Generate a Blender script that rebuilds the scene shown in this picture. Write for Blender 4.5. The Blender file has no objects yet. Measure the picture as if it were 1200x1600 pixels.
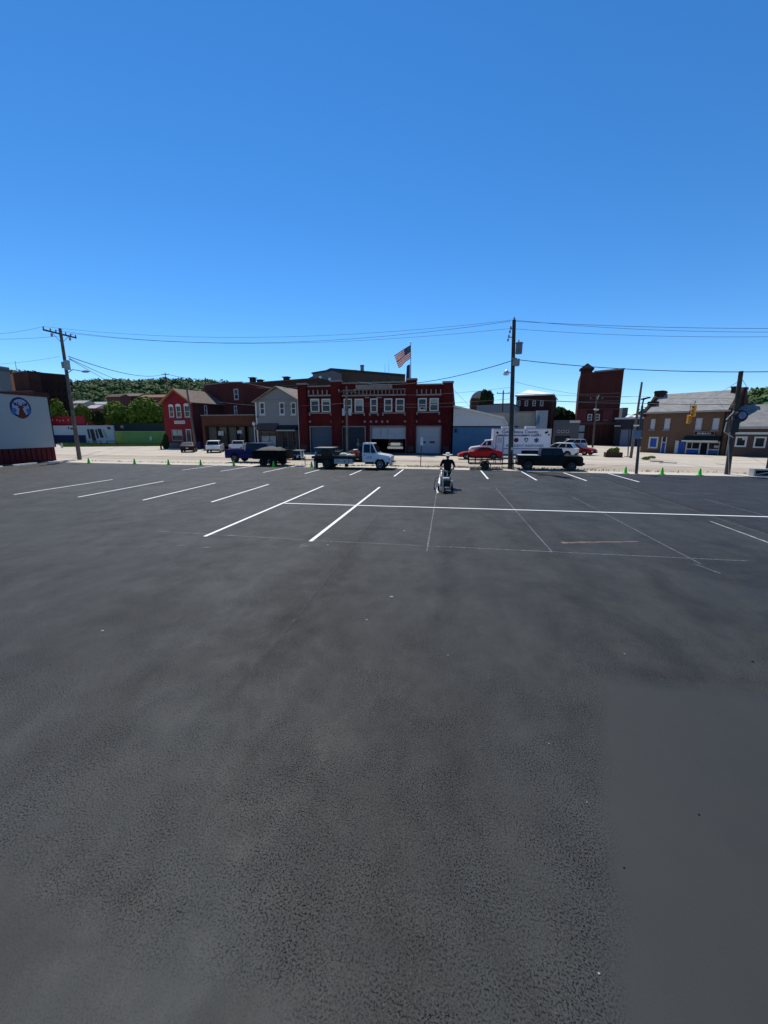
import bpy, bmesh, math, random
from mathutils import Vector, Matrix
random.seed(7)
sc = bpy.context.scene
col = sc.collection
R = math.radians
# ------------------------------------------------------------------ camera
CAM_H, PITCH, YAW, FPX = 2.95, R(11.4875), R(9.3349), 620.0
cam_d = bpy.data.cameras.new('camera'); cam = bpy.data.objects.new('camera', cam_d); col.objects.link(cam)
cam.location = (0, 0, CAM_H); cam.rotation_euler = (math.pi / 2 - PITCH, 0, YAW)
cam_d.sensor_fit = 'VERTICAL'; cam_d.sensor_height = 24.0; cam_d.lens = FPX / 1600 * 24.0
cam_d.clip_start = 0.1; cam_d.clip_end = 6000
sc.camera = cam
sc.render.resolution_x, sc.render.resolution_y = 768, 1024
# ------------------------------------------------------------------ light
SUN_EL, SUN_AZ = R(57), R(-27)          # azimuth from +Y towards +X
w = bpy.data.worlds.new('World'); sc.world = w; w.use_nodes = True
nt = w.node_tree; nt.nodes.clear()
wo = nt.nodes.new('ShaderNodeOutputWorld'); bg = nt.nodes.new('ShaderNodeBackground')
sky = nt.nodes.new('ShaderNodeTexSky'); sky.sky_type = 'NISHITA'; sky.sun_disc = False
sky.sun_elevation = SUN_EL; sky.sun_rotation = SUN_AZ
sky.altitude = 3000; sky.air_density = 1.28; sky.dust_density = 0.0; sky.ozone_density = 7.0
hs = nt.nodes.new('ShaderNodeHueSaturation'); hs.inputs['Saturation'].default_value = 1.20; hs.inputs['Hue'].default_value = 0.4995
nt.links.new(sky.outputs[0], hs.inputs['Color']); nt.links.new(hs.outputs[0], bg.inputs[0])
bg.inputs[1].default_value = 0.15
nt.links.new(bg.outputs[0], wo.inputs[0])
sd = bpy.data.lights.new('sun', 'SUN'); sd.energy = 4.9; sd.angle = R(0.53); sd.color = (1.0, 0.93, 0.82)
sun = bpy.data.objects.new('sun', sd); col.objects.link(sun)
sdir = Vector((math.sin(SUN_AZ) * math.cos(SUN_EL), math.cos(SUN_AZ) * math.cos(SUN_EL), math.sin(SUN_EL)))
sun.rotation_euler = sdir.to_track_quat('Z', 'Y').to_euler(); sun.location = (0, 0, 60)
sc.view_settings.view_transform = 'Standard'; sc.view_settings.look = 'None'
sc.view_settings.gamma = 1; sc.view_settings.exposure = 0.0; sc.view_settings.use_curve_mapping = False
# ------------------------------------------------------------------ survey helpers: photograph pixel -> point of the real place
_f = Vector((-math.sin(YAW) * math.cos(PITCH), math.cos(YAW) * math.cos(PITCH), -math.sin(PITCH)))
_r = Vector((math.cos(YAW), math.sin(YAW), 0)); _u = _r.cross(_f)
_C = Vector((0, 0, CAM_H))
def ray(px, py): return _f + _r * ((px - 600) / FPX) - _u * ((py - 800) / FPX)
def G(px, py, z=0.0):
    d = ray(px, py); return _C + d * ((z - CAM_H) / d.z)
def AY(px, py, Y):
    d = ray(px, py); return _C + d * (Y / d.y)
# ------------------------------------------------------------------ object helpers
def tag(o, label=None, cat=None, group=None, kind=None):
    if label: o['label'] = label
    if cat: o['category'] = cat
    if group: o['group'] = group
    if kind: o['kind'] = kind
    return o
def empty(name, loc=(0, 0, 0), rz=0.0, label=None, cat=None, group=None):
    o = bpy.data.objects.new(name, None); col.objects.link(o)
    o.empty_display_size = 0.3
    o.location = loc; o.rotation_euler = (0, 0, rz)
    return tag(o, label, cat, group)
KIDS = {}
def link(o, parent):
    col.objects.link(o)
    if parent is not None:
        o.parent = parent; KIDS.setdefault(parent.name, []).append(o)
def copy_tree(o, parent=None):
    c = o.copy(); link(c, parent)
    for ch in list(KIDS.get(o.name, [])): copy_tree(ch, c)
    return c
class MB:
    def __init__(s): s.v = []; s.f = []
    def add(s, vs, fs):
        n = len(s.v); s.v += [tuple(p) for p in vs]; s.f += [tuple(i + n for i in f) for f in fs]; return s
    def box(s, x0, x1, y0, y1, z0, z1):
        return s.add([(x0,y0,z0),(x1,y0,z0),(x1,y1,z0),(x0,y1,z0),(x0,y0,z1),(x1,y0,z1),(x1,y1,z1),(x0,y1,z1)],
                     [(0,3,2,1),(4,5,6,7),(0,1,5,4),(1,2,6,5),(2,3,7,6),(3,0,4,7)])
    def quad(s, a, b, c, d): return s.add([a, b, c, d], [(0, 1, 2, 3)])
    def prism(s, poly, y0, y1, axis='y'):
        # polygon in (x,z) extruded along y, or in (y,z) extruded along x, or (x,y) along z
        n = len(poly)
        def P(a, b, c): return (a, c, b) if axis == 'y' else ((c, a, b) if axis == 'x' else (a, b, c))
        vs = [P(a, b, y0) for a, b in poly] + [P(a, b, y1) for a, b in poly]
        fs = [tuple(range(n)), tuple(range(2 * n - 1, n - 1, -1))]
        fs += [(i, i + n, (i + 1) % n + n, (i + 1) % n) for i in range(n)]
        return s.add(vs, fs)
    def tube(s, p0, p1, r0, r1=None, n=8, caps=True):
        r1 = r0 if r1 is None else r1
        p0, p1 = Vector(p0), Vector(p1); d = (p1 - p0).normalized()
        a = d.cross(Vector((0, 0, 1)) if abs(d.z) < 0.95 else Vector((1, 0, 0))).normalized(); b = d.cross(a)
        vs = []
        for p, r in ((p0, r0), (p1, r1)):
            for i in range(n):
                t = 2 * math.pi * i / n; vs.append(p + a * (r * math.cos(t)) + b * (r * math.sin(t)))
        fs = [(i, (i + 1) % n, (i + 1) % n + n, i + n) for i in range(n)]
        if caps: fs += [tuple(range(n - 1, -1, -1)), tuple(range(n, 2 * n))]
        return s.add(vs, fs)
    def path(s, pts, r, n=6):
        for i in range(len(pts) - 1): s.tube(pts[i], pts[i + 1], r, r, n, True)
        return s
    def cyl(s, c, r, h, n=16, r1=None): c = Vector(c); return s.tube(c, c + Vector((0, 0, h)), r, r1, n)
    def lathe(s, prof, c=(0, 0, 0), n=16, axis='z'):
        m = len(prof); vs = []
        for r, h in prof:
            for i in range(n):
                t = 2 * math.pi * i / n; x, y = r * math.cos(t), r * math.sin(t)
                p = (x, y, h) if axis == 'z' else ((x, h, y) if axis == 'y' else (h, x, y))
                vs.append((p[0] + c[0], p[1] + c[1], p[2] + c[2]))
        fs = [(j * n + i, j * n + (i + 1) % n, (j + 1) * n + (i + 1) % n, (j + 1) * n + i) for j in range(m - 1) for i in range(n)]
        fs += [tuple(range(n)), tuple(range(m * n - 1, (m - 1) * n - 1, -1))]
        return s.add(vs, fs)
    def ell(s, c, rad, n=12, m=8):
        prof = []
        vs = []; fs = []
        for j in range(m + 1):
            ph = math.pi * j / m
            for i in range(n):
                t = 2 * math.pi * i / n
                vs.append((c[0] + rad[0] * math.sin(ph) * math.cos(t), c[1] + rad[1] * math.sin(ph) * math.sin(t), c[2] + rad[2] * math.cos(ph)))
        for j in range(m):
            for i in range(n):
                fs.append((j * n + i, (j + 1) * n + i, (j + 1) * n + (i + 1) % n, j * n + (i + 1) % n))
        return s.add(vs, fs)
    def xf(s, M, start=0):
        for i in range(start, len(s.v)): s.v[i] = tuple(M @ Vector(s.v[i]))
        return s
    def build(s, name, mat, parent=None, smooth=False, bevel=0.0, label=None, cat=None, group=None, kind=None, fix=True):
        me = bpy.data.meshes.new(name); me.from_pydata(s.v, [], s.f)
        if fix:
            bm = bmesh.new(); bm.from_mesh(me)
            bmesh.ops.recalc_face_normals(bm, faces=bm.faces)
            if bevel > 0:
                bmesh.ops.remove_doubles(bm, verts=bm.verts, dist=1e-5)
                es = [e for e in bm.edges if len(e.link_faces) == 2 and e.calc_face_angle(0) > R(28)]
                bmesh.ops.bevel(bm, geom=es, offset=bevel, segments=2, affect='EDGES', profile=0.6, clamp_overlap=True)
            bm.to_mesh(me); bm.free()
        me.materials.append(mat)
        if smooth:
            me.shade_smooth()
            try: me.set_sharp_from_angle(angle=R(40))
            except Exception: pass
        me.update()
        o = bpy.data.objects.new(name, me); link(o, parent)
        return tag(o, label, cat, group, kind)
# ------------------------------------------------------------------ materials
MATS = {}
def newmat(name):
    m = bpy.data.materials.new(name); m.use_nodes = True; n = m.node_tree
    b = n.nodes['Principled BSDF']; return m, n, b
def mixc(n, fac, a, b, t='MIX'):
    x = n.nodes.new('ShaderNodeMix'); x.data_type = 'RGBA'; x.blend_type = t
    for i, v in ((0, fac), (6, a), (7, b)):
        if hasattr(v, 'is_linked') or isinstance(v, bpy.types.NodeSocket): n.links.new(v, x.inputs[i])
        elif i == 0: x.inputs[0].default_value = v
        else: x.inputs[i].default_value = (v[0], v[1], v[2], 1)
    return x.outputs[2]
def noise(n, co, scale, detail=3, rough=0.55, dist=0.0):
    x = n.nodes.new('ShaderNodeTexNoise'); x.inputs['Scale'].default_value = scale
    x.inputs['Detail'].default_value = detail; x.inputs['Roughness'].default_value = rough
    x.inputs['Distortion'].default_value = dist
    if co is not None: n.links.new(co, x.inputs['Vector'])
    return x.outputs[0]
def ramp(n, src, stops):
    x = n.nodes.new('ShaderNodeValToRGB'); cr = x.color_ramp
    while len(cr.elements) < len(stops): cr.elements.new(0.5)
    for e, (p, c) in zip(cr.elements, stops):
        e.position = p; e.color = (c, c, c, 1) if isinstance(c, (int, float)) else (c[0], c[1], c[2], 1)
    n.links.new(src, x.inputs[0]); return x.outputs[0]
def math_(n, op, a, b=0.0, clamp=False):
    x = n.nodes.new('ShaderNodeMath'); x.operation = op; x.use_clamp = clamp
    for i, v in enumerate((a, b)):
        if isinstance(v, bpy.types.NodeSocket): n.links.new(v, x.inputs[i])
        else: x.inputs[i].default_value = v
    return x.outputs[0]
def coord(n, kind='Object', scale=(1, 1, 1), rot=(0, 0, 0), loc=(0, 0, 0)):
    t = n.nodes.new('ShaderNodeTexCoord'); m = n.nodes.new('ShaderNodeMapping')
    m.inputs['Scale'].default_value = scale; m.inputs['Rotation'].default_value = rot; m.inputs['Location'].default_value = loc
    n.links.new(t.outputs[kind], m.inputs['Vector']); return m.outputs[0]
def bump(n, b, h, strength=0.3, dist=0.01):
    x = n.nodes.new('ShaderNodeBump'); x.inputs['Strength'].default_value = strength; x.inputs['Distance'].default_value = dist
    n.links.new(h, x.inputs['Height']); n.links.new(x.outputs[0], b.inputs['Normal'])
def flat(name, c, rough=0.6, metal=0.0, var=0.12, scale=3.0, spec=0.16, coat=0.0, grime=0.0):
    """plain painted / cloth / metal surface with a little uneven wear"""
    if name in MATS: return MATS[name]
    m, n, b = newmat(name)
    co = coord(n); f = noise(n, co, scale, 5, 0.6)
    k = 1 - var; hi = 1 + var
    cc = mixc(n, ramp(n, f, [(0.3, 0.0), (0.7, 1.0)]), (c[0]*k, c[1]*k, c[2]*k), (min(1,c[0]*hi), min(1,c[1]*hi), min(1,c[2]*hi)))
    if grime > 0:
        g = noise(n, co, scale * 2.7, 6, 0.7)
        cc = mixc(n, math_(n, 'MULTIPLY', ramp(n, g, [(0.48, 0.0), (0.75, 1.0)]), grime), cc, (0.06, 0.05, 0.04))
    n.links.new(cc, b.inputs['Base Color'])
    b.inputs['Roughness'].default_value = rough; b.inputs['Metallic'].default_value = metal
    b.inputs['Specular IOR Level'].default_value = 0.5 if (metal > 0.2 or rough < 0.3 or coat > 0) else spec; b.inputs['Coat Weight'].default_value = coat
    b.inputs['Coat Roughness'].default_value = 0.08
    MATS[name] = m; return m
def glass(name, c=(0.012, 0.016, 0.02), rough=0.06):
    if name in MATS: return MATS[name]
    m, n, b = newmat(name)
    b.inputs['Base Color'].default_value = (*c, 1); b.inputs['Roughness'].default_value = rough
    b.inputs['Specular IOR Level'].default_value = 0.28
    h = noise(n, coord(n), 1.3, 2); bump(n, b, h, 0.08, 0.03)
    MATS[name] = m; return m
def brick(name, c1, c2, mortar, soot=0.35, vertical=True):
    """brick courses in object space: faces turned to x use y/z, faces turned to y use x/z"""
    if name in MATS: return MATS[name]
    m, n, b = newmat(name)
    t = n.nodes.new('ShaderNodeTexCoord'); sp = n.nodes.new('ShaderNodeSeparateXYZ'); n.links.new(t.outputs['Object'], sp.inputs[0])
    cb = n.nodes.new('ShaderNodeCombineXYZ')
    n.links.new(math_(n, 'ADD', sp.outputs[0], sp.outputs[1]), cb.inputs[0]); n.links.new(sp.outputs[2], cb.inputs[1])
    br = n.nodes.new('ShaderNodeTexBrick'); n.links.new(cb.outputs[0], br.inputs['Vector'])
    br.inputs['Color1'].default_value = (*c1, 1); br.inputs['Color2'].default_value = (*c2, 1); br.inputs['Mortar'].default_value = (*mortar, 1)
    br.inputs['Scale'].default_value = 1.0; br.inputs['Brick Width'].default_value = 0.22; br.inputs['Row Height'].default_value = 0.075
    br.inputs['Mortar Size'].default_value = 0.006; br.inputs['Bias'].default_value = -0.1
    f = noise(n, t.outputs['Object'], 0.35, 6, 0.65)
    c = mixc(n, math_(n, 'MULTIPLY', ramp(n, f, [(0.35, 0.0), (0.7, 1.0)]), soot), br.outputs[0], (c1[0]*0.3, c1[1]*0.35, c1[2]*0.4))
    co2 = coord(n, 'Object', (1.5, 1.5, 0.12)); f2 = noise(n, co2, 1.5, 5, 0.7)
    c = mixc(n, math_(n, 'MULTIPLY', ramp(n, f2, [(0.55, 0.0), (0.75, 1.0)]), soot * 0.6), c, (min(1,c2[0]*1.7+.02), min(1,c2[1]*1.9+.02), min(1,c2[2]*1.9+.02)))
    n.links.new(c, b.inputs['Base Color']); b.inputs['Roughness'].default_value = 0.9
    b.inputs['Specular IOR Level'].default_value = 0.08
    bump(n, b, math_(n, 'SUBTRACT', 1.0, br.outputs['Fac']), 0.4, 0.01)
    MATS[name] = m; return m
# ================================================================== GROUND
XLK, XLC = 0.12, 1.50
def asphalt_mat(name, base, dark, seal=False, smooth_patch=False):
    m, n, b = newmat(name)
    t = n.nodes.new('ShaderNodeTexCoord'); P = t.outputs['Object']
    big = noise(n, coord(n, 'Object', (1, 0.62, 1), (0, 0, R(12))), 0.5, 7, 0.68, 0.3)
    mid = noise(n, coord(n, 'Object', (1, 0.85, 1), (0, 0, R(-20))), 1.9, 7, 0.7, 0.2)
    streak = noise(n, coord(n, 'Object', (2.6, 0.22, 1), (0, 0, R(4))), 1.0, 6, 0.7, 0.3)
    fine = noise(n, P, 62, 3, 0.6)
    vor = n.nodes.new('ShaderNodeTexVoronoi'); vor.inputs['Scale'].default_value = 78; n.links.new(P, vor.inputs['Vector'])
    grit = noise(n, P, 135, 2, 0.6)
    pits = ramp(n, noise(n, P, 76, 4, 0.78), [(0.45, 1.0), (0.482, 0.0)])
    c = mixc(n, ramp(n, big, [(0.38, 0.0), (0.60, 1.0)]), dark, base)
    c = mixc(n, math_(n, 'MULTIPLY', ramp(n, mid, [(0.42, 0.0), (0.66, 1.0)]), 0.5), c, (base[0]*1.3, base[1]*1.3, base[2]*1.3))
    c = mixc(n, math_(n, 'MULTIPLY', ramp(n, streak, [(0.5, 0.0), (0.72, 1.0)]), 0.30), c, (dark[0]*0.72, dark[1]*0.72, dark[2]*0.72))
    tint = noise(n, P, 0.22, 3, 0.5)
    blot = noise(n, coord(n, 'Object', (1, .7, 1), (0, 0, R(35)), (7.3, 2.1, 0)), 0.75, 6, 0.62, 0.8)
    c = mixc(n, math_(n, 'MULTIPLY', ramp(n, blot, [(0.50, 0.0), (0.66, 1.0)]), 0.55), c, (dark[0]*0.6, dark[1]*0.6, dark[2]*0.6))
    c = mixc(n, math_(n, 'MULTIPLY', ramp(n, tint, [(0.5, 0.0), (0.68, 1.0)]), 0.22), c, (base[0]*1.16, base[1]*1.04, base[2]*1.02))
    rubm = ramp(n, noise(n, P, 1.3, 5, 0.7), [(0.36, 0.45), (0.6, 1.0)])
    if smooth_patch:
        sx = n.nodes.new('ShaderNodeSeparateXYZ'); n.links.new(P, sx.inputs[0])
        wv = math_(n, 'MULTIPLY', math_(n, 'SUBTRACT', noise(n, P, 1.1, 4, 0.6), 0.5), 0.5)
        for x0, wd, ya, yb, k in ((-2.35, 0.32, 3.2, 13.5, 1.0), (-2.1, 0.75, 3.6, 9.5, 0.6), (0.03, 0.18, 5.6, 12.5, 0.9), (-0.35, 0.9, 1.5, 6.5, 0.6), (-5.4, 0.5, 3.0, 11.0, 0.5), (-3.2, 0.45, 2.6, 7.0, 0.5), (4.4, 0.5, 4.0, 12.0, 0.2)):
            # tyre and drip stains that run the length of the lanes
            dx = math_(n, 'ABSOLUTE', math_(n, 'SUBTRACT', math_(n, 'ADD', sx.outputs[0], wv), x0))
            a = ramp(n, math_(n, 'DIVIDE', dx, wd * 2), [(0.0, 1.0), (0.9, 0.0)])
            f = math_(n, 'MULTIPLY', ramp(n, math_(n, 'DIVIDE', math_(n, 'SUBTRACT', sx.outputs[1], ya), 2.5), [(0, 0.0), (1, 1.0)]), ramp(n, math_(n, 'DIVIDE', math_(n, 'SUBTRACT', yb, sx.outputs[1]), 2.5), [(0, 0.0), (1, 1.0)]))
            c = mixc(n, math_(n, 'MULTIPLY', math_(n, 'MULTIPLY', a, f), math_(n, 'MULTIPLY', ramp(n, mid, [(0.3, 0.5), (0.7, 1.0)]), k)), c, (dark[0]*0.45, dark[1]*0.45, dark[2]*0.45))
        # a smoother sealed area at the near right and near left of the lot, with a wavering edge
        sp = n.nodes.new('ShaderNodeSeparateXYZ'); n.links.new(P, sp.inputs[0])
        wav = math_(n, 'MULTIPLY', math_(n, 'SUBTRACT', noise(n, P, 2.6, 5, 0.65), 0.5), 0.42)
        xe = math_(n, 'SUBTRACT', math_(n, 'ADD', sp.outputs[0], wav), math_(n, 'MULTIPLY', sp.outputs[1], 0.31))
        m1 = ramp(n, math_(n, 'DIVIDE', math_(n, 'SUBTRACT', xe, 0.33), 0.22), [(0.0, 0.0), (0.9, 1.0)])
        ye = math_(n, 'ADD', sp.outputs[1], wav)
        m2 = ramp(n, math_(n, 'DIVIDE', math_(n, 'SUBTRACT', 4.95, ye), 0.45), [(0.0, 0.0), (0.9, 1.0)])
        mr = math_(n, 'MULTIPLY', m1, m2)
        xl = math_(n, 'ADD', math_(n, 'ADD', sp.outputs[1], wav), math_(n, 'MULTIPLY', sp.outputs[0], XLK))
        ml = ramp(n, math_(n, 'DIVIDE', math_(n, 'SUBTRACT', XLC, xl), 0.3), [(0.0, 0.0), (0.9, 1.0)])
        sm = math_(n, 'MAXIMUM', mr, math_(n, 'MULTIPLY', ml, 0.85))
        c = mixc(n, math_(n, 'MULTIPLY', mr, 0.85), c, (base[0]*0.74, base[1]*0.76, base[2]*0.77))
        rubm = math_(n, 'MULTIPLY', rubm, math_(n, 'SUBTRACT', 1.0, math_(n, 'MULTIPLY', sm, 0.93)))
    pf = math_(n, 'MULTIPLY', pits, math_(n, 'MULTIPLY', rubm, 0.98))
    c = mixc(n, pf, c, (dark[0]*0.16, dark[1]*0.16, dark[2]*0.17))
    gl = math_(n, 'MULTIPLY', ramp(n, fine, [(0.54, 0.0), (0.66, 1.0)]), math_(n, 'MULTIPLY', rubm, 0.5))
    c = mixc(n, gl, c, (base[0]*1.75, base[1]*1.75, base[2]*1.75))
    n.links.new(c, b.inputs['Base Color'])
    n.links.new(ramp(n, mid, [(0.3, 0.58), (0.7, 0.78)]), b.inputs['Roughness'])
    n.links.new(math_(n, 'MULTIPLY', math_(n, 'SUBTRACT', 1.0, math_(n, 'MULTIPLY', pf, 0.9)), 0.27), b.inputs['Specular IOR Level'])
    h = math_(n, 'ADD', math_(n, 'MULTIPLY', fine, 1.0), math_(n, 'ADD', math_(n, 'MULTIPLY', vor.outputs[0], -0.6), math_(n, 'MULTIPLY', grit, 0.45)))
    h = math_(n, 'MULTIPLY', h, rubm)
    bump(n, b, h, 0.5, 0.006)
    return m
def ground_mat(name, c1, c2, streak=0.5, rz=0.0, grain=22):
    m, n, b = newmat(name)
    P = coord(n)
    a = noise(n, P, 0.25, 6, 0.65)
    s = noise(n, coord(n, 'Object', (0.05, 0.9, 1), (0, 0, rz)), 1.0, 5, 0.7)
    c = mixc(n, ramp(n, a, [(0.35, 0.0), (0.65, 1.0)]), c1, c2)
    c = mixc(n, math_(n, 'MULTIPLY', ramp(n, s, [(0.45, 0.0), (0.7, 1.0)]), streak), c, (c1[0]*0.55, c1[1]*0.53, c1[2]*0.52))
    cr = noise(n, coord(n, 'Object', (1, 1, 1)), 1.4, 8, 0.75, 1.0)
    c = mixc(n, math_(n, 'MULTIPLY', ramp(n, cr, [(0.56, 0.0), (0.68, 1.0)]), 0.3), c, (c1[0]*0.4, c1[1]*0.4, c1[2]*0.38))
    n.links.new(c, b.inputs['Base Color']); b.inputs['Roughness'].default_value = 0.92
    b.inputs['Specular IOR Level'].default_value = 0.2
    bump(n, b, noise(n, P, grain, 4), 0.4, 0.01)
    return m
LOT = asphalt_mat('lot_asphalt', (0.0405, 0.0435, 0.0415), (0.0165, 0.0172, 0.0168), smooth_patch=True)
LOT2 = asphalt_mat('lot_asphalt_newer', (0.030, 0.032, 0.035), (0.020, 0.0212, 0.023))
STREET = ground_mat('street_worn', (0.43, 0.385, 0.31), (0.54, 0.485, 0.395), 0.4, R(1.5))
EARTH = ground_mat('far_ground', (0.20, 0.18, 0.15), (0.26, 0.23, 0.19), 0.3)
WALK = ground_mat('sidewalk_concrete', (0.46, 0.42, 0.37), (0.58, 0.54, 0.48), 0.25)
VERGE = ground_mat('dry_verge', (0.42, 0.36, 0.24), (0.50, 0.44, 0.32), 0.2, 0, 30)
KERB = flat('kerb_concrete', (0.46, 0.43, 0.39), 0.9, var=0.15, scale=2)
KERBR = flat('kerb_reddish', (0.36, 0.25, 0.21), 0.9, var=0.2, scale=2)
PAINT = None
def paint_mat(name, c, wear=0.25, alpha_noise=None):
    m, n, b = newmat(name); P = coord(n)
    f = noise(n, P, 55, 4, 0.7)
    cc = mixc(n, math_(n, 'MULTIPLY', ramp(n, f, [(0.55, 0.0), (0.7, 1.0)]), wear), c, (0.10, 0.10, 0.10))
    n.links.new(cc, b.inputs['Base Color']); b.inputs['Roughness'].default_value = 0.75
    if alpha_noise:
        a = noise(n, P, alpha_noise[0], 5, 0.8)
        n.links.new(ramp(n, a, [(alpha_noise[1], 0.0), (alpha_noise[2], alpha_noise[3])]), b.inputs['Alpha'])
    return m
PAINT = paint_mat('white_paint', (0.78, 0.78, 0.76), 0.45)
OLDP = paint_mat('old_white_paint', (0.50, 0.49, 0.47), 0.6, (9, 0.3, 0.6, 0.85))
CHALK = paint_mat('chalk_line', (0.55, 0.55, 0.53), 0.3, (22, 0.42, 0.66, 0.6))
ORNG = paint_mat('orange_spray', (0.66, 0.40, 0.35), 0.1, (5, 0.36, 0.74, 0.5))
def sheet(name, pts, z, mat, parent=None, sub=0):
    mb = MB(); mb.add([(p[0], p[1], z) for p in pts], [tuple(range(len(pts)))])
    o = mb.build(name, mat, parent, fix=False)
    if parent is None: tag(o, kind='structure')
    if o.data.polygons[0].normal.z < 0: o.data.flip_normals()
    return o
sheet('ground', [(-1500, -300), (1500, -300), (1500, 3000), (-1500, 3000)], -0.03, EARTH)
# the lot: its far edge follows the sidewalk, a kerb step down to the pavement is too low to see
edge_px = [(90, 722), (140, 723.5), (265, 726), (370, 728), (490, 730.5), (600, 732), (700, 733.8), (797, 736), (900, 738.6), (994, 741), (1135, 744), (1200, 746)]
edge = [G(*p) for p in edge_px]
lot_pts = [(-60, -25), (45, -25), (45, edge[-1].y - 0.5)] + [(p.x, p.y) for p in reversed(edge)] + [(-38.6, 33.6), (-39.3, 28.0), (-60, 26)]
lot = sheet('parking_lot', lot_pts, 0.0, LOT)
SE = [(9.75, 31.2), (9.3, 12.9), (9.0, 4.0), (8.9, -20), (44.9, -20), (44.9, edge[-1].y - 0.6), (edge[-2].x, edge[-2].y - 0.15), (edge[-3].x, edge[-3].y - 0.15)]
sheet('newer_asphalt', SE, 0.004, LOT2)
# long dark paving joints
JOINT = flat('asphalt_joint', (0.020, 0.020, 0.021), 0.9, var=0.3, scale=8)
def strip(name, p0, p1, wd, z, mat, parent=lot, jit=0.0, n=1, w1=None):
    p0, p1 = Vector((p0[0], p0[1], 0)), Vector((p1[0], p1[1], 0)); d = (p1 - p0).normalized(); s = Vector((-d.y, d.x, 0))
    w1 = wd if w1 is None else w1
    mb = MB(); L, Rr = [], []
    for i in range(n + 1):
        t = i / n; c = p0.lerp(p1, t) + s * random.uniform(-jit, jit); ww = wd * (1 - t) + w1 * t
        ww *= 1 + (random.uniform(-0.3, 0.3) if jit else 0)
        L.append(c + s * ww / 2); Rr.append(c - s * ww / 2)
    for i in range(n):
        mb.quad((L[i].x, L[i].y, z), (Rr[i].x, Rr[i].y, z), (Rr[i+1].x, Rr[i+1].y, z), (L[i+1].x, L[i+1].y, z))
    o = mb.build(name, mat, parent, fix=False)
    for p in o.data.polygons:
        if p.normal.z < 0: o.data.flip_normals(); break
    return o
JM = paint_mat('joint_dark', (0.018, 0.018, 0.019), 0.0, (5, 0.30, 0.62, 0.8))  # dark tone of the paving joints themselves
strip('paving_joint', (-2.46, 13.5), (-2.34, 4.6), 0.05, 0.0035, JM, jit=0.012, n=24)
strip('paving_joint', (9.52, 31), (9.0, 4.0), 0.10, 0.0065, paint_mat('joint_pale', (0.16, 0.155, 0.15), 0, (4, 0.42, 0.72, 0.6)), jit=0.02, n=30)
strip('paving_joint', (9.85, 31), (9.35, 4.0), 0.30, 0.0055, JM, jit=0.02, n=30)
# white bay lines
WL = 0.11
bays = [((-20.37, 15.54), (-20.72, 21.6)), ((-16.69, 15.4), (-16.98, 21.35)), ((-13.16, 15.15), (-13.42, 21.1)), ((-9.93, 15.2), (-10.08, 21.0)),
        ((-6.84, 10.0), (-6.82, 20.9)), ((-3.68, 10.0), (-3.67, 20.9)),
        ((-20.4, 27.8), (-20.2, 32.6)), ((-17.0, 27.5), (-16.75, 32.4)), ((-13.42, 27.2), (-13.38, 32.0)), ((-10.12, 26.9), (-10.02, 31.7)),
        ((-6.74, 26.5), (-6.68, 31.5)), ((-3.62, 26.2), (-3.58, 31.2)), ((2.43, 25.7), (2.39, 31.2)), ((5.32, 25.5), (5.33, 31.0)),
        ((8.26, 25.7), (8.2, 30.6)), ((11.15, 25.6), (11.19, 30.6))]
for a, b_ in bays: strip('bay_line', a, b_, WL, 0.0085, PAINT)
strip('bay_line', (-0.55, 19.25), (-0.60, 31.1), WL, 0.0085, PAINT)
strip('cross_line', (-6.74, 15.40), (40, 15.98), WL, 0.0125, PAINT)
for a, b_ in [((-0.57, 19.0), (-0.49, 9.58)), ((2.46, 21.5), (2.59, 10.0)), ((5.6, 19.2), (5.68, 9.6)), ((8.65, 14.6), (8.56, 10.0)), ((-3.71, 10.08), (6.9, 10.03)),
              ((-8.5, 10.3), (-3.9, 10.12)), ((-3.41, 20.76), (12.5, 21.1)), ((-6.6, 15.5), (-9.9, 15.3)), ((5.55, 9.6), (5.72, 9.0)), ((11.2, 19.5), (11.1, 14.0))]:
    strip('chalk_line', a, b_, 0.030, 0.0105, CHALK, jit=0.006, n=12)
strip('bay_line', (8.66, 14.5), (8.52, 10.9), 0.06, 0.0085, OLDP)
for a, b_, ww in [((3.05, 10.95), (5.15, 11.42), 0.17), (G(280, 853), G(291, 852.5), 0.07), (G(316, 856), G(329, 855.5), 0.08), (G(468, 854.5), G(482, 853), 0.10),
                  (G(470, 851), G(480, 850.5), 0.05), (G(858, 864), G(872, 868), 0.04)]:
    strip('orange_mark', (a[0], a[1]), (b_[0], b_[1]), ww, 0.0095, ORNG, jit=0.02, n=8, w1=ww * 0.5)
SPK = flat('pale_speck', (0.34, 0.33, 0.31), 0.8)
DSP = flat('dark_speck', (0.012, 0.012, 0.012), 0.8)
for (x, y, r, mt) in [(936, 1522, .006, SPK), (160, 986, .02, SPK), (612, 933, .03, SPK), (917, 1254, .005, SPK), (858, 1162, .006, SPK), (976, 1022, .008, SPK), (1092, 1273, .007, DSP),
                   (573, 969, .015, SPK), (512, 852, .03, SPK), (1176, 1034, .015, DSP), (975, 1356, .006, DSP), (632, 830, .035, SPK), (700, 1024, .008, SPK)]:
    g = G(x, y); mb = MB(); mb.ell((g.x, g.y, 0.004), (r * 1.3, r, r * 0.5), 7, 4); mb.build('gravel_bit', mt, lot)
sheet('station_shade_strip', [(-18.5, 50.6), (6.5, 50.0), (6.8, 54.55), (-18.6, 55.15)], 0.004, ground_mat('shade_strip_dark', (0.085, 0.08, 0.075), (0.12, 0.11, 0.10), 0.3))  # darker sheet laid where the station's shadow falls, its shade painted in
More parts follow.
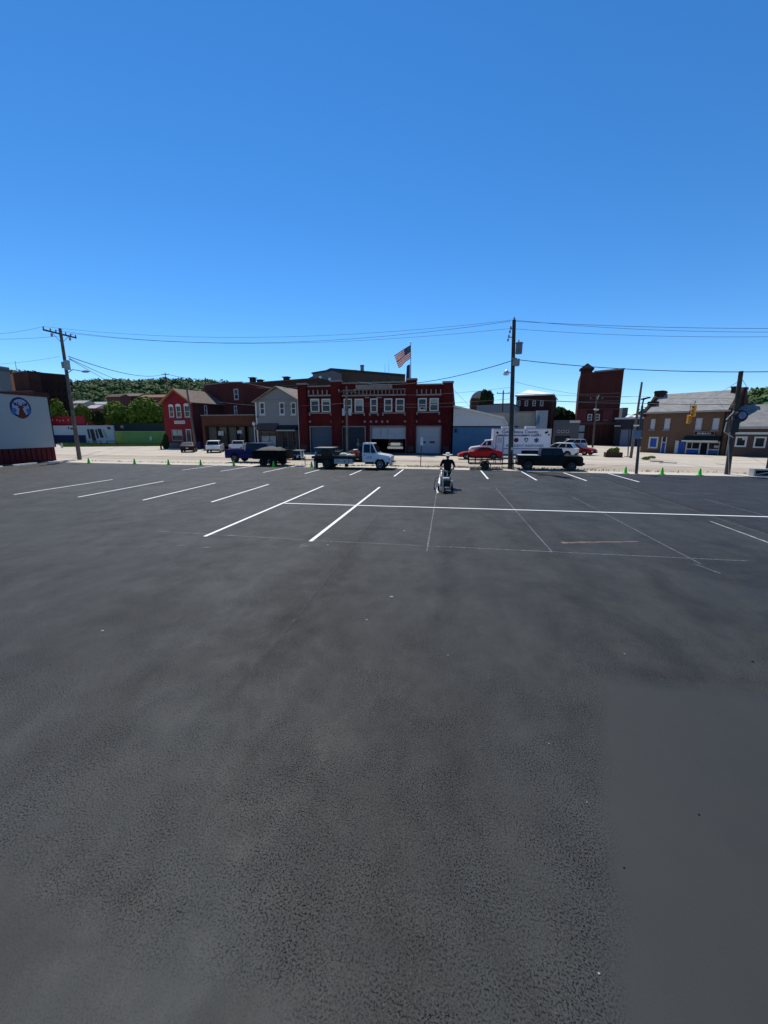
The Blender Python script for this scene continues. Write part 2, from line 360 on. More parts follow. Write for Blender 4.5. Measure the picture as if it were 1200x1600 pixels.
# verge, sidewalk, kerb and street between lot and far kerb
def band(name, off0, off1, z, mat, extra=0.0):
    # strip parallel to the lot's far edge, between two distances beyond it
    pts = [Vector((p.x, p.y, 0)) for p in edge]; pts = [pts[0] + Vector((-14, 0.6, 0))] + pts + [Vector((60, pts[-1].y - 1.4, 0))]
    a = [(p.x, p.y + off0) for p in pts]; b2 = [(p.x, p.y + off1) for p in pts]
    mb = MB(); n = len(a)
    for i in range(n - 1): mb.quad((a[i][0], a[i][1], z), (a[i+1][0], a[i+1][1], z), (b2[i+1][0], b2[i+1][1], z), (b2[i][0], b2[i][1], z))
    return mb, name, mat
def band_build(name, o0, o1, z, mat):
    mb, _, _ = band(name, o0, o1, z, mat); o = mb.build(name, mat, None, fix=False, kind='structure'); return o
band_build('lot_sidewalk', -0.02, 1.5, 0.012, WALK)
band_build('verge', 1.5, 2.6, 0.010, VERGE)
mb, _, _ = band('kerb', 2.6, 2.78, 0.012, KERBR)
mb.build('near_kerb', KERBR, None, fix=False, kind='structure')
sheet('street', [(-140, 35.5), (-14, 33), (30, 29.8), (90, 22), (140, 20), (140, 95), (60, 125), (10, 125), (-10, 66), (-46, 75), (-80, 75), (-140, 78)], -0.012, STREET)
# dull older tarmac of the travel lanes, pale edge line
LANE = ground_mat('lane_tarmac', (0.36, 0.31, 0.245), (0.45, 0.39, 0.31), 0.55, R(2))
def bandL(name, pxs, wd, z, mat, n=1):
    pts = [G(*p) for p in pxs]; mb = MB()
    for i in range(len(pts) - 1):
        a, b2 = pts[i], pts[i + 1]
        mb.quad((a.x, a.y - wd / 2, z), (b2.x, b2.y - wd / 2, z), (b2.x, b2.y + wd / 2, z), (a.x, a.y + wd / 2, z))
    return mb.build(name, mat, None, fix=False, kind='structure')
bandL('travel_lane', [(-60, 711), (130, 713), (300, 715.5), (480, 718), (640, 721.5), (760, 724.5), (930, 728.5), (1000, 730.5), (1130, 734), (1260, 738)], 5.6, -0.006, LANE)
bandL('edge_line', [(-60, 702), (130, 704.5), (300, 710.5), (480, 714.5), (640, 717.5), (760, 720), (930, 723.5), (1000, 724.5)], 0.30, 0.0, OLDP)
bandL('edge_line', [(1000, 724.5), (1120, 727), (1260, 731)], 0.30, 0.0, OLDP)
bandL('lane_dark_strip', [(-60, 707.5), (300, 714), (640, 721), (930, 726.5)], 0.5, 0.0, paint_mat('lane_joint', (0.14, 0.12, 0.105), 0, (1.5, 0.35, 0.6, 0.7)))

for (a_, b__) in (((312, 708), (322, 700.5)), ((352, 709), (357, 701)), ((386, 709), (389, 702)), ((276, 706.5), (284, 700))):
    p_, q_ = G(*a_), G(*b__); strip('bay_line', (p_.x, p_.y), (q_.x, q_.y), .16, 0.004, OLDP, parent=None).__setitem__('kind', 'structure')
# ================================================================== BUILDINGS
class Site:
    """a building front: local x runs along the front, y goes into the building, z up"""
    def __init__(s, name, pl, pr, Yl, Yr, label, cat, group=None, z0=0.0):
        A = AY(pl[0], pl[1], Yl); B = AY(pr[0], pr[1], Yr); A.z = B.z = z0
        s.A = A; s.W = (B - A).length; s.u = (B - A).normalized(); s.n = Vector((s.u.y, -s.u.x, 0))
        s.rz = math.atan2(s.u.y, s.u.x); s.root = empty(name, A, s.rz, label, cat, group)
    def q(s, px, py, y=0.0):
        d = ray(px, py); O = s.A - s.n * y
        t = (O - _C).dot(s.n) / d.dot(s.n); P = _C + d * t - s.A
        return P.dot(s.u), P.z
    def z(s, px, py, y=0.0): return s.q(px, py, y)[1]
    def rect(s, x0, x1, y0, y1, y=0.0):
        xm, ym = (x0 + x1) / 2, (y0 + y1) / 2
        return s.q(x0, ym, y)[0], s.q(x1, ym, y)[0], s.q(xm, y1, y)[1], s.q(xm, y0, y)[1]
    def side(s, px, py, x):
        d = ray(px, py); O = s.A + s.u * x
        t = (O - _C).dot(s.u) / d.dot(s.u); P = _C + d * t - s.A
        return -P.dot(s.n), P.z
    def world(s, x, y, z): return s.A + s.u * x - s.n * y + Vector((0, 0, z))
def wall_h(mb, x0, x1, z0, z1, holes=(), y=0.0, t=0.3, M=None):
    st = len(mb.v)
    xs = sorted({x0, x1} | {max(x0, min(x1, v)) for h in holes for v in h[:2]}); zs = sorted({z0, z1} | {max(z0, min(z1, v)) for h in holes for v in h[2:]})
    def inh(x, z): return any(h[0] < x < h[1] and h[2] < z < h[3] for h in holes)
    for i in range(len(xs) - 1):
        for j in range(len(zs) - 1):
            if not inh((xs[i] + xs[i+1]) / 2, (zs[j] + zs[j+1]) / 2):
                mb.quad((xs[i], y, zs[j]), (xs[i+1], y, zs[j]), (xs[i+1], y, zs[j+1]), (xs[i], y, zs[j+1]))
    for a, b, c, d in holes:
        mb.quad((a, y, c), (a, y + t, c), (a, y + t, d), (a, y, d)); mb.quad((b, y, c), (b, y, d), (b, y + t, d), (b, y + t, c))
        mb.quad((a, y, d), (a, y + t, d), (b, y + t, d), (b, y, d)); mb.quad((a, y, c), (b, y, c), (b, y + t, c), (a, y + t, c))
    if M is not None: mb.xf(M, st)
    return mb
def shell(mb, W, D, H, y=0.0, top=True, sides=True):
    if sides:
        mb.quad((0, y, 0), (0, y, H), (0, D, H), (0, D, 0)); mb.quad((W, y, 0), (W, D, 0), (W, D, H), (W, y, H))
    mb.quad((0, D, 0), (0, D, H), (W, D, H), (W, D, 0))
    if top: mb.quad((0, y, H), (W, y, H), (W, D, H), (0, D, H))
    return mb
WHITE = flat('white_trim', (0.50, 0.49, 0.47), 0.6, var=0.08)
STONE = flat('pale_stone', (0.20, 0.18, 0.165), 0.85, var=0.2, scale=2)
GLASS = glass('window_glass'); BLIND = flat('blind', (0.30, 0.33, 0.31), 0.7, var=0.1)
DARK = flat('dark_interior', (0.012, 0.012, 0.012), 0.9)
BLACK = flat('black_paint', (0.012, 0.012, 0.013), 0.5)
BOARD = flat('white_board', (0.42, 0.43, 0.45), 0.7, var=0.06)
def window(root, r, y=0.0, fm=None, fw=0.10, sash=True, mull=0, pane=None, sill=True, M=None, name='window', acu=False, blind=False):
    x0, x1, z0, z1 = r; fm = fm or WHITE
    m = MB(); m.box(x0, x0 + fw, y - .03, y + .16, z0, z1).box(x1 - fw, x1, y - .03, y + .16, z0, z1)
    m.box(x0 + fw, x1 - fw, y - .03, y + .16, z1 - fw, z1).box(x0 + fw, x1 - fw, y - .03, y + .16, z0, z0 + fw)
    if sash: zm = (z0 + z1) / 2; m.box(x0 + fw, x1 - fw, y + .02, y + .12, zm - fw * .3, zm + fw * .3)
    for k in range(mull):
        xm = x0 + (x1 - x0) * (k + 1) / (mull + 1); m.box(xm - fw * .25, xm + fw * .25, y + .015, y + .11, z0 + fw, z1 - fw)
    if M is not None: m.xf(M)
    o = m.build(name, fm, root)
    g = MB(); g.box(x0 + fw, x1 - fw, y + .085, y + .10, z0 + fw, z1 - fw)
    if M is not None: g.xf(M)
    g.build('pane', pane or GLASS, o)
    if sill:
        k = MB(); k.box(x0 - .08, x1 + .08, y - .10, y + .0, z0 - .12, z0 - .005)
        if M is not None: k.xf(M)
        k.build('sill', STONE if sill is True else sill, o)
    if blind:
        k = MB(); zb = z0 + (z1 - z0) * blind; k.box(x0 + fw, x1 - fw, y + .07, y + .084, zb, z1 - fw)
        if M is not None: k.xf(M)
        k.build('blind', BLIND, o)
    if acu:
        k = MB(); xm = (x0 + x1) / 2; k.box(xm - .33, xm + .33, y - .35, y + .06, z0 + fw, z0 + fw + .42); k.build('air_conditioner', WHITE, o, bevel=0.015)
        k = MB(); k.box(xm - .20, xm + .24, y - .357, y - .351, z0 + fw + .08, z0 + fw + .34); k.build('grille', BLACK, o)
    return o
def panel_door(root, r, y, mat, rows=4, name='garage_door', cols=0, handle=True):
    """sectional door, each section its own piece"""
    x0, x1, z0, z1 = r; base = None
    h = (z1 - z0) / rows
    d = MB().box(x0, x1, y + .05, y + .08, z0, z1).build(name, mat, root)
    for i in range(rows):
        MB().box(x0 + .01, x1 - .01, y, y + .049, z0 + i * h + .012, z0 + (i + 1) * h - .012).build('door_panel', mat, d, bevel=0.012)
    return d
def part(root, name, mat, fn, **k):
    m = MB(); fn(m); return m.build(name, mat, root, **k)

# ---- fire station ---------------------------------------------------
RED = brick('fire_station_brick', (0.105, 0.013, 0.014), (0.078, 0.010, 0.012), (0.055, 0.013, 0.013), 0.75)
S = Site('fire_station', (470, 707), (704.5, 709), 55.2, 54.6, 'dark red two storey brick fire station with four vehicle doors and pale stone trim', 'fire station')
rt = S.root; W = S.W
D = 26.0
px = {}
piers = [(468, 481.5), (519, 534.5), (635, 650), (690.5, 707)]
ptop = [600.5, 596, 593, 597.5]
# window / door openings, measured in the photograph
up = [(485, 499, 623, 644), (502.5, 516.5, 623, 644), (537, 550, 623, 644.5), (554, 568, 623, 644.5), (578.5, 590, 622.5, 644.5), (600, 613, 622.5, 643.5), (618, 632, 622.5, 643.5),
      (652.8, 666.8, 622, 642.5), (671, 685.5, 622, 642.5)]
doors = [(486, 519.5, 667.5, 706.5), (536, 570, 667.5, 707), (580, 633.5, 667, 708), (650, 687.5, 667, 708.8)]
hu = [S.rect(*u) for u in up]; hd = [S.rect(*u) for u in doors]
hd = [(a, b, 0.0, d) for a, b, c, d in hd]
xb = [S.q(p, 640)[0] for p in (481.5, 519.5, 534.5, 635, 650, 690)]
zt = [S.z(500, 604.5), S.z(585, 599), S.z(670, 601.5)]
m = MB()
wall_h(m, 0.0, xb[1], 0, zt[0], hu[:2] + hd[:1]); wall_h(m, xb[1], xb[3], 0, zt[1], hu[2:7] + hd[1:3]); wall_h(m, xb[3], W, 0, zt[2], hu[7:] + hd[3:])
# parapet thickness and body
m.quad((0, 0, 0), (0, 0, zt[0]), (0, D, zt[0]), (0, D, 0)); 
for a, b, z in ((0, xb[1], zt[0]), (xb[1], xb[3], zt[1]), (xb[3], W, zt[2])): m.box(a, b, .30, .55, z - 1.4, z)
wz = S.z(743, 618, 0)
sl = [S.side(708, 601.5, W), S.side(744, 618, W), S.side(744, 650, W)]
zr = zt[2] - 1.1
m.quad((W, 0, 0), (W, D, 0), (W, D, zr - 1.0), (W, 0, zt[2])); m.quad((0, D, 0), (W, D, 0), (W, D, zr - 1.0), (0, D, zr - 1.0)); m.quad((0, .3, zr), (W, .3, zr), (W, D, zr - 1.2), (0, D, zr - 1.2))
m.build('wall', RED, rt)
for (a, b), t in zip(piers, ptop):
    xa, xb2 = S.q(a, 660)[0], S.q(b, 660)[0]; z = S.z((a + b) / 2, t + 1)
    xa = max(xa, 0.0); xb2 = min(xb2, W - .002)
    k = MB().box(xa, xb2, -.28, -.003, 0, z).box(xa, xb2, 0.003, .55, zt[0] - .1, z - 0.002).build('pier', RED, rt)
    MB().box(xa - .08, xb2 + .08, -.36, .62, z + .002, z + .22).build('pier_cap', STONE, k, bevel=.03)
    MB().box(xa + .25, xb2 - .25, -.30, -.282, .2, 1.0).build('pier_base', flat('pier_base_dark', (.05, .045, .042), .85), k)
for a, b, z in ((S.q(481.5, 640)[0], S.q(519, 640)[0], zt[0]), (S.q(534.5, 640)[0], S.q(635, 640)[0], zt[1]), (S.q(650, 640)[0], S.q(690.5, 640)[0], zt[2])):
    MB().box(a + .01, b - .01, -.14, .60, z + .003, z + .16).build('coping', STONE, rt, bevel=.02)
# stone cornice ledges and the small posts above them
for x0, x1, y0, y1 in ((481.5, 519, 616.8, 619.4), (534.5, 635, 616.4, 618.9), (650, 690.5, 615.6, 618.4)):
    r = S.rect(x0, x1, y0, y1); MB().box(r[0] + .01, r[1] - .01, -.22, -.003, r[2], r[3]).build('ledge', STONE, rt, bevel=.03)
for x0, x1, y0, y1 in ((534.5, 635, 608.2, 609.4),):
    r = S.rect(x0, x1, y0, y1); MB().box(r[0] + .01, r[1] - .01, -.12, -.003, r[2], r[3]).build('ledge', STONE, rt, bevel=.02)
for i in range(6):
    x = 482.8 + i * 7.1; r = S.rect(x - .9, x + .9, 609.5, 616.6); MB().box(r[0], r[1], -.16, -.003, r[2], r[3]).build('bracket', STONE, rt)
for i in range(6):
    x = 651.6 + i * 7.4; r = S.rect(x - .9, x + .9, 608.5, 615.4); MB().box(r[0], r[1], -.16, -.003, r[2], r[3]).build('bracket', STONE, rt)
for i in range(17):
    x = 537.5 + i * 5.95; r = S.rect(x - .6, x + .6, 609.5, 616.2); MB().box(r[0], r[1], -.14, -.003, r[2], r[3]).build('bracket', STONE, rt)
r = S.rect(556, 613, 600.8, 608); MB().box(r[0], r[1], -.20, -.003, r[2], r[3]).build('name_stone', STONE, rt, bevel=.03)
for x0, x1, y0, y1 in ((570.5, 577.5, 620.3, 622.2), (588.5, 597, 620.3, 622.2)):
    r = S.rect(x0, x1, y0, y1); MB().box(r[0], r[1], -.15, -.003, r[2], r[3]).build('bracket', STONE, rt)
for i, (u, rr) in enumerate(zip(up, hu)):
    window(rt, (rr[0] + .004, rr[1] - .004, rr[2] + .004, rr[3] - .004), 0.02, fw=.15, sill=False, acu=i in (7,), blind={1: .75, 3: .55, 0: .8, 8: .62}.get(i, False))
SILLS = [(483, 518.5, 644.6, 646.4), (535.5, 570.5, 645, 646.8), (577, 592, 645, 646.8), (597.5, 634, 644.3, 646.2), (650.5, 687.5, 643.2, 645.2)]
for x0, x1, y0, y1 in SILLS:
    r = S.rect(x0, x1, y0, y1); o = MB().box(r[0], r[1], -.18, -.003, r[2], r[3]).build('window_sill', STONE, rt)
    for xx in (r[0] + .1, r[1] - .1): MB().box(xx - .1, xx + .1, -.15, -.003, r[2] - .26, r[2] - .002).build('sill_bracket', STONE, o)
for x, y in [(484.3, 658.8), (518.5, 658.8), (534.8, 658.8), (570, 658.8), (579.5, 658.8), (588, 658.8), (597.3, 658.8), (605.5, 658.8), (633, 658.5), (650.5, 658.5), (687, 658.2)]:
    a, z = S.q(x, y); MB().lathe([(.16, -.06), (.18, -.003)], (a, 0, z), 10, 'y').build('medallion', STONE, rt)
GDB = flat('door_slate_blue', (0.05, 0.078, 0.105), 0.5, var=0.06); GDN = flat('door_navy', (0.018, 0.024, 0.042), 0.5); GDW = flat('door_white', (0.33, 0.345, 0.38), 0.45, var=0.04)
for i, (dr, mt) in enumerate(zip(hd, (GDB, GDN, GDW, GDW))):
    a, b, c, d = dr
    fr = MB(); fr.box(a - .16, a - .002, -.05, .14, 0, d + .16).box(b + .002, b + .16, -.05, .14, 0, d + .16).box(a - .002, b + .002, -.05, .14, d + .002, d + .16)
    fr.build('door_frame', STONE, rt)
    if i != 2: panel_door(rt, (a, b, 0.02, d), .20, mt, 5)
    else:
        zl = S.z(606, 686); o = panel_door(rt, (a, b, zl, d - .05), .20, mt, 2)
        for xx in (594.5, 605.5): x_ = S.q(xx, 675)[0]; MB().box(x_ - .03, x_ + .03, .16, .198, zl + .3, d - .2).build('door_strut', STONE, o)
    if i == 3:
        for x0, x1, y0, y1 in ((661, 664.8, 689.5, 692.5), (671, 679, 689.5, 692.5)):
            r = S.rect(x0, x1, y0, y1); MB().box(r[0], r[1], .18, .21, r[2], r[3]).build('door_window', GLASS, rt, bevel=.01)
# the open bay: floor, side walls and ceiling of a dark room
a, b, c, d = hd[2]
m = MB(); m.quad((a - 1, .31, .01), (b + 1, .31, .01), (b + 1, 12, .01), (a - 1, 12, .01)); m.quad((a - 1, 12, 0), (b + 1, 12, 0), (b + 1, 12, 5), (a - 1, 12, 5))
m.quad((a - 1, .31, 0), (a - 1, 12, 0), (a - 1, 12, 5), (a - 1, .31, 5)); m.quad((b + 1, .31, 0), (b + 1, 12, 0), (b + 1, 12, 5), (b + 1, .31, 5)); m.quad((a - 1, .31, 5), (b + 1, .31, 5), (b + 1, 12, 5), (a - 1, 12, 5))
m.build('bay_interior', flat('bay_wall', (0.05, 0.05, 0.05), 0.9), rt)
MB().box(W - .9, W - .55, 6, 6.4, zr - .2, zt[2] + .35).build('roof_vent', WHITE, rt)
bay3 = (S, hd[2])
FS = S
# ---- the big block behind the station -------------------------------
BUFF = brick('buff_brick', (0.14, 0.085, 0.055), (0.11, 0.068, 0.045), (0.10, 0.075, 0.055), 0.3)
S = Site('hospital_block', (521, 700), (632, 700), 92, 96, 'long brown brick block with a tall pale chimney rising behind the fire station', 'building')
W = S.W; zt1 = S.z(521, 578.5); zt2 = S.z(629, 588)
m = MB(); m.add([(0, 0, 0), (W, 0, 0), (W, 0, zt2), (0, 0, zt1), (-7, 18, 0), (W, 18, 0), (W, 18, zt2), (-7, 18, zt1)], [(0, 1, 2, 3), (1, 5, 6, 2), (5, 4, 7, 6), (4, 0, 3, 7), (3, 2, 6, 7)])
m.build('wall', BUFF, S.root)
m = MB(); m.add([(-.2, -.25, zt1), (W, -.25, zt2), (W, -.003, zt2), (0, -.003, zt1), (-.2, -.25, zt1 + .45), (W, -.25, zt2 + .45), (W, 18, zt2 + .45), (-7.2, 18, zt1 + .45)], [(0, 1, 5, 4), (4, 5, 6, 7), (0, 4, 7, 3), (1, 2, 6, 5)])
m.build('roof_edge', flat('dark_coping', (0.05, 0.05, 0.045), 0.8), S.root)
a, z = S.q(566, 582, 5); z2 = S.z(566, 570, 5)
m = MB(); m.box(a - .42, a + .42, 5, 5.9, z - 2, z2); m.box(a - .5, a + .5, 4.9, 6.0, z2 - .25, z2 - .05); m.build('chimney', flat('chimney_grey', (0.24, 0.22, 0.20), .85), S.root)
for xx, hh in ((555, 580.5), (575, 582.5)):
    a, z = S.q(xx, hh, 4); MB().lathe([(.5, z - 2), (.5, z - .2), (.75, z), (.3, z + .35)], (a, 4, 0), 10).build('roof_vent', flat('vent_dark', (0.04, 0.035, 0.03), .8), S.root, smooth=True)
for xx in (530, 545, 560, 575, 590, 605, 618):
    r = S.rect(xx, xx + 6, 592, 598); MB().box(r[0], r[1], -.02, .05, r[2], r[3]).build('window', GLASS, S.root)
# its pale left side with pale window panes
for xx, yy in ((500.5, 589.5), (515, 592.5)):
    pass
S = Site('penthouse_block', (492.5, 700), (522, 700), 88, 87, 'pale grey stair block with pale square windows left of the brown block', 'building')
W = S.W; zt1 = S.z(493, 584); zt2 = S.z(520, 579)
m = MB(); m.add([(0, 0, 0), (W, 0, 0), (W, 0, zt2), (0, 0, zt1), (0, 4.5, 0), (W, 4.5, 0), (W, 4.5, zt2), (0, 4.5, zt1)], [(0, 1, 2, 3), (1, 5, 6, 2), (5, 4, 7, 6), (4, 0, 3, 7), (3, 2, 6, 7)])
m.build('wall', flat('grey_render', (0.17, 0.165, 0.16), .85, var=.15), S.root)
MB().add([(-.2, -.2, zt1), (W + .1, -.2, zt2), (W + .1, 4.5, zt2), (-.2, 4.5, zt1), (-.2, -.2, zt1 + .3), (W + .1, -.2, zt2 + .3), (W + .1, 4.5, zt2 + .3), (-.2, 4.5, zt1 + .3)], [(0, 1, 5, 4), (4, 5, 6, 7), (1, 2, 6, 5), (0, 4, 7, 3)]).build('roof_edge', flat('dark_coping'  , (0.05, 0.05, 0.045), 0.8), S.root)
for x0, x1, y0, y1 in ((498.5, 502.5, 587.5, 591.5), (513, 517, 590.5, 594.5)):
    r = S.rect(x0, x1, y0, y1); MB().box(r[0], r[1], -.04, -.003, r[2], r[3]).build('window', flat('pale_pane', (0.8, 0.8, 0.78), .3), S.root)
# ---- long low brick range behind the grey house ----------------------
DBR = brick('brown_brick', (0.10, 0.055, 0.04), (0.075, 0.04, 0.03), (0.07, 0.05, 0.04), 0.4)
S = Site('long_warehouse', (380, 700), (500, 700), 84, 80, 'long low brown warehouse roofline with small vents behind the grey gabled house', 'building')
W = S.W; zt1 = S.z(383, 598.5); zt2 = S.z(498, 590)
m = MB(); m.add([(0, 0, 0), (W, 0, 0), (W, 0, zt2), (0, 0, zt1), (0, 14, 0), (W, 14, 0), (W, 14, zt2), (0, 14, zt1)], [(0, 1, 2, 3), (1, 5, 6, 2), (5, 4, 7, 6), (4, 0, 3, 7), (3, 2, 6, 7)]); m.build('wall', DBR, S.root)
for k, (o1, o2, mt) in enumerate(((-.25, .0, STONE), (-1.3, -1.1, STONE))):
    MB().add([(0, -.15, zt1 + o1), (W, -.15, zt2 + o1), (W, -.15, zt2 + o2), (0, -.15, zt1 + o2), (0, -.003, zt1 + o1), (W, -.003, zt2 + o1), (W, -.003, zt2 + o2), (0, -.003, zt1 + o2)], [(0, 1, 2, 3), (0, 4, 5, 1), (3, 2, 6, 7)]).build('band', flat('band_brown', (0.13, 0.09, 0.06), .8), S.root)
for xx, h in ((392.5, 590.5), (404, 594), (445.5, 589.5)):
    a, z = S.q(xx, h, 3); MB().box(a - .5, a + .5, 3, 4, z - 1.5, z).box(a - .75, a + .75, 2.8, 4.2, z, z + .15).build('roof_vent', flat('vent_dark', (0.04, 0.035, 0.03), .8), S.root)

# ---- grey gabled house ----------------------------------------------
SID = None
def siding(name, c, pitch=0.2):
    if name in MATS: return MATS[name]
    m, n, b = newmat(name); t = n.nodes.new('ShaderNodeTexCoord'); sp = n.nodes.new('ShaderNodeSeparateXYZ'); n.links.new(t.outputs['Object'], sp.inputs[0])
    fr = math_(n, 'FRACT', math_(n, 'DIVIDE', sp.outputs[2], pitch)); f = noise(n, t.outputs['Object'], 0.8, 5, .6)
    c0 = mixc(n, f, (c[0]*.85, c[1]*.85, c[2]*.85), (c[0]*1.12, c[1]*1.12, c[2]*1.12))
    c0 = mixc(n, ramp(n, fr, [(0.0, 0.45), (0.12, 0.0)]), c0, (c[0]*.45, c[1]*.45, c[2]*.45))
    n.links.new(c0, b.inputs['Base Color']); b.inputs['Roughness'].default_value = .6; bump(n, b, fr, .6, .02)
    MATS[name] = m; return m
def shingle(name, c):
    if name in MATS: return MATS[name]
    m, n, b = newmat(name); P = coord(n); f = noise(n, coord(n, 'Object', (1, 1, 3)), 1.2, 7, .7); g = noise(n, coord(n, 'Object', (2, .6, .6)), 7, 3, .6)
    c0 = mixc(n, ramp(n, f, [(.35, 0), (.65, 1)]), (c[0]*.7, c[1]*.7, c[2]*.7), (c[0]*1.2, c[1]*1.2, c[2]*1.2)); c0 = mixc(n, math_(n, 'MULTIPLY', ramp(n, g, [(.5, 0), (.7, 1)]), .4), c0, (c[0]*.5, c[1]*.5, c[2]*.5))
    n.links.new(c0, b.inputs['Base Color']); b.inputs['Roughness'].default_value = .92; bump(n, b, g, .5, .02); MATS[name] = m; return m
S = Site('grey_house', (404, 700), (469, 702), 58.2, 56.6, 'grey sided gabled house with white corner boards beside the red fire station', 'house')
W = S.W; rt = S.root; D = 13
ze = S.z(400, 627); zg = S.z(432.7, 604.8); xg = S.q(432.7, 604.8)[0]
zf = S.z(433, 661)
GS = siding('grey_siding', (0.165, 0.165, 0.17), .16)
wu = [S.rect(405.5, 413.8, 628.5, 648), S.rect(436.5, 444.5, 628.5, 648), S.rect(454.5, 462.5, 628.5, 648)]
sf = [(.5, xg - .3, .6, zf - 1.2), (xg + .4, xg + 1.5, .1, zf - 1.0), (xg + 2.3, W - .6, .1, zf - 1.0)]
m = MB(); wall_h(m, 0, W, 0, ze, wu + sf, 0, .3)
m.add([(0, 0, ze), (W, 0, ze), (xg, 0, zg - .1)], [(0, 1, 2)]); m.quad((0, 0, 0), (0, 0, ze), (0, D, ze), (0, D, 0)); m.quad((W, 0, 0), (W, D, 0), (W, D, ze), (W, 0, ze)); m.quad((0, D, 0), (0, D, ze), (W, D, ze), (W, D, 0)); m.add([(0, D, ze), (W, D, ze), (xg, D, zg)], [(0, 2, 1)])
m.build('wall', GS, rt)
k = .45
m = MB(); m.add([(xg, -k, zg), (W + k, -k, ze - .25), (W + k, D, ze - .25), (xg, D, zg), (xg, -k, zg + .14), (W + k, -k, ze - .11), (W + k, D, ze - .11), (xg, D, zg + .14)], [(0, 1, 2, 3), (4, 7, 6, 5), (0, 4, 5, 1), (1, 5, 6, 2)])
m.add([(xg, -k, zg), (-k, -k, ze - .25), (-k, D, ze - .25), (xg, D, zg), (xg, -k, zg + .14), (-k, -k, ze - .11), (-k, D, ze - .11), (xg, D, zg + .14)], [(0, 3, 2, 1), (4, 5, 6, 7), (0, 1, 5, 4), (1, 2, 6, 5)])
m.build('roof', shingle('brown_shingle', (0.20, 0.165, 0.14)), rt)
for x in (-.12, W - .12): MB().box(x, x + .26, -.06, .10, 0, ze - .1).build('corner_board', WHITE, rt)
m = MB(); wall_h(m, .16, W - .16, .0, zf - .35, sf, -.025, .02); m.build('shopfront_cladding', flat('cladding_brown', (.055, .043, .038), .8, var=.25), rt)
MB().box(.0, W, -.10, -.003, ze - .05, ze + .1).build('eave_band', GS, rt)
for w_ in wu: window(rt, (w_[0] + .004, w_[1] - .004, w_[2] + .004, w_[3] - .004), 0.02, fw=.15, sill=WHITE)
for s_, nm in zip(sf, ('shop_window', 'door', 'door')): window(rt, (s_[0] + .004, s_[1] - .004, s_[2] + .004, s_[3] - .004), .05, fm=flat('brown_frame', (.13, .10, .08), .6), fw=.1, sash=nm == 'door', mull=1 if nm == 'shop_window' else 0, sill=False, name=nm)
m = MB(); m.prism([(-.9, zf - 1.0), (-.003, zf - 1.0), (-.003, zf)], .1, xg - .1, 'x'); m.build('awning', flat('awning_brown', (.085, .06, .06), .8), rt)
m = MB(); m.prism([(-.8, zf - 1.0), (-.003, zf - 1.0), (-.003, zf - .3)], xg + .1, W - .2, 'x'); m.build('awning', flat('awning_black', (.02, .02, .025), .8), rt)
MB().box(xg + .1, W - .2, -.86, -.81, zf - 1.18, zf - 1.0).build('awning_edge', flat('awning_trim', (.35, .32, .28), .8), rt)
MB().box(.6, xg - .8, .13, .14, .9, zf - 1.9).build('poster', flat('poster', (.32, .30, .28), .8, var=.4, scale=1.5), rt)
x, z = S.q(402.5, 651); m = MB(); m.tube((x, -.05, z), (x + .1, -.05, z - .02), .2, .2, 8); m.build('meter', STONE, rt)

# ---- dark red brick block behind the brown shop ----------------------
S = Site('brick_block', (327, 700), (386, 700), 72, 69, 'tall dark red brick block with one white arched window behind the brown shop', 'building')
W = S.W; rt = S.root; zt1 = S.z(324, 602); zt2 = S.z(385, 597.5); D = 16
DRB = brick('dark_red_brick', (0.125, 0.035, 0.032), (0.095, 0.025, 0.024), (0.08, 0.035, 0.03), 0.5)
wi = [S.rect(365.5, 372.5, 607.5, 624.5), S.rect(366, 370.5, 634, 649)]
m = MB(); wall_h(m, 0, W, 0, min(zt1, zt2) - .3, wi, 0, .3); zz = min(zt1, zt2) - .3
xm = S.q(357, 598)[0]; m.add([(0, 0, zz), (W, 0, zz), (W, 0, zt2), (xm, 0, S.z(357, 598.5)), (0, 0, zt1)], [(0, 1, 2, 3, 4)])
zs = S.z(423, 606)
m.add([(W, 0, 0), (W + 5.2, 6, 0), (W + 5.2, 6, zt2 - 1.3), (W, 0, zt2), (0, D, 0), (W + 5.2, D, 0), (W + 5.2, D, zt2 - 1.3), (0, D, zt1), (0, 0, 0), (0, 0, zt1)], [(0, 1, 2, 3), (1, 5, 6, 2), (5, 4, 7, 6), (4, 8, 9, 7), (9, 3, 2, 6, 7)])
m.build('wall', DRB, rt)
for w_ in wi: window(rt, (w_[0] + .004, w_[1] - .004, w_[2] + .004, w_[3] - .004), .02, fw=.14)
MB().add([(-.1, -.12, zt1), (xm, -.12, S.z(357, 598.5)), (W, -.12, zt2), (-.1, .4, zt1), (xm, .4, S.z(357, 598.5)), (W, .4, zt2), (-.1, -.12, zt1 + .2), (xm, -.12, S.z(357, 598.5) + .2), (W, -.12, zt2 + .2), (-.1, .4, zt1 + .2), (xm, .4, S.z(357, 598.5) + .2), (W, .4, zt2 + .2)], [(0, 1, 7, 6), (1, 2, 8, 7), (6, 7, 10, 9), (7, 8, 11, 10), (0, 6, 9, 3), (0, 3, 4, 1), (1, 4, 5, 2)]).build('coping', STONE, rt)
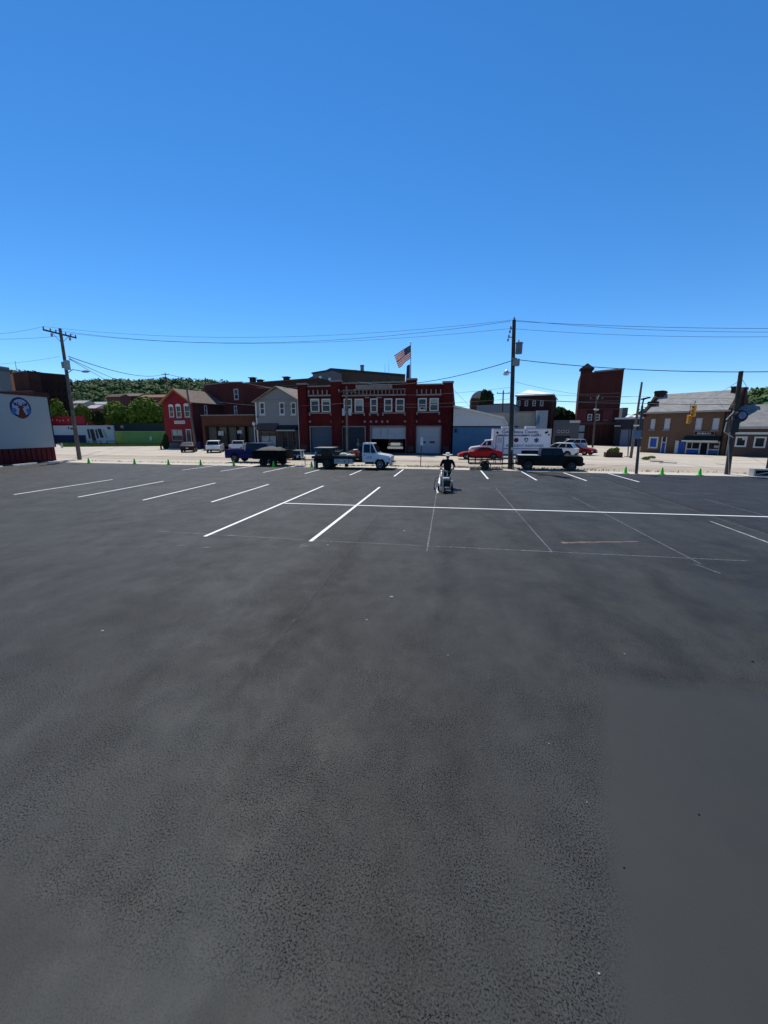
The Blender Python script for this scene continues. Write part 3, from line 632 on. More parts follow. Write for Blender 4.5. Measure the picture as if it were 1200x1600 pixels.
# ---- red gabled house -------------------------------------------------
HR = brick('painted_red_brick', (0.22, 0.020, 0.026), (0.18, 0.016, 0.022), (0.19, 0.03, 0.03), 0.25)
HR2 = brick('bare_dark_brick', (0.10, 0.035, 0.032), (0.075, 0.027, 0.026), (0.07, 0.035, 0.03), 0.4)
S = Site('red_house', (261, 700), (306, 699), 66.0, 64.0, 'bright red gabled house with three arched upper windows and a white name board', 'house')
W = S.W; rt = S.root
ze = S.z(257, 629.5); zg = S.z(275.5, 608.5); xg = S.q(275.5, 608.5)[0] * 0 + W / 2
fu = [S.rect(264.3, 271.5, 634.5, 652), S.rect(275.2, 283, 634, 652.5), S.rect(288, 296.3, 633.5, 652)]
fl = [S.rect(268.5, 285.5, 671, 688.5), S.rect(291, 299.3, 670.5, 694)]
D = 15.0
m = MB(); wall_h(m, 0, W, 0, ze, fu + fl, 0, .3); m.add([(0, 0, ze), (W, 0, ze), (W / 2, 0, zg)], [(0, 1, 2)]); m.build('front_wall', HR, rt)
Mr = Matrix(((0, -1, 0, W), (1, 0, 0, 0), (0, 0, 1, 0), (0, 0, 0, 1)))
su = [S.side(318.5, 633, W) + S.side(324.5, 649, W), S.side(352.8, 635, W) + S.side(357.8, 649, W)]
su = [(min(a[0], a[2]), max(a[0], a[2]), min(a[1], a[3]), max(a[1], a[3])) for a in su]
D = max(D, S.side(359.5, 629, W)[0])
m = MB(); wall_h(m, 0, D, 0, ze, [s_ for s_ in su if s_[3] < ze - .1], 0, .3, Mr); m.quad((0, 0, 0), (0, 0, ze), (0, D, ze), (0, D, 0)); m.quad((0, D, 0), (0, D, ze), (W, D, ze), (W, D, 0)); m.add([(0, D, ze), (W, D, ze), (W / 2, D, zg)], [(0, 2, 1)])
m.build('side_wall', HR2, rt)
k = .5; zo = (zg - ze) / (W / 2) * k
m = MB()
m.add([(W/2, -k, zg), (W + k, -k, ze - zo), (W + k, D + .3, ze - zo), (W/2, D + .3, zg), (W/2, -k, zg + .16), (W + k, -k, ze - zo + .16), (W + k, D + .3, ze - zo + .16), (W/2, D + .3, zg + .16)], [(0, 1, 2, 3), (4, 7, 6, 5), (1, 5, 6, 2), (3, 2, 6, 7)])
m.add([(W/2, -k, zg), (-k, -k, ze - zo), (-k, D + .3, ze - zo), (W/2, D + .3, zg), (W/2, -k, zg + .16), (-k, -k, ze - zo + .16), (-k, D + .3, ze - zo + .16), (W/2, D + .3, zg + .16)], [(0, 3, 2, 1), (4, 5, 6, 7), (1, 2, 6, 5), (3, 7, 6, 2)])
m.build('roof', shingle('dark_brown_shingle', (0.145, 0.105, 0.085)), rt)
BARGE = flat('orange_barge', (0.36, 0.13, 0.05), .7)
for sx in (-1, 1):
    e = W / 2 + sx * (W / 2 + k); MB().add([(W/2, -k - .05, zg - .16), (e, -k - .05, ze - zo - .16), (e, -k - .05, ze - zo + .16), (W/2, -k - .05, zg + .16), (W/2, -k - .003, zg - .16), (e, -k - .003, ze - zo - .16), (e, -k - .003, ze - zo + .16), (W/2, -k - .003, zg + .16)], [(0, 1, 2, 3), (7, 6, 5, 4), (3, 2, 6, 7), (0, 4, 5, 1), (1, 5, 6, 2)]).build('barge_board', BARGE, rt)
for w_ in fu:
    o = window(rt, (w_[0] + .004, w_[1] - .004, w_[2] + .004, w_[3] - .004), .02, fw=.13)
    m = MB(); c = (w_[0] + w_[1]) / 2; rr = (w_[1] - w_[0]) / 2; m.prism([(c + rr * 1.1 * math.cos(t * math.pi / 8), w_[3] + rr * .55 * math.sin(t * math.pi / 8)) for t in range(9)], -.06, -.003); m.build('window_hood', WHITE, o)
for w_ in su:
    if w_[3] < ze - .1: window(rt, (w_[0] + .004, w_[1] - .004, w_[2] + .004, w_[3] - .004), .02, fw=.13, M=Mr)
window(rt, (fl[0][0] + .004, fl[0][1] - .004, fl[0][2] + .004, fl[0][3] - .004), .02, fm=flat('frame_taupe', (.22, .18, .16), .7), fw=.14, sash=False, mull=1, name='shop_window', blind=.45)
o = window(rt, (fl[1][0] + .004, fl[1][1] - .004, fl[1][2] + .004, fl[1][3] - .004), .02, fw=.13, sash=False, name='door', sill=False)
r = S.rect(273, 289.5, 657.3, 662.3); o = MB().box(r[0], r[1], -.09, -.003, r[2], r[3]).build('name_board', BOARD, rt)
for i in range(9):
    xx = r[0] + .2 + i * (r[1] - r[0] - .4) / 8.5; MB().box(xx, xx + .12, -.098, -.091, r[2] + .2, r[2] + .2 + random.uniform(.1, .22)).build('lettering', STONE, o)
MB().box(.6, W - 1.6, -1.0, -.003, 0, fl[0][2] - .35).build('step', flat('step_stone', (.10, .09, .085), .9), rt, bevel=.03)
MB().tube((W + .12, -.35, 0), (W + .12, -.35, ze - 1.9), .06).build('downpipe', WHITE, rt)
# ---- brown single storey shop ----------------------------------------
S = Site('brown_shop', (319, 702), (401, 702), 60.5, 59.6, 'low brown brick shop with dark recessed windows between the red and grey houses', 'shop')
W = S.W; rt = S.root; H = S.z(350, 649.5); D = 9
BRB = brick('brown_shop_brick', (0.12, 0.045, 0.029), (0.09, 0.035, 0.023), (0.10, 0.05, 0.035), 0.35)
r = S.rect(321.5, 396.5, 666, 702); sh = (r[0], r[1], .05, r[3])
m = MB(); wall_h(m, 0, W, 0, H, [sh], 0, .8); m.quad((0, 0, 0), (0, 0, H), (0, D, H), (0, D, 0)); m.quad((W, 0, 0), (W, D, 0), (W, D, H), (W, 0, H)); m.quad((0, 0.6, H - .5), (W, .6, H - .5), (W, D, H - .5), (0, D, H - .5)); m.quad((0, D, 0), (0, D, H), (W, D, H), (W, D, 0)); m.quad((0, 0, H), (W, 0, H), (W, .6, H), (0, .6, H)); m.quad((0, .6, H), (W, .6, H), (W, .6, H - .5), (0, .6, H - .5))
m.build('wall', BRB, rt)
MB().box(-.06, W + .06, -.12, .66, H + .002, H + .16).build('coping', STONE, rt)
MB().box(.3, W - .3, -.06, -.003, sh[3] + .1, sh[3] + .22).build('band', flat('band_dark', (.06, .03, .02), .8), rt)
xs = [S.q(p, 680)[0] for p in (321.5, 336, 337.5, 352, 353.5, 367, 369, 380, 384, 396)]
cols = [flat('shop_panel_olive', (.085, .08, .06), .6), GLASS]
for i in range(0, 10, 2):
    x0, x1 = xs[i], xs[i + 1]
    window(rt, (x0 + .02, x1, .5, sh[3] - .02), .55, fm=flat('dark_frame', (.03, .028, .025), .6), fw=.12, sash=False, sill=False, name='shop_window', pane=cols[0] if i in (0, 4, 8) else GLASS)
x, z = S.q(345, 677, .5); MB().box(x - .5, x + .5, .50, .54, z - .35, z + .35).build('poster', flat('poster_pale', (.42, .40, .40), .8, var=.4, scale=2), rt)
x, z = S.q(374.5, 675, .5); MB().box(x - .45, x + .45, .50, .54, z - .25, z + .25).build('poster', flat('poster_pale', (.42, .40, .40), .8), rt)
MB().box(0.05, W - .05, .0, .5, .0, .48).build('stall_riser', DRB, rt) if False else None

# ---- white and blue garage right of the station -----------------------
S = Site('blue_garage', (706.5, 709.5), (806, 712), 53.0, 53.0, 'garage with white gabled siding over a blue painted wall, right of the fire station', 'garage')
W = S.W; rt = S.root; D = 14
zb = S.z(745, 665.5); BLU = flat('blue_wall', (0.042, 0.125, 0.23), .6, var=.1, scale=.6, grime=.25)
pts = [(0, zb)] + [S.q(*p) for p in ((706.9, 636.4), (786.8, 654.5), (792.7, 664.8))]
pts[1] = (0, pts[1][1]); pts[3] = (pts[3][0], zb)
m = MB(); wall_h(m, 0, W, 0, zb - .15, [], 0); m.quad((0, 0, 0), (0, 0, zb), (0, D, zb), (0, D, 0)); m.quad((W, 0, 0), (W, D, 0), (W, D, zb), (W, 0, zb)); m.quad((0, D, 0), (0, D, zb), (W, D, zb), (W, D, 0)); m.build('wall', BLU, rt)
m = MB(); m.add([(a, .0, b) for a, b in pts] + [(a, D, b) for a, b in pts], [(0, 3, 2, 1), (1, 2, 6, 5), (2, 3, 7, 6), (4, 5, 6, 7)])
m.build('gable', flat('gable_core', (.3, .3, .3)), rt)
# clapboards of the gable, one by one
WS = flat('white_siding', (.50, .49, .48), .55, var=.05)
nb = 11; z0 = zb; zt_ = pts[1][1]; hh = (zt_ - z0) / nb
def edge_x(z):
    a, b2, c = pts[1], pts[2], pts[3]
    if z > b2[1]: return a[0] + (a[1] - z) / (a[1] - b2[1]) * (b2[0] - a[0])
    return b2[0] + (b2[1] - z) / (b2[1] - c[1]) * (c[0] - b2[0])
wn = S.rect(712, 719, 640, 649.5)
for i in range(nb - 1):
    za, zc = z0 + i * hh, z0 + (i + 1) * hh - .01
    x1a, x1b = edge_x(za), edge_x(zc)
    segs = [(0.0, None)]
    MB().add([(0, -.045, za), (x1a, -.045, za), (x1b, -.02, zc), (0, -.02, zc), (0, -.003, za), (x1a, -.003, za), (x1b, -.003, zc), (0, -.003, zc)], [(0, 1, 2, 3), (0, 4, 5, 1), (3, 2, 6, 7), (1, 5, 6, 2)]).build('clapboard', WS, rt)
window(rt, wn, -.06, fw=.1, sash=False, sill=False, pane=flat('grey_pane', (.16, .19, .18), .3))
for a, b2 in ((pts[1], pts[2]), (pts[2], pts[3])):
    MB().add([(a[0], -.3, a[1]), (b2[0], -.3, b2[1]), (b2[0], -.3, b2[1] + .25), (a[0], -.3, a[1] + .25), (a[0], D, a[1] + .01), (b2[0], D, b2[1] + .01), (b2[0], D, b2[1] + .25), (a[0], D, a[1] + .25)], [(0, 1, 2, 3), (3, 2, 6, 7), (0, 4, 5, 1), (1, 5, 6, 2)]).build('roof_edge', flat('cream_trim', (.52, .50, .45), .7), rt)
MB().box(-.02, W + .1, -.08, -.003, zb - .14, zb - .005).build('trim_band', BLACK, rt)
x, z = S.q(712, 673); m = MB(); m.box(x - .12, x + .12, -.25, -.003, z - .25, z + .25); m.build('wall_lamp', BLACK, rt, bevel=.03)

# ---- buildings behind the garage and the county truck ------------------
CONC = flat('pale_concrete', (.33, .30, .25), .85, var=.12, scale=.4, grime=.3)
S = Site('concrete_wall_building', (762, 700), (836, 700), 68, 67, 'pale windowless concrete building behind the county truck', 'building')
W = S.W; rt = S.root; H = S.z(800, 645); 
m = MB(); wall_h(m, 0, W, 0, H); shell(m, W, 12, H); m.build('wall', CONC, rt)
MB().box(-.05, W + .05, -.1, .3, H + .002, H + .2).build('coping', STONE, rt)
S = Site('mural_building', (835.5, 700), (852, 700), 66, 66, 'narrow grey blue building end with a faded blue mural', 'building')
W = S.W; rt = S.root; H = S.z(842, 641.5); m = MB(); wall_h(m, 0, W, 0, H); shell(m, W, 8, H); m.build('wall', flat('grey_blue', (.22, .26, .29), .8, var=.12), rt)
r = S.rect(839.5, 843.5, 649, 664); MB().box(r[0], r[1], -.03, -.003, r[2], r[3]).build('mural', flat('mural_blue', (.07, .20, .32), .7, var=.5, scale=1.5), rt)
S = Site('grey_flat_building', (742, 700), (795, 700), 84, 82, 'flat roofed blue grey building between the station and the pole', 'building')
W = S.W; rt = S.root; H = S.z(770, 632.5); m = MB(); wall_h(m, 0, W, 0, H); shell(m, W, 12, H); m.build('wall', siding('grey_metal', (.18, .20, .24), .5), rt)
MB().box(-.05, W + .05, -.1, 12, H + .002, H + .2).build('coping', BLACK, rt)
S = Site('white_cone_hall', (802, 700), (857, 700), 92, 90, 'dark brick hall with a bright white hipped roof right of the tall pole', 'building')
W = S.W; rt = S.root; H = S.z(830, 618.5); D = 18; xs_ = S.q(861.5, 640)[0]
m = MB(); wall_h(m, 0, W, 0, H, [S.rect(p, p + 5, 626, 634) for p in (808, 820, 832, 844)]); m.quad((0, 0, 0), (0, 0, H), (0, D, H), (0, D, 0)); m.quad((W, 0, 0), (W, D, 0), (W, D, H), (W, 0, H)); m.quad((0, D, 0), (0, D, H), (W, D, H), (W, D, 0)); m.build('wall', brick('hall_brick', (.06, .02, .019), (.05, .016, .015), (.07, .03, .03), .5), rt)
for p in (808, 820, 832, 844): r = S.rect(p, p + 5, 626, 634); window(rt, r, .02, fw=.1)
zpk = S.z(826, 609, D / 2); xpk = S.q(826, 609, D / 2)[0]
MB().add([(-.3, -.3, H), (W + .3, -.3, H), (W + .3, D, H), (-.3, D, H), (xpk, D / 2, zpk), (-.3, -.3, H + .25), (W + .3, -.3, H + .25), (W + .3, D, H + .25), (-.3, D, H + .25)], [(5, 6, 4), (6, 7, 4), (7, 8, 4), (8, 5, 4), (0, 1, 6, 5), (1, 2, 7, 6), (0, 5, 8, 3)]).build('roof', flat('white_roof', (.80, .80, .76), .5), rt)
S = Site('white_roofed_shed', (733, 700), (768, 700), 110, 110, 'tan domed roof behind the fire station beside the dark tree', 'building')
W = S.W; rt = S.root; H = S.z(745, 622)
m = MB(); wall_h(m, 0, W, 0, H); shell(m, W, 8, H); m.build('wall', DBR, rt)
MB().prism([(0, H)] + [(W * (.5 - .5 * math.cos(t * math.pi / 8)), H + (S.z(747, 610) - H) * math.sin(t * math.pi / 8)) for t in range(1, 8)] + [(W, H)], 0, 8).build('roof', flat('tan_roof', (.30, .26, .22), .8), rt, smooth=True)
S = Site('grey_workshop', (862, 700), (902, 700), 78, 77, 'dark grey workshop with a row of small windows left of the brick tower', 'workshop')
W = S.W; rt = S.root; H = S.z(880, 656.5)
ws = [S.rect(a, a + 4.5, 672, 676) for a in (870.5, 877.5, 884.5)]; dr = S.rect(866, 890, 681, 700); dr = (dr[0], dr[1], 0, dr[3])
m = MB(); wall_h(m, 0, W, 0, H, ws + [dr]); shell(m, W, 10, H); m.build('wall', siding('dark_grey_metal', (.085, .085, .095), .4), rt)
for w_ in ws: window(rt, w_, .02, fw=.06, sash=False, sill=False)
panel_door(rt, dr, .2, flat('door_dark', (.03, .03, .032), .6), 4)
x0, z = S.q(893, 659); MB().box(x0 - .3, x0 + 1.4, -.5, -.01, z - .2, z + .2).build('canopy', WHITE, rt)

# ---- tall brick tower ---------------------------------------------------
TB = brick('tower_brick', (.075, .021, .018), (.056, .016, .014), (.11, .05, .04), .5)
S = Site('brick_tower', (897, 697), (961.5, 698), 96, 94, 'tall dark red brick tower with a small gabled cupola on its left corner', 'tower')
W = S.W; rt = S.root; D = 16
H1, H2 = S.z(926, 582), S.z(968, 577.8)
xc = S.q(926, 577)[0] ; zc = S.z(926, 574.5); zp = S.z(914, 568)
wn = [S.rect(918, 925, 647, 657), S.rect(930, 937, 647, 657), S.rect(944, 950, 646, 656)]
gd = S.rect(899.5, 913, 664.5, 690)
hb = S.z(930, 661)
m = MB(); Hm = min(H1, H2) - .2; wall_h(m, 0, W, 0, Hm, wn + [gd]); m.add([(0, 0, Hm), (W, 0, Hm), (W, 0, H2), (xc, 0, H1), (0, 0, H1)], [(0, 1, 2, 3, 4)])
m.quad((0, 0, 0), (0, 0, H1), (0, D, H1), (0, D, 0)); m.quad((W, 0, 0), (W, D, 0), (W, D, H2), (W, 0, H2)); m.quad((0, D, 0), (0, D, H1), (W, D, H2), (W, D, 0)); m.quad((0, 0, H1), (W, 0, H2), (W, D, H2), (0, D, H1))
m.build('wall', TB, rt)
xl = 0.0
m = MB(); m.box(xl, xc, -.05, 3.5, H1 - .02, zc - .05); m.build('cupola', brick('cupola_brick', (.06, .02, .018), (.05, .016, .015), (.05, .02, .02), .5), rt)
m = MB(); e = .35; m.prism([(xl - e, zc - .15), (xc + e, zc - .15), ((xl + xc) / 2, zp)], -.4, 3.9); m.build('cupola_roof', flat('tower_roof', (.05, .045, .045), .8), rt)
m = MB(); m.add([(xc + e, -.12, H1), (W + .1, -.12, H2), (W + .1, -.12, H2 + .3), (xc + e, -.12, H1 + .3), (xc + e, .4, H1), (W + .1, .4, H2), (W + .1, .4, H2 + .3), (xc + e, .4, H1 + .3)], [(0, 1, 2, 3), (3, 2, 6, 7), (0, 4, 5, 1), (1, 5, 6, 2)]); m.build('coping', STONE, rt)
for yy, hgt in ((615.5, .3), (627, .25), (639.5, .22), (661.5, .5)):
    z = S.z(930, yy); MB().box(0, W, -.12, -.003, z - hgt / 2, z + hgt / 2).build('band', flat('band_red_dark', (.10, .05, .045), .8), rt)
for x0, x1 in ((902, 916), (942, 957)):
    r = S.rect(x0, x1, 641, 659); MB().box(r[0], r[1], -.07, -.003, r[2], r[3]).build('brick_panel', flat('panel_red', (.12, .03, .034), .8, var=.2), rt)
for r in wn: window(rt, r, .02, fw=.15)
panel_door(rt, gd, .1, GDW, 4, 'roller_door'); z = S.z(906, 675.5); MB().box(gd[0], gd[1], .02, .09, z - .15, z + .15).build('door_rail', BLACK, rt)
for xx in (918.5, 927, 938, 947): r = S.rect(xx, xx + 1.2, 664, 692); MB().box(r[0], r[1], -.1, -.003, 0, r[3]).build('pilaster', DBR, rt)
S = Site('tower_annex', (957, 698), (1003, 702), 92, 88, 'low dark annex with grey roller shutters right of the brick tower', 'building')
W = S.W; rt = S.root; H = S.z(980, 655); sh = [S.rect(968, 984.5, 671, 700), S.rect(985.5, 993, 671, 700)]; sh = [(a, b, 0.02, d) for a, b, c, d in sh]
m = MB(); wall_h(m, 0, W, 0, H, sh); shell(m, W, 12, H); m.build('wall', flat('annex_dark', (.045, .04, .045), .8, var=.3), rt)
for s_ in sh: panel_door(rt, s_, .15, flat('shutter_grey', (.24, .26, .30), .6), 5, 'roller_shutter')
MB().box(-.1, W + .1, -.2, .3, H + .002, H + .35).build('coping', flat('pale_coping', (.55, .53, .5), .8), rt)
r = S.rect(963, 970, 664.5, 666.5); MB().box(r[0], r[1], -.8, -.003, r[2], r[3]).build('canopy', WHITE, rt)
S = Site('white_dome_building', (980, 700), (1006, 700), 130, 126, 'far low building with small white roof domes beyond the annex', 'building')
W = S.W; rt = S.root; H = S.z(990, 655); m = MB(); wall_h(m, 0, W, 0, H); shell(m, W, 10, H); m.build('wall', DBR, rt)
for xx, rr in ((985.5, 2.3), (995, 2.0)):
    x, z = S.q(xx, 653, 3); MB().ell((x, 3, H), (rr * .7, rr * .7, rr * .65), 12, 8).build('roof_dome', flat('dome_white', (.7, .7, .68), .5), rt, smooth=True)
S = Site('hilltop_block', (970.5, 660), (979, 660), 300, 300, 'small grey block standing on the far hill right of the tower', 'building')
W = S.W; H = S.z(975, 637); m = MB(); wall_h(m, 0, W, 0, H); shell(m, W, 8, H); m.build('wall', flat('far_grey', (.16, .15, .15), .9), S.root)

# ---- right brick shop building with the blue boards ----------------------
TAN = brick('tan_brick', (.165, .092, .056), (.125, .068, .042), (.13, .10, .08), .35)
S = Site('corner_tavern', (999.5, 706.5), (1131, 713.5), 63.2, 56.6, 'brown brick corner building with grey roof, blue boards and a small shopfront', 'building')
W = S.W; rt = S.root; D = 8.0
H = S.z(1060, 644.5); H = (S.z(1010, 645.5) + S.z(1130, 642)) / 2
uw = [S.rect(1016, 1023.6, 654.5, 671), S.rect(1037.3, 1047, 653.8, 671.5), S.rect(1086, 1096.8, 653.2, 672), S.rect(1112.5, 1123.5, 653.3, 672)]
lw = [S.rect(1013.3, 1028.4, 682.5, 700.5), S.rect(1032.8, 1041, 683, 706.5), S.rect(1054, 1069, 688.5, 708.5), S.rect(1071, 1125, 689.5, 711.5)]
lw[1] = (lw[1][0], lw[1][1], .02, lw[1][3]); lw[2] = (lw[2][0], lw[2][1], .02, lw[2][3]); lw[3] = (lw[3][0], lw[3][1], .02, lw[3][3])
m = MB(); wall_h(m, 0, W, 0, H, uw + lw, 0, .25)
zr = S.z(1085, 615, D / 2)
m.add([(0, 0, 0), (0, D, 0), (0, D, H), (0, D / 2, zr), (0, 0, H)], [(0, 1, 2, 3, 4)]); m.add([(W, 0, 0), (W, D, 0), (W, D, H), (W, D / 2, zr), (W, 0, H)], [(4, 3, 2, 1, 0)]); m.quad((0, D, 0), (0, D, H), (W, D, H), (W, D, 0)); m.build('wall', TAN, rt)
m = MB(); m.add([(.25, -.35, H - .05), (W - .25, -.35, H - .05), (W - .25, D / 2, zr), (.25, D / 2, zr), (W - .25, D + .3, H - .05), (.25, D + .3, H - .05), (.25, -.35, H + .12), (W - .25, -.35, H + .12), (W - .25, D / 2, zr + .17), (.25, D / 2, zr + .17)], [(0, 1, 7, 6), (6, 7, 8, 9), (0, 3, 2, 1), (9, 8, 4, 5), (0, 6, 9, 3), (1, 2, 8, 7)])
m.build('roof', shingle('grey_shingle', (.27, .265, .25)), rt)
CHB = brick('chimney_brick', (.06, .03, .026), (.045, .023, .02), (.05, .035, .03), .5)
# stepped gable parapets with chimneys
for x0, x1 in ((-.1, .24), (W - .24, W + .1)):
    m = MB(); st = [(-.3, H - .4), (-.3, H + .9), (.8, H + .9), (.8, H + 1.1)]
    poly = [(-.35, H - .5), (-.35, H + .25), (D / 2 - .6, zr + .28), (D / 2 + .6, zr + .28), (D + .3, H + .25), (D + .3, H - .5)]
    m.prism(poly, x0, x1, 'x'); m.build('gable_parapet', CHB, rt)
for x0, y0, h in ((-.1, D / 2 - .9, 2.0), (-.1, 1.1, .0)):
    zz = zr - .85 if h else H + .35
    m = MB(); m.box(x0 - .1, x0 + 1.0, y0, y0 + 1.5, zz - .8, zz + (1.5 if h else 1.3)); m.box(x0 - .17, x0 + 1.07, y0 - .07, y0 + 1.57, zz + (1.2 if h else 1.0), zz + (1.35 if h else 1.15)); m.build('chimney', CHB, rt)
for x0, y0, h in ((W - 1.15, D / 2 - .7, .75), (W - .35, D / 2 - .3, .6)):
    m = MB(); m.box(x0, x0 + .6, y0, y0 + .9, zr - 2, zr + h - .4); m.box(x0 - .06, x0 + .66, y0 - .06, y0 + .96, zr + h - .4, zr + h - .2); m.build('chimney', CHB, rt)
MB().box(.0, W, -.42, -.36, H - .1, H + .06).build('gutter', flat('gutter_pale', (.34, .32, .29), .7), rt)
for u_ in uw:
    o = MB().box(u_[0] + .01, u_[1] - .01, .10, .14, u_[2] + .01, u_[3] - .01).build('boarded_window', BOARD, rt); MB().box(u_[0] - .1, u_[1] + .1, -.08, -.003, u_[2] - .16, u_[2] - .01).build('sill', STONE, o)
BB = flat('blue_board', (.020, .085, .33), .5, var=.06)
def inset(r, d): return (r[0] + d, r[1] - d, r[2] + d, r[3] - d)
o = window(rt, inset(lw[0], .005), .02, fm=flat('cream_frame', (.48, .46, .43), .7), fw=.2, sash=False, pane=BB)
zt_ = lw[1][3] - .75
o = MB().box(lw[1][0] + .12, lw[1][1] - .12, .1, .15, .03, zt_).build('door', BB, rt); m = MB(); m.box(lw[1][0], lw[1][0] + .11, -.03, .2, 0.02, lw[1][3]).box(lw[1][1] - .11, lw[1][1], -.03, .2, 0.02, lw[1][3]).box(lw[1][0] + .11, lw[1][1] - .11, .0, .2, zt_, zt_ + .1); m.build('door_frame', WHITE, o)
MB().tube((lw[1][0] + .25, .08, .95), (lw[1][0] + .25, .0, .95), .04).build('handle', STONE, o)
MB().box(lw[1][0] + .12, lw[1][1] - .12, .1, .12, zt_ + .11, lw[1][3]).build('transom', GLASS, rt)
xm = lw[2][0] + (lw[2][1] - lw[2][0]) * .36
MB().box(lw[2][0], xm, .02, .1, .03, lw[2][3]).build('white_panel', WHITE, rt); o = MB().box(xm + .03, lw[2][1], .08, .13, .03, lw[2][3] - .06).build('door', BB, rt)
MB().tube((xm + .2, .07, .95), (xm + .2, -.01, .95), .04).build('handle', STONE, o)
# shopfront
a, b, c, d = lw[3]
zs_ = S.z(1080, 702.5)
o = empty('shopfront', (0, 0, 0)); col.objects.unlink(o); link(o, rt)
xs = [S.q(p, 700)[0] for p in (1071, 1080, 1092, 1094.5, 1105, 1107.5, 1118, 1124.8)]
fr = MB(); 
for x in (xs[0], xs[2], xs[4], xs[7] - .12): fr.box(x, x + .14, -.02, .16, .03, d - .01)
fr.box(xs[0], xs[2], -.015, .16, zs_, zs_ + .14).box(xs[4], xs[7], -.015, .16, zs_, zs_ + .14).box(xs[0], xs[7], -.018, .16, d - .2, d - .02).box(xs[1], xs[1] + .07, .0, .15, zs_, d)
fr.build('shop_frame', WHITE, rt)
MB().box(xs[0] + .14, xs[2], .10, .12, zs_ + .14, d - .2).build('shop_pane', GLASS, rt); MB().box(xs[4] + .14, xs[7] - .12, .10, .12, zs_ + .14, d - .2).build('shop_pane', GLASS, rt)
MB().box(xs[6] - .2, xs[7] - .14, .07, .09, zs_ + .3, d - .5).build('poster', flat('poster_pale', (.42, .40, .40), .8), rt)
for x0, x1 in ((xs[0] + .16, xs[2] - .03), (xs[4] + .16, xs[7] - .14)): MB().box(x0, x1, .03, .09, .1, zs_ - .06).build('riser_panel', BB, rt)
MB().box(xs[2] + .15, xs[4] - .01, .18, .24, .03, d - .02).build('open_doorway', DARK, rt)
col.objects.unlink(o); bpy.data.objects.remove(o)
aw = [S.q(p, 685)[0] for p in (1070.5, 1127)]; za, zc = S.z(1100, 681.5), S.z(1100, 688.3)
MB().prism([(-.85, zc), (-.003, zc), (-.003, za), (-.25, za)], aw[0], aw[1], 'x').build('awning', flat('awning_dark_green', (.016, .022, .02), .75), rt)
MB().box(aw[0] - .1, aw[1] - .1, -.90, -.855, zc - .15, zc + .02).build('awning_edge', flat('awning_edge_pale', (.55, .55, .5), .7), rt)
r = S.rect(1085, 1117.5, 673.8, 680.3); o = MB().box(r[0], r[1], -.14, -.003, r[2], r[3]).build('shop_sign', flat('sign_maroon', (.035, .012, .012), .6), rt, bevel=.01)
ft = MB(); ft.box(r[0], r[1], -.16, -.141, r[3] - .06, r[3]).box(r[0], r[1], -.16, -.141, r[2], r[2] + .06).box(r[0], r[0] + .06, -.16, -.141, r[2] + .06, r[3] - .06).box(r[1] - .06, r[1], -.16, -.141, r[2] + .06, r[3] - .06); ft.build('sign_border', flat('sign_border', (.25, .2, .19), .6), o)
sc_ = MB(); x = r[0] + .35; zmid = (r[2] + r[3]) / 2; random.seed(3)
while x < r[1] - .4:
    w_ = random.uniform(.10, .22); sc_.tube((x, -.15, zmid - .12), (x + w_ * .6, -.15, zmid + random.uniform(.08, .2)), .035, .03, 5); sc_.tube((x + w_ * .4, -.15, zmid + .08), (x + w_, -.15, zmid - .12), .03, .03, 5); x += w_ * 1.15
sc_.build('lettering', flat('sign_letter', (.55, .5, .46), .5), o, kind='stuff')
MB().tube((W + .3, -.5, 0), (W + .3, -.5, H), .07).build('downpipe', WHITE, rt); MB().tube((W - .5, -.12, 0), (W - .5, -.12, H), .07).build('downpipe', BLACK, rt)
# ---- low building far right -----------------------------------------------
S = Site('low_brick_building', (1141, 713.2), (1260, 717), 54.5, 52.0, 'low brown brick building with wide grey roof and white framed windows at far right', 'building')
W = S.W; rt = S.root; D = 12; H = S.z(1170, 668.5)
LB = brick('dull_brown_brick', (.105, .065, .055), (.08, .05, .042), (.08, .065, .055), .35)
uw = [S.rect(1148.5, 1167, 682, 698.3), S.rect(1177.5, 1197, 682.3, 700)]
m = MB(); wall_h(m, 0, W, 0, H, uw, 0, .25); shell(m, W, D, H, top=False); m.build('wall', LB, rt)
for i, u_ in enumerate(uw):
    o = window(rt, inset(u_, .005), .02, fw=.16, sash=False, sill=False)
    if i == 0: MB().box((u_[0] + u_[1]) / 2 + .1, u_[1] - .16, .06, .09, (u_[2] + u_[3]) / 2 + .2, u_[3] - .16).build('pale_card', BOARD, o)
zt_ = S.z(1180, 634, 6)
MB().add([(-.3, -.4, H), (W, -.4, H), (W, 6, zt_), (.1, 6, zt_), (W, D, H), (-.3, D, H), (-.3, -.4, H + .15), (W, -.4, H + .15), (W, 6, zt_ + .15), (.1, 6, zt_ + .15)], [(0, 1, 7, 6), (6, 7, 8, 9), (9, 8, 4, 5), (0, 6, 9, 3), (5, 0, 3)]).build('roof', shingle('grey_shingle_dark', (.22, .22, .21)), rt)
z = S.z(1170, 677); MB().box(-.2, W, -.08, -.003, z - .13, z + .13).build('white_band', WHITE, rt)
MB().box(-.25, W, -.46, -.41, H - .12, H + .1).build('gutter', flat('gutter_pale'  , (.34, .32, .29), .7), rt)

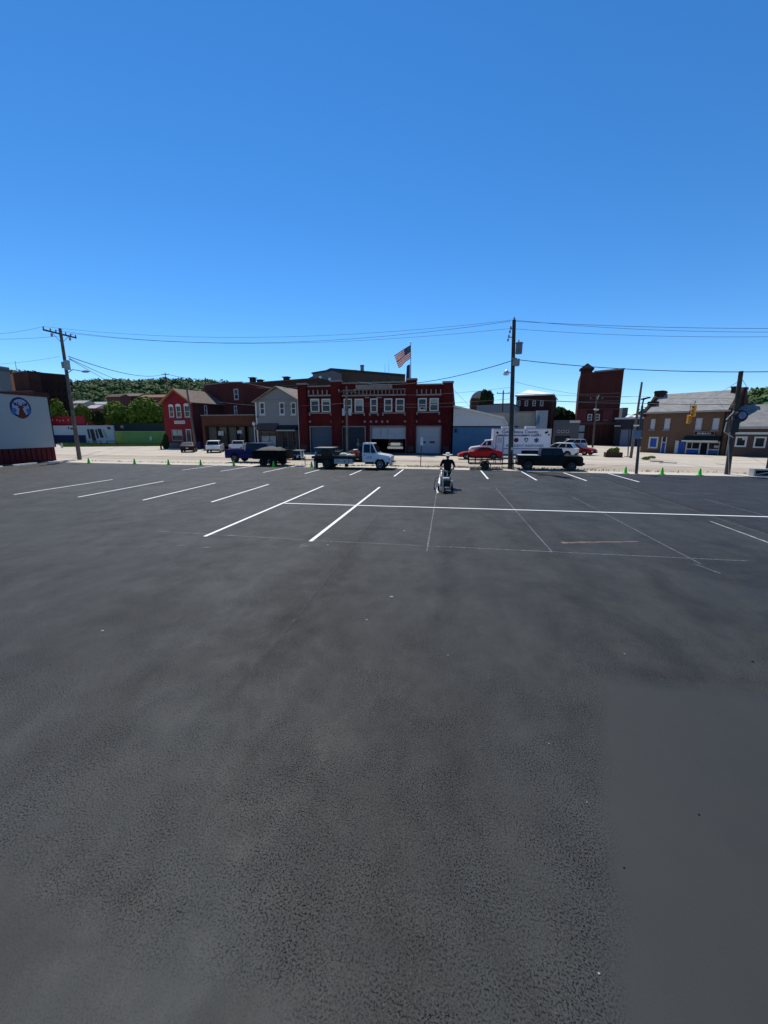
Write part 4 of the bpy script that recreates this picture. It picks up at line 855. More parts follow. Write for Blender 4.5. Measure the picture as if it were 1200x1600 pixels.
# ---- left side: metal hall with the stag emblem ---------------------------
P = G(88.8, 719.6); XW = P.x
LH = MB
hall = empty('lodge_hall', (XW, P.y, 0), math.pi / 2 * 0, 'white panelled hall with a round stag emblem above a ribbed dark red base', 'hall')
def pn(px, py):
    d = ray(px, py); Q = _C + d * (XW / d.x); return Q.y - P.y, Q.z
ztp = 6.28; zbt = 1.38; L = 26.0
MB().box(-12, -.02, -L, 0, 0, zbt).build('base_core', flat('maroon_core', (.09, .015, .02), .6), hall)
RIB = flat('ribbed_maroon', (.085, .008, .012), .5, var=.1)
for i in range(52):
    y = -i * .5 - .42; MB().prism([(y, .0), (y + .34, .0), (y + .34, zbt - .02), (y, zbt - .02)], -.018, .05, 'x').build('rib', RIB, hall) if i < 20 else None
m = MB()
for i in range(20, 52): y = -i * .5 - .42; m.box(-.018, .05, y, y + .34, 0, zbt - .02)
m.build('rib', RIB, hall, kind='stuff')
PANW = flat('cream_white_panel', (.30, .335, .34), .55, var=.04, scale=.3)
MB().box(-12, .06, -L, .05, zbt, ztp).build('upper_wall', PANW, hall)
MB().box(-12.1, .14, -L, .15, ztp + .002, ztp + .16).build('roof_edge', flat('maroon_trim', (.05, .02, .022), .6), hall)
MB().box(.065, .10, .0, .09, zbt, ztp).build('corner_trim', BLACK, hall)
# emblem (ring, disc, head, antlers)
yc, zc = pn(31, 637); yc = pn(31.5, 638)[0]; R0 = .94
emb = MB().lathe([(R0, .07), (R0, .085)], (0, yc, zc), 40, 'x').build('emblem', flat('emblem_navy', (.012, .02, .09), .5), hall)
MB().lathe([(R0 * .82, .086), (R0 * .82, .095)], (0, yc, zc), 40, 'x').build('emblem_disc', flat('emblem_white', (.26, .30, .42), .5, var=.2, scale=3), emb)
MB().prism([(yc - .52 + a, zc + b) for a, b in ((-.45, -.35), (-.2, -.7), (.15, -.2), (-.1, .0))], .086, .098, 'x').build('emblem_ribbon', flat('emblem_blue', (.03, .12, .30), .5), emb)
MB().prism([(yc + .62 + a, zc + b) for a, b in ((.2, .0), (.3, -.35), (-.05, -.6), (-.2, -.1))], .086, .098, 'x').build('emblem_ribbon', flat('emblem_blue', (.03, .12, .30), .5), emb)
BRN = flat('stag_brown', (.09, .022, .01), .6)
head = [(-.16, .12), (-.30, .0), (-.14, -.06), (-.20, -.35), (-.28, -.60), (-.36, -.90), (0, -1.0), (.42, -.88), (.26, -.45), (.12, -.08), (.30, .02), (.16, .12), (.05, .16)]
MB().prism([(yc + a, zc + b) for a, b in head], .099, .12, 'x').build('stag_head', BRN, emb)
an = MB(); AN = BLACK
for sx in (-1, 1):
    pts_ = [(.05, .12), (.22, .22), (.48, .22), (.58, .44)]
    for i in range(3): an.tube((.11, yc + sx * pts_[i][0], zc + pts_[i][1]), (.11, yc + sx * pts_[i+1][0], zc + pts_[i+1][1]), .05, .04, 6)
    an.tube((.11, yc + sx * .22, zc + .22), (.11, yc + sx * .24, zc + .50), .04, .02, 6); an.tube((.11, yc + sx * .42, zc + .22), (.11, yc + sx * .40, zc + .46), .04, .02, 6)
an.build('antlers', AN, emb)

# ---- left: big brick warehouse -----------------------------------------------
WB = brick('warehouse_brick', (.085, .035, .028), (.062, .025, .021), (.08, .045, .04), .5)
S = Site('old_brick_warehouse', (-40, 700), (66, 700), 84, 84, 'long red brown brick warehouse with pale bands behind the stag emblem hall', 'warehouse')
W = S.W; rt = S.root; H = S.z(40, 612); m = MB(); wall_h(m, 0, W, 0, H); shell(m, W, 4, H); m.build('wall', WB, rt)
for yy in (626, 633.5): 
    z = S.z(40, yy); MB().box(0, W, -.1, -.003, z - .12, z + .12).build('band', flat('band_pinkish', (.20, .12, .11), .8), rt)
MB().box(-.1, W, -.15, .5, H + .002, H + .25).build('coping', flat('band_dark2', (.08, .05, .045), .8), rt)
S = Site('mill_building', (63, 700), (120.5, 700), 93, 100, 'tall dark brick mill with a raised left corner behind the leaning pole', 'mill')
W = S.W; rt = S.root; H = S.z(90, 586)
ww = []
for r_, yy in enumerate((597, 607, 617, 627)):
    for c_ in range(5): ww.append(S.rect(70 + c_ * 9.5, 75.5 + c_ * 9.5, yy, yy + 5.5))
m = MB(); wall_h(m, 0, W, 0, H, ww); shell(m, W, 4, H); m.build('wall', brick('mill_brick', (.055, .024, .02), (.04, .018, .016), (.055, .035, .03), .5), rt)
for w_ in ww: window(rt, w_, .05, fm=flat('old_frame', (.05, .045, .04), .8), fw=.07, sill=False, pane=DARK)
MB().box(-.1, W + .1, -.2, .6, H + .002, H + .3).build('coping', flat('band_dark2'  , (.08, .05, .045), .8), rt)
S = Site('mill_stair_tower', (40.5, 700), (63, 700), 88, 86, 'raised square dark brick stair tower left of the brick mill roofline', 'tower')
W = S.W; rt = S.root; H = S.z(50, 580.5); m = MB(); wall_h(m, 0, W, 0, H); shell(m, W, 2.5, H); m.build('wall', brick('warehouse_brick2', (.07, .028, .023), (.055, .022, .018), (.08, .045, .04), .5), rt)
MB().box(-.15, W + .15, -.15, 2.6, H + .002, H + .3).build('coping', BLACK, rt)
MB().tube((-.2, 1, H - 3), (-.2, 1, H + 3.2), .06).build('antenna', STONE, rt)
S = Site('far_grey_tower', (-14, 650), (9, 650), 240, 240, 'grey tower block on the hill at the far left edge', 'tower')
W = S.W; rt = S.root; H = S.z(5, 571); m = MB(); wall_h(m, 0, W, 0, H); shell(m, W, 8, H); m.build('wall', flat('grey_block', (.17, .18, .19), .8), rt)
MB().box(W * .3, W + .2, -.2, 8.2, H - 3.2, H - 1.4).build('band', flat('band_grey', (.10, .11, .12), .8), rt)
S = Site('orange_church', (27, 650), (44, 650), 150, 150, 'small orange brick church front with a pale spire between the warehouse roofs', 'church')
W = S.W; rt = S.root; H = S.z(36, 587); m = MB(); wall_h(m, 0, W, 0, H); shell(m, W, 6, H); m.build('wall', flat('orange_brick', (.42, .17, .09), .8, var=.3), rt)
MB().tube((W * .68, 1, H - 1), (W * .62, 1, S.z(38, 577)), .8, .05, 6).build('spire', flat('pale_spire', (.5, .45, .42), .8), rt)
MB().prism([(0, H), (W * .5, H), (W * .25, H + 1.6)], 0, 5).build('gable', flat('orange_brick', (.42, .17, .09)), rt)
# ---- murals and fences on the left ------------------------------------------
S = Site('red_banner_wall', (80, 690), (137, 690), 87.2, 86, 'dark red painted wall with small white stars above the white mural wall', 'wall')
W = S.W; rt = S.root; zb, H = S.z(110, 664.5), S.z(110, 650.5); MB().box(0, W, 0, .3, 0, H).build('red_panel', flat('mural_red', (.26, .012, .02), .6), rt)
for i, xx in enumerate((89, 94, 99, 106.5, 82)):
    x, z = S.q(xx, (656.5, 657.5, 657, 656.3, 656)[i]); m = MB(); m.prism([(x + (.22 if k % 2 == 0 else .09) * math.sin(k * math.pi / 5), z + (.22 if k % 2 == 0 else .09) * math.cos(k * math.pi / 5)) for k in range(10)], -.02, -.003); m.build('star', WHITE, rt)
S = Site('mural_wall', (83, 694), (180, 693), 85.5, 83.5, 'white mural wall with a navy lower band and black stripe shapes', 'wall')
W = S.W; rt = S.root; H = S.z(130, 664.8)
MB().box(0, W, 0, .3, 0, H).build('wall_panel', flat('mural_white', (.38, .40, .43), .7, var=.08), rt)
r = S.rect(84, 135, 679.8, 697); MB().box(r[0], r[1], -.03, -.003, 0, r[3]).build('navy_band', flat('mural_navy', (.012, .016, .06), .7), rt)
x0_ = S.q(84, 680)[0]
for a, b, y0, y1, sh_ in ((137.5, 140.5, 670.5, 685, .4), (143, 149, 670.5, 694, .9), (150, 153, 671, 685, .5), (154.5, 160, 670, 684, 1.0), (168, 172.5, 667, 671, .3), (106.5, 108.2, 667, 670.5, 0), (110, 116, 668.5, 671, .2)):
    r = S.rect(a, b, y0, y1); MB().add([(r[0] - sh_ * .3, -.03, r[3]), (r[1] - sh_ * .3, -.03, r[3]), (r[1] + sh_ * .3, -.03, max(.1, r[2])), (r[0] + sh_ * .3, -.03, max(.1, r[2])), (r[0] - sh_ * .3, -.003, r[3]), (r[1] - sh_ * .3, -.003, r[3]), (r[1] + sh_ * .3, -.003, max(.1, r[2])), (r[0] + sh_ * .3, -.003, max(.1, r[2]))], [(0, 3, 2, 1), (0, 1, 5, 4), (1, 2, 6, 5), (3, 7, 6, 2), (0, 4, 7, 3)]).build('mural_stripe', BLACK, rt)
r = S.rect(160.5, 166, 671, 684); MB().add([(r[0], -.02, r[3]), (r[0] + .5, -.02, r[3]), (r[1] + .4, -.02, r[2]), (r[1] - .3, -.02, r[2])], [(0, 3, 2, 1)]).build('mural_stripe', flat('mural_green', (.18, .30, .18), .7), rt)
S = Site('dark_green_fence', (176, 691), (262, 691), 93.0, 88.0, 'dark green board fence with small white painted letters behind the pale green wall', 'fence')
W = S.W; rt = S.root; H = S.z(220, 661.5); DG = flat('dark_green', (.022, .034, .032), .7, var=.2)
n_ = 24
for i in range(n_): MB().box(i * W / n_ + .01, (i + 1) * W / n_ - .01, 0, .08 + .01 * (i % 2), 0, H).build('fence_panel', DG, rt)
x, z = S.q(191, 667)
for grp in ((((0, 0), (0, .7)), ((0, .7), (.35, 0)), ((.35, 0), (.35, .7))), (((.55, .7), (.9, .7)), ((.9, .7), (.65, .38)), ((.65, .38), (.9, .3)), ((.9, .3), (.85, .0)), ((.85, 0), (.55, .0)))):
    fl_ = MB()
    for t in grp: fl_.tube((x - .45 + t[0][0], -.02, z - .35 + t[0][1]), (x - .45 + t[1][0], -.02, z - .35 + t[1][1]), .06, .06, 5)
    fl_.build('letter', WHITE, rt)
S = Site('pale_green_wall', (180, 692), (262, 690.5), 85.5, 82, 'long low light green wall behind the grass strip', 'wall')
W = S.W; rt = S.root; H = S.z(220, 674.5)
MB().box(0, W, 0, .3, 0, H).build('wall_panel', flat('pale_green', (.165, .28, .08), .8, var=.12, scale=.5, grime=.3), rt); MB().box(-.05, W + .05, -.06, .36, H + .002, H + .12).build('coping', flat('green_coping', (.30, .36, .24), .8), rt)
x, z = S.q(236.5, 685); MB().ell((x, -.1, z), (.45, .1, .5), 10, 6).build('wall_badge', WHITE, rt)
# ================================================================== HILLS AND VEGETATION
import numpy as np
rng = np.random.default_rng(11)
def leaf_mat(name, c1, c2, c3=None, scale=0.5):
    m, n, b = newmat(name)
    P = coord(n); f = noise(n, P, scale, 3, .6); g = noise(n, P, scale * 6, 2, .6)
    c = mixc(n, ramp(n, f, [(.35, 0), (.65, 1)]), c1, c2)
    if c3: c = mixc(n, math_(n, 'MULTIPLY', ramp(n, g, [(.5, 0), (.68, 1)]), .6), c, c3)
    n.links.new(c, b.inputs['Base Color']); b.inputs['Roughness'].default_value = .75; b.inputs['Specular IOR Level'].default_value = .12
    return m
def leaves(blobs, n, size, seed, surf=0.8, out=1.6):
    """n small leaf clumps spread through a set of ellipsoids, thicker towards their skin"""
    r = np.random.default_rng(seed)
    bl = np.array(blobs, float); vol = np.prod(bl[:, 3:6], axis=1); pick = r.choice(len(bl), n, p=vol / vol.sum())
    d = r.normal(size=(n, 3)); d /= np.linalg.norm(d, axis=1)[:, None]
    rad = r.random(n) ** (1 / 3) * (1 - surf) + surf * (0.72 + 0.33 * r.random(n))
    c = bl[pick, 0:3] + d * bl[pick, 3:6] * rad[:, None]
    a = r.normal(size=(n, 3)) * .55 + d * out * .55; a /= np.linalg.norm(a, axis=1)[:, None]
    t = np.cross(a, r.normal(size=(n, 3))); t /= np.linalg.norm(t, axis=1)[:, None]; q = np.cross(a, t)
    s = size * (.5 + r.random(n))[:, None]
    v = np.stack([c - t * s, c - q * s * .6, c + t * s, c + q * s * .6], 1).reshape(-1, 3)
    return v
def mesh_quads(name, v, mat, parent=None, **k):
    me = bpy.data.meshes.new(name); nv = len(v); nf = nv // 4
    me.vertices.add(nv); me.vertices.foreach_set('co', v.astype(np.float32).ravel())
    me.loops.add(nv); me.loops.foreach_set('vertex_index', np.arange(nv, dtype=np.int32))
    me.polygons.add(nf); me.polygons.foreach_set('loop_start', np.arange(0, nv, 4, dtype=np.int32)); me.update(calc_edges=True)
    me.materials.append(mat); o = bpy.data.objects.new(name, me); link(o, parent); return tag(o, **k)
def ridge_at(x, y):
    pass
RP = [(-700, 560), (-300, 578), (0, 579), (50, 582), (90, 590), (118, 596), (250, 594), (330, 596), (400, 602), (520, 640), (700, 652), (850, 650), (900, 650), (960, 656), (985, 652), (1010, 640), (1060, 628), (1120, 622), (1150, 620), (1165, 619), (1200, 610), (1260, 600), (1400, 590), (1800, 585)]
RD = [430, 430, 430, 430, 430, 430, 430, 440, 460, 520, 560, 560, 520, 430, 400, 380, 340, 300, 280, 270, 260, 250, 240, 240]
ridge = []
for (x_, y_), d_ in zip(RP, RD):
    r_ = ray(x_, y_); h_ = math.hypot(r_.x, r_.y); ridge.append((math.atan2(r_.x, r_.y), d_ / max(.55, math.cos(math.atan2(r_.x, r_.y))), CAM_H + r_.z / h_ * d_ / max(.55, math.cos(math.atan2(r_.x, r_.y)))))
az = np.array([r[0] for r in ridge]); rd = np.array([r[1] for r in ridge]); rz_ = np.array([r[2] for r in ridge])
A_ = np.linspace(az[0], az[-1], 260); TR = 14
def hill_pt(a, t):
    D_ = np.interp(a, az, rd); Z_ = np.interp(a, az, rz_) - 9.5
    dd = D_ * (0.60 + 0.40 * t); z = np.maximum(Z_, 1.0) * (np.sin(t * np.pi / 2) ** 1.25) - 1.0 * (1 - t)
    return np.sin(a) * dd, np.cos(a) * dd, z
m = MB(); vs = []
for j in range(TR + 1):
    for a in A_:
        x, y, z = hill_pt(a, j / TR); vs.append((x, y, z))
for a in A_:
    x, y, z = hill_pt(a, 1.0); vs.append((x * 1.6, y * 1.6, -2))
NA = len(A_); m.add(vs, [(j * NA + i, j * NA + i + 1, (j + 1) * NA + i + 1, (j + 1) * NA + i) for j in range(TR + 1) for i in range(NA - 1)])
m.build('hill_terrain', flat('hill_soil', (.022, .035, .016), .95, var=.3, scale=.02), None, smooth=True, kind='structure')
HL = leaf_mat('hill_foliage', (.060, .105, .032), (.090, .15, .045), (.035, .07, .03), .035)
bl = []
for k in range(5200):
    a = rng.uniform(az[0], az[-1]); t = rng.random() ** .8
    x, y, z = hill_pt(a, t); s = rng.uniform(3.4, 6.8)
    bl.append((x, y, z + s * .7, s, s, s * rng.uniform(.8, 1.15)))
v = leaves(bl, 230000, 1.35, 5, .97, 4.0)
mesh_quads('hillside_woods', v, HL, kind='stuff')
# solid cores added inside the crowns so the woods do not look transparent
core = MB()
_ico = bmesh.new(); bmesh.ops.create_icosphere(_ico, subdivisions=1, radius=1); iv = [tuple(q.co) for q in _ico.verts]; fi = [tuple(q.index for q in f.verts) for f in _ico.faces]; _ico.free()
for b_ in bl: core.add([(b_[0] + p[0] * b_[3] * .82, b_[1] + p[1] * b_[4] * .82, b_[2] + p[2] * b_[5] * .82) for p in iv], fi)
core.build('hillside_crown_cores', leaf_mat('hill_core', (.03, .055, .018), (.045, .08, .026)), None, kind='stuff', fix=False)
BARK = flat('bark', (.07, .055, .04), .95, var=.3, scale=6)
GL1 = leaf_mat('leaf_bright', (.10, .15, .016), (.16, .21, .028), (.045, .07, .010), .6)
GL2 = leaf_mat('leaf_yellow', (.13, .17, .02), (.18, .22, .03), (.07, .10, .012), .6)
GL3 = leaf_mat('leaf_dark', (.022, .035, .012), (.035, .055, .016), (.015, .022, .01), .6)
def tree(px0, px1, ytop, ybot, Y, mat, label, n=5000, size=.28, seed=1, group=None, name='tree', nb=9, cat='tree'):
    c0 = AY(px0, (ytop + ybot) / 2, Y); c1 = AY(px1, (ytop + ybot) / 2, Y); w_ = (c1.x - c0.x); zt = AY((px0 + px1) / 2, ytop, Y).z; zb = max(.3, AY((px0 + px1) / 2, ybot, Y).z)
    cx_ = (c0.x + c1.x) / 2; H_ = zt - zb; r = np.random.default_rng(seed)
    rt = empty(name, (cx_, Y, 0), 0, label, cat, group)
    bl = [(0, 0, zb + H_ * .5, w_ * .34, w_ * .34, H_ * .40)]
    for k in range(nb):
        a = r.uniform(0, 2 * math.pi); el = r.uniform(-.5, 1.0); rr = r.uniform(.20, .30)
        bl.append((math.cos(a) * w_ * .27 * math.cos(el), math.sin(a) * w_ * .27 * math.cos(el), zb + H_ * (.5 + .27 * math.sin(el)), w_ * rr * .8, w_ * rr * .8, H_ * rr * .9))
    v = leaves(bl, n, size, seed, .8); mesh_quads('crown', v, mat, rt)
    tr = MB(); tr.tube((0, 0, 0), (0, 0, zb + H_ * .3), w_ * .035 + .08, w_ * .02 + .05, 8)
    for b_ in bl[1:6]: tr.tube((0, 0, zb + H_ * .15), (b_[0] * .8, b_[1] * .8, b_[2]), .09, .03, 5)
    tr.build('trunk', BARK, rt); return rt
tree(198, 258, 613.5, 676, 97, GL1, 'large round green tree behind the dark green fence, right next to the red house', 15000, .42, 3, 'trees behind the left fences')
tree(163, 203, 625, 676, 98, GL1, 'smaller round green tree behind the dark green fence, left of the large round one', 9000, .40, 4, 'trees behind the left fences')
tree(119, 142, 630, 665, 95, GL2, 'bright yellow green small tree just right of the leaning pole', 4000, .34, 5, 'trees behind the left fences')
tree(70, 101, 622, 668, 89.6, GL2, 'yellow green tree between the white hall and the leaning pole', 6000, .34, 6, 'trees behind the left fences')
tree(101, 120, 636, 668, 98, GL3, 'dark small tree hidden behind the leaning pole', 2600, .34, 16, 'trees behind the left fences')
tree(748, 771, 608, 645, 100, GL3, 'dark round tree rising behind the grey flat roofed building', 5000, .36, 7)
tree(858, 890, 634, 668, 118, leaf_mat('leaf_mid', (.05, .085, .02), (.075, .11, .03), (.03, .05, .02), .5), 'green tree crown between the brick hall and the brick tower', 5000, .45, 8)
tree(862, 900, 641, 680, 104, GL3, 'dark leafy tree above the grey workshop roof', 6500, .42, 9)
tree(140, 168, 640, 668, 118, GL3, 'dark tree behind the mural wall between two small houses', 3800, .42, 19, 'trees behind the left fences')
# little houses at the foot of the left hill
for i, (x0, x1, y0, yr, yb, c_, rc, Y) in enumerate([(141, 157, 638, 633, 662, (.30, .05, .05), (.42, .40, .38), 128), (176, 196, 620, 616, 640, (.12, .05, .04), (.10, .06, .05), 150), (196, 225, 619, 615, 640, (.10, .05, .04), (.16, .13, .12), 158), (226, 262, 621, 617, 640, (.16, .07, .045), (.22, .12, .08), 146), (104, 118, 640, 634, 662, (.40, .44, .50), (.20, .19, .18), 122), (120, 140, 630, 626, 640, (.30, .28, .26), (.34, .33, .32), 170), (150, 172, 632, 628, 640, (.24, .22, .21), (.38, .37, .36), 190)]):
    S = Site('small_house', (x0, 690), (x1, 690), Y, Y, ['red walled small house with pale roof below the wooded hill', 'dark brick house roof just left of the large round tree top', 'dark brick house with brown roof above the large round tree', 'orange brown house roof nearest the red gabled house', 'pale blue white small house behind the leaning pole', 'pale low house at the hill foot right of the leaning pole', 'grey roofed house at the hill foot above the mural wall'][i], 'house', 'small houses at the foot of the left hill')
    W = S.W; H = S.z(x0, y0); zr_ = S.z(x0, yr, 3); mtw = flat('far_wall_%d' % i, c_, .85, var=.15); mtr = flat('far_roof_%d' % i, rc, .85, var=.15)
    m = MB(); m.box(0, W, 0, 6, 0, H); m.build('wall', mtw, S.root); m = MB(); m.prism([(-.4, H + .002), (6.4, H + .002), (3, zr_)], -.3, W + .3, 'x'); m.build('roof', mtr, S.root)
    for k in range(max(1, int(W / 3))): 
        xx = (k + .5) * W / max(1, int(W / 3)); MB().box(xx - .45, xx + .45, -.06, -.003, H - 2.2, H - .8).build('window', WHITE if i in (0, 4) else GLASS, S.root)
# grass strip, far pavement, kerb on the left
GRM = leaf_mat('grass', (.11, .17, .025), (.15, .21, .035), (.20, .21, .06), .8)
sheet('lawn', [G(96, 698.3)[:2], G(256, 697)[:2], G(262, 690.8)[:2], G(90, 691.5)[:2]], 0.02, flat('lawn_soil', (.06, .10, .02), .95, var=.3, scale=1.2))
r_ = np.random.default_rng(2); n = 26000; P0, P1, P2, P3 = G(96, 698.3), G(256, 697), G(262, 691.5), G(90, 692)
uu, vv = r_.random(n), r_.random(n); bx = (P0.x * (1 - uu) + P1.x * uu) * (1 - vv) + (P3.x * (1 - uu) + P2.x * uu) * vv; by = (P0.y * (1 - uu) + P1.y * uu) * (1 - vv) + (P3.y * (1 - uu) + P2.y * uu) * vv
def blades(bx, by, h, w_, seed, z0=.012):
    r = np.random.default_rng(seed); n = len(bx); a = r.random(n) * math.pi; dx, dy = np.cos(a) * w_, np.sin(a) * w_; hh = h * (.5 + r.random(n)); lx, ly = r.normal(size=n) * h * .4, r.normal(size=n) * h * .4
    z = np.full(n, z0); return np.stack([np.stack([bx - dx, by - dy, z], 1), np.stack([bx + dx, by + dy, z], 1), np.stack([bx + lx + dx * .3, by + ly, z + hh], 1), np.stack([bx + lx - dx * .3, by + ly, z + hh], 1)], 1).reshape(-1, 3)
mesh_quads('grass', blades(bx, by, .22, .05, 3), GRM, kind='stuff')
# dry grass and weeds along the lot verge
n = 7000; ex = np.array([p.x for p in edge]); ey = np.array([p.y for p in edge])
bx = rng.uniform(-36, 24, n); dens = np.interp(bx, [-36, -12, -3, 4, 12, 24], [.05, .1, .5, 1, .15, .0]); keep = rng.random(n) < dens; bx = bx[keep]
by = np.interp(bx, ex, ey) + 1.5 + rng.beta(2, 2, len(bx)) * 1.15
mesh_quads('dry_grass', blades(bx, by, .10, .03, 4), leaf_mat('dry_grass', (.28, .24, .10), (.20, .22, .07), (.36, .31, .17), 1.2), kind='stuff')
def weed(px, py, w_, h, label, mat=GL1, n=260, seed=1):
    g = G(px, py); bl = [(0, 0, h * .45, w_, w_, h * .5), (w_ * .6, .1, h * .3, w_ * .6, w_ * .6, h * .35), (-w_ * .7, 0, h * .3, w_ * .6, w_ * .6, h * .3)]
    o = mesh_quads('weed_clump', leaves(bl, n, .06, seed, .6), mat); o.location = (g.x, g.y, .02); tag(o, label, 'weed', 'weed clumps on the street'); return o
weed(1009, 718.5, .34, .34, 'green weed clump in the pavement left of the fallen stick', GL2, 420, 3); weed(1018, 716, .4, .25, 'low pale weed tuft near the corner building', GL2, 300, 5); weed(937, 694, .6, .5, 'green weeds at the foot of the brick tower', GL1, 500, 6)
# ================================================================== POLES, WIRES, SIGNS
WOOD = flat('pole_wood', (.075, .058, .045), .9, var=.35, scale=2.5)
WOODL = flat('pole_wood_grey', (.13, .11, .09), .9, var=.35, scale=2.5)
MET = flat('galvanised', (.28, .29, .30), .45, metal=.6, var=.1); PORC = flat('porcelain', (.25, .25, .26), .3); WIRE = flat('wire_grey', (.07, .075, .08), .6)
ALU = flat('bright_metal', (.55, .56, .57), .35, metal=.7)
def pole(name, base, top, r0, r1, mat, label, cat='utility pole', group='utility poles along the streets'):
    rt = empty(name, base, 0, label, cat, group); t = Vector(top) - Vector(base)
    MB().tube((0, 0, -.02), t, r0, r1, 10).build('pole_shaft', mat, rt, smooth=True); return rt, t
def insul(mb, p, h=.22): mb.lathe([(.03, 0), (.07, .05), (.05, .08), (.08, .12), (.05, .16), (.06, h), (.02, h + .02)], p, 8)
# left leaning pole
bL = Vector((-39.02, 36.84, 0)); tL = Vector((-39.0, 36.84, 13.05))
rt, t = pole('utility_pole', bL, tL, .20, .13, WOODL, 'weathered utility pole with crossarm and street lamp beside the white emblem hall')
arm = MB(); ya, zb_ = 1.75, 12.55
arm.box(-.08, .02, -ya, ya, zb_ - .07, zb_ + .07); arm = arm.build('crossarm', WOOD, rt)
m = MB()
for s_ in (-1, 1): m.tube((-.04, s_ * .9, zb_ - .05), (-.05, .0, zb_ - .85), .025)
m.build('arm_brace', MET, rt)
for y in (-1.7, -1.0, -.45, .6, 1.15, 1.7): m = MB(); insul(m, (-.03, y, zb_ + .07)); m.build('insulator', PORC, rt)
for y, dz in ((-.95, -.45), (1.0, -.4)): m = MB(); m.cyl((-.03, y, zb_ + dz), .09, .28, 8); m.tube((-.03, y, zb_ - .1), (-.03, y, zb_ + dz + .2), .02); m.build('cutout', PORC, rt)
m = MB(); m.cyl((.32, -.1, 9.1), .26, .85, 14); m.cyl((.32, -.1, 9.95), .28, .06, 14); m.build('transformer', flat('transformer_grey', (.34, .35, .34), .5), rt, smooth=True)
m = MB(); m.cyl((-.3, .1, 9.3), .2, .6, 12); m.build('splice_box', flat('transformer_grey', (.34, .35, .34), .5), rt, smooth=True)
zl = AY(106, 584, 36.84).z; lp = AY(134, 580.5, 36.0); dl = lp - bL
m = MB(); pts_ = [(0, 0, zl), (dl.x * .35, dl.y * .35, zl + .35), (dl.x * .75, dl.y * .75, lp.z + .1), (dl.x - .3, dl.y, lp.z + .05)]; m.path(pts_, .04, 6); m.build('lamp_arm', MET, rt)
m = MB(); m.ell((dl.x, dl.y, lp.z), (.48, .17, .12), 12, 8); m.build('lamp_head', flat('lamp_grey', (.3, .32, .34), .4), rt, smooth=True)
# centre pole
bC = Vector((4.78, 32.89, 0)); tC = AY(803.4, 500, 32.89)
rt, t = pole('utility_pole', bC, tC, .185, .13, WOOD, 'tall dark utility pole with transformer standing at the lot edge beside the small trailer')
def onC(px, py, dy=0.0): p = AY(px, py, 32.89 + dy); return p - bC
m = MB(); insul(m, t + Vector((0, 0, -.02)), .2); m.build('insulator', PORC, rt)
for (px_, py_) in ((798, 514), (795, 527)):
    p = onC(px_, py_); ax = t * (p.z / t.z); m = MB(); m.tube(ax, p, .035); m.build('bracket_arm', MET, rt)
    m = MB(); insul(m, p - Vector((0, 0, .05)), .22); insul(m, p - Vector((.05, 0, .30)), .2); m.build('insulator', PORC, rt)
p = onC(811, 544.5, -.1); m = MB(); m.cyl(p - Vector((0, 0, .38)), .24, .72, 14); m.cyl(p + Vector((0, 0, .34)), .27, .07, 14); m.tube(p + Vector((-.05, 0, .4)), p + Vector((-.05, 0, .62)), .05, .03); m.build('transformer', flat('transformer_dark', (.16, .18, .20), .5), rt, smooth=True)
p = onC(806.5, 567); m = MB(); m.box(p.x - .28, p.x + .22, -.28, .25, p.z - .22, p.z + .26); m.box(p.x - .34, p.x + .0, -.32, .29, p.z + .27, p.z + .32); m.build('junction_box', flat('box_grey', (.30, .29, .27), .6), rt, bevel=.02)
p = onC(791, 582.5, -.4); ax = t * ((p.z - .05) / t.z); m = MB(); m.tube(ax, p + Vector((.12, 0, .08)), .03); m.build('lamp_arm', MET, rt)
m = MB(); m.lathe([(.03, .22), (.14, .12), (.22, -.05), (.20, -.16), (.02, -.20)], p, 12); m.build('lamp_head', ALU, rt, smooth=True)
m = MB(); m.tube((.17, -.12, 0), t * .42 + Vector((.17, -.12, 0)), .035); m.build('conduit', MET, rt)
m = MB(); m.tube((-.14, -.12, 0.4), t * .72 + Vector((-.13, -.1, 0)), .022); m.build('cable', WIRE, rt)
for k, zz in enumerate((1.5, 2.2, 3.0)): MB().box(-.06, .10, -.195, -.182, zz, zz + .22).build('pole_notice', BOARD, rt) if k == 0 else None
m = MB(); m.tube((-.6, 0.1, 0), (-.6, .1, 3.2), .022); m.build('guy_guard', MET, rt)
# right pole
bR = G(1136, 741.5); tR = AY(1158, 580, bR.y)
rt, t = pole('utility_pole', bR, tR, .165, .13, WOOD, 'thick leaning utility pole in front of the corner building at the right')
def onR(px, py, dy=0.0): return AY(px, py, bR.y + dy) - bR
for (a, b2) in (((1150, 640), (1135, 656)), ((1151, 646), (1139, 652))):
    m = MB(); m.tube(onR(*a), onR(*b2, -.2), .04); m.build('bracket_arm', MET if a[1] == 640 else WOOD, rt)
m = MB(); c = onR(1157.5, 650, -.2); m.lathe([(.36, -.12), (.40, -.05), (.40, .10), (.34, .14)], c, 20, 'y'); m.build('round_sign_back', flat('signal_black', (.02, .02, .022), .5), rt)
m = MB(); m.lathe([(.22, -.14), (.24, -.121)], (c.x + .02, c.y, c.z + .04), 20, 'y'); m.build('round_sign_face', flat('sign_pale_blue', (.20, .22, .32), .5, var=.5, scale=4), rt)
m = MB(); c = onR(1145, 664); m.box(c.x - .35, c.x + .1, -.5, -.15, c.z - .5, c.z + .35); m.build('control_box', flat('box_black', (.035, .035, .04), .6), rt, bevel=.02)
m = MB(); c1, c2 = onR(1138.5, 676), onR(1135, 740); m.tube(c1, (c2.x + .05, -.18, 0), .03); m.build('conduit', MET, rt)
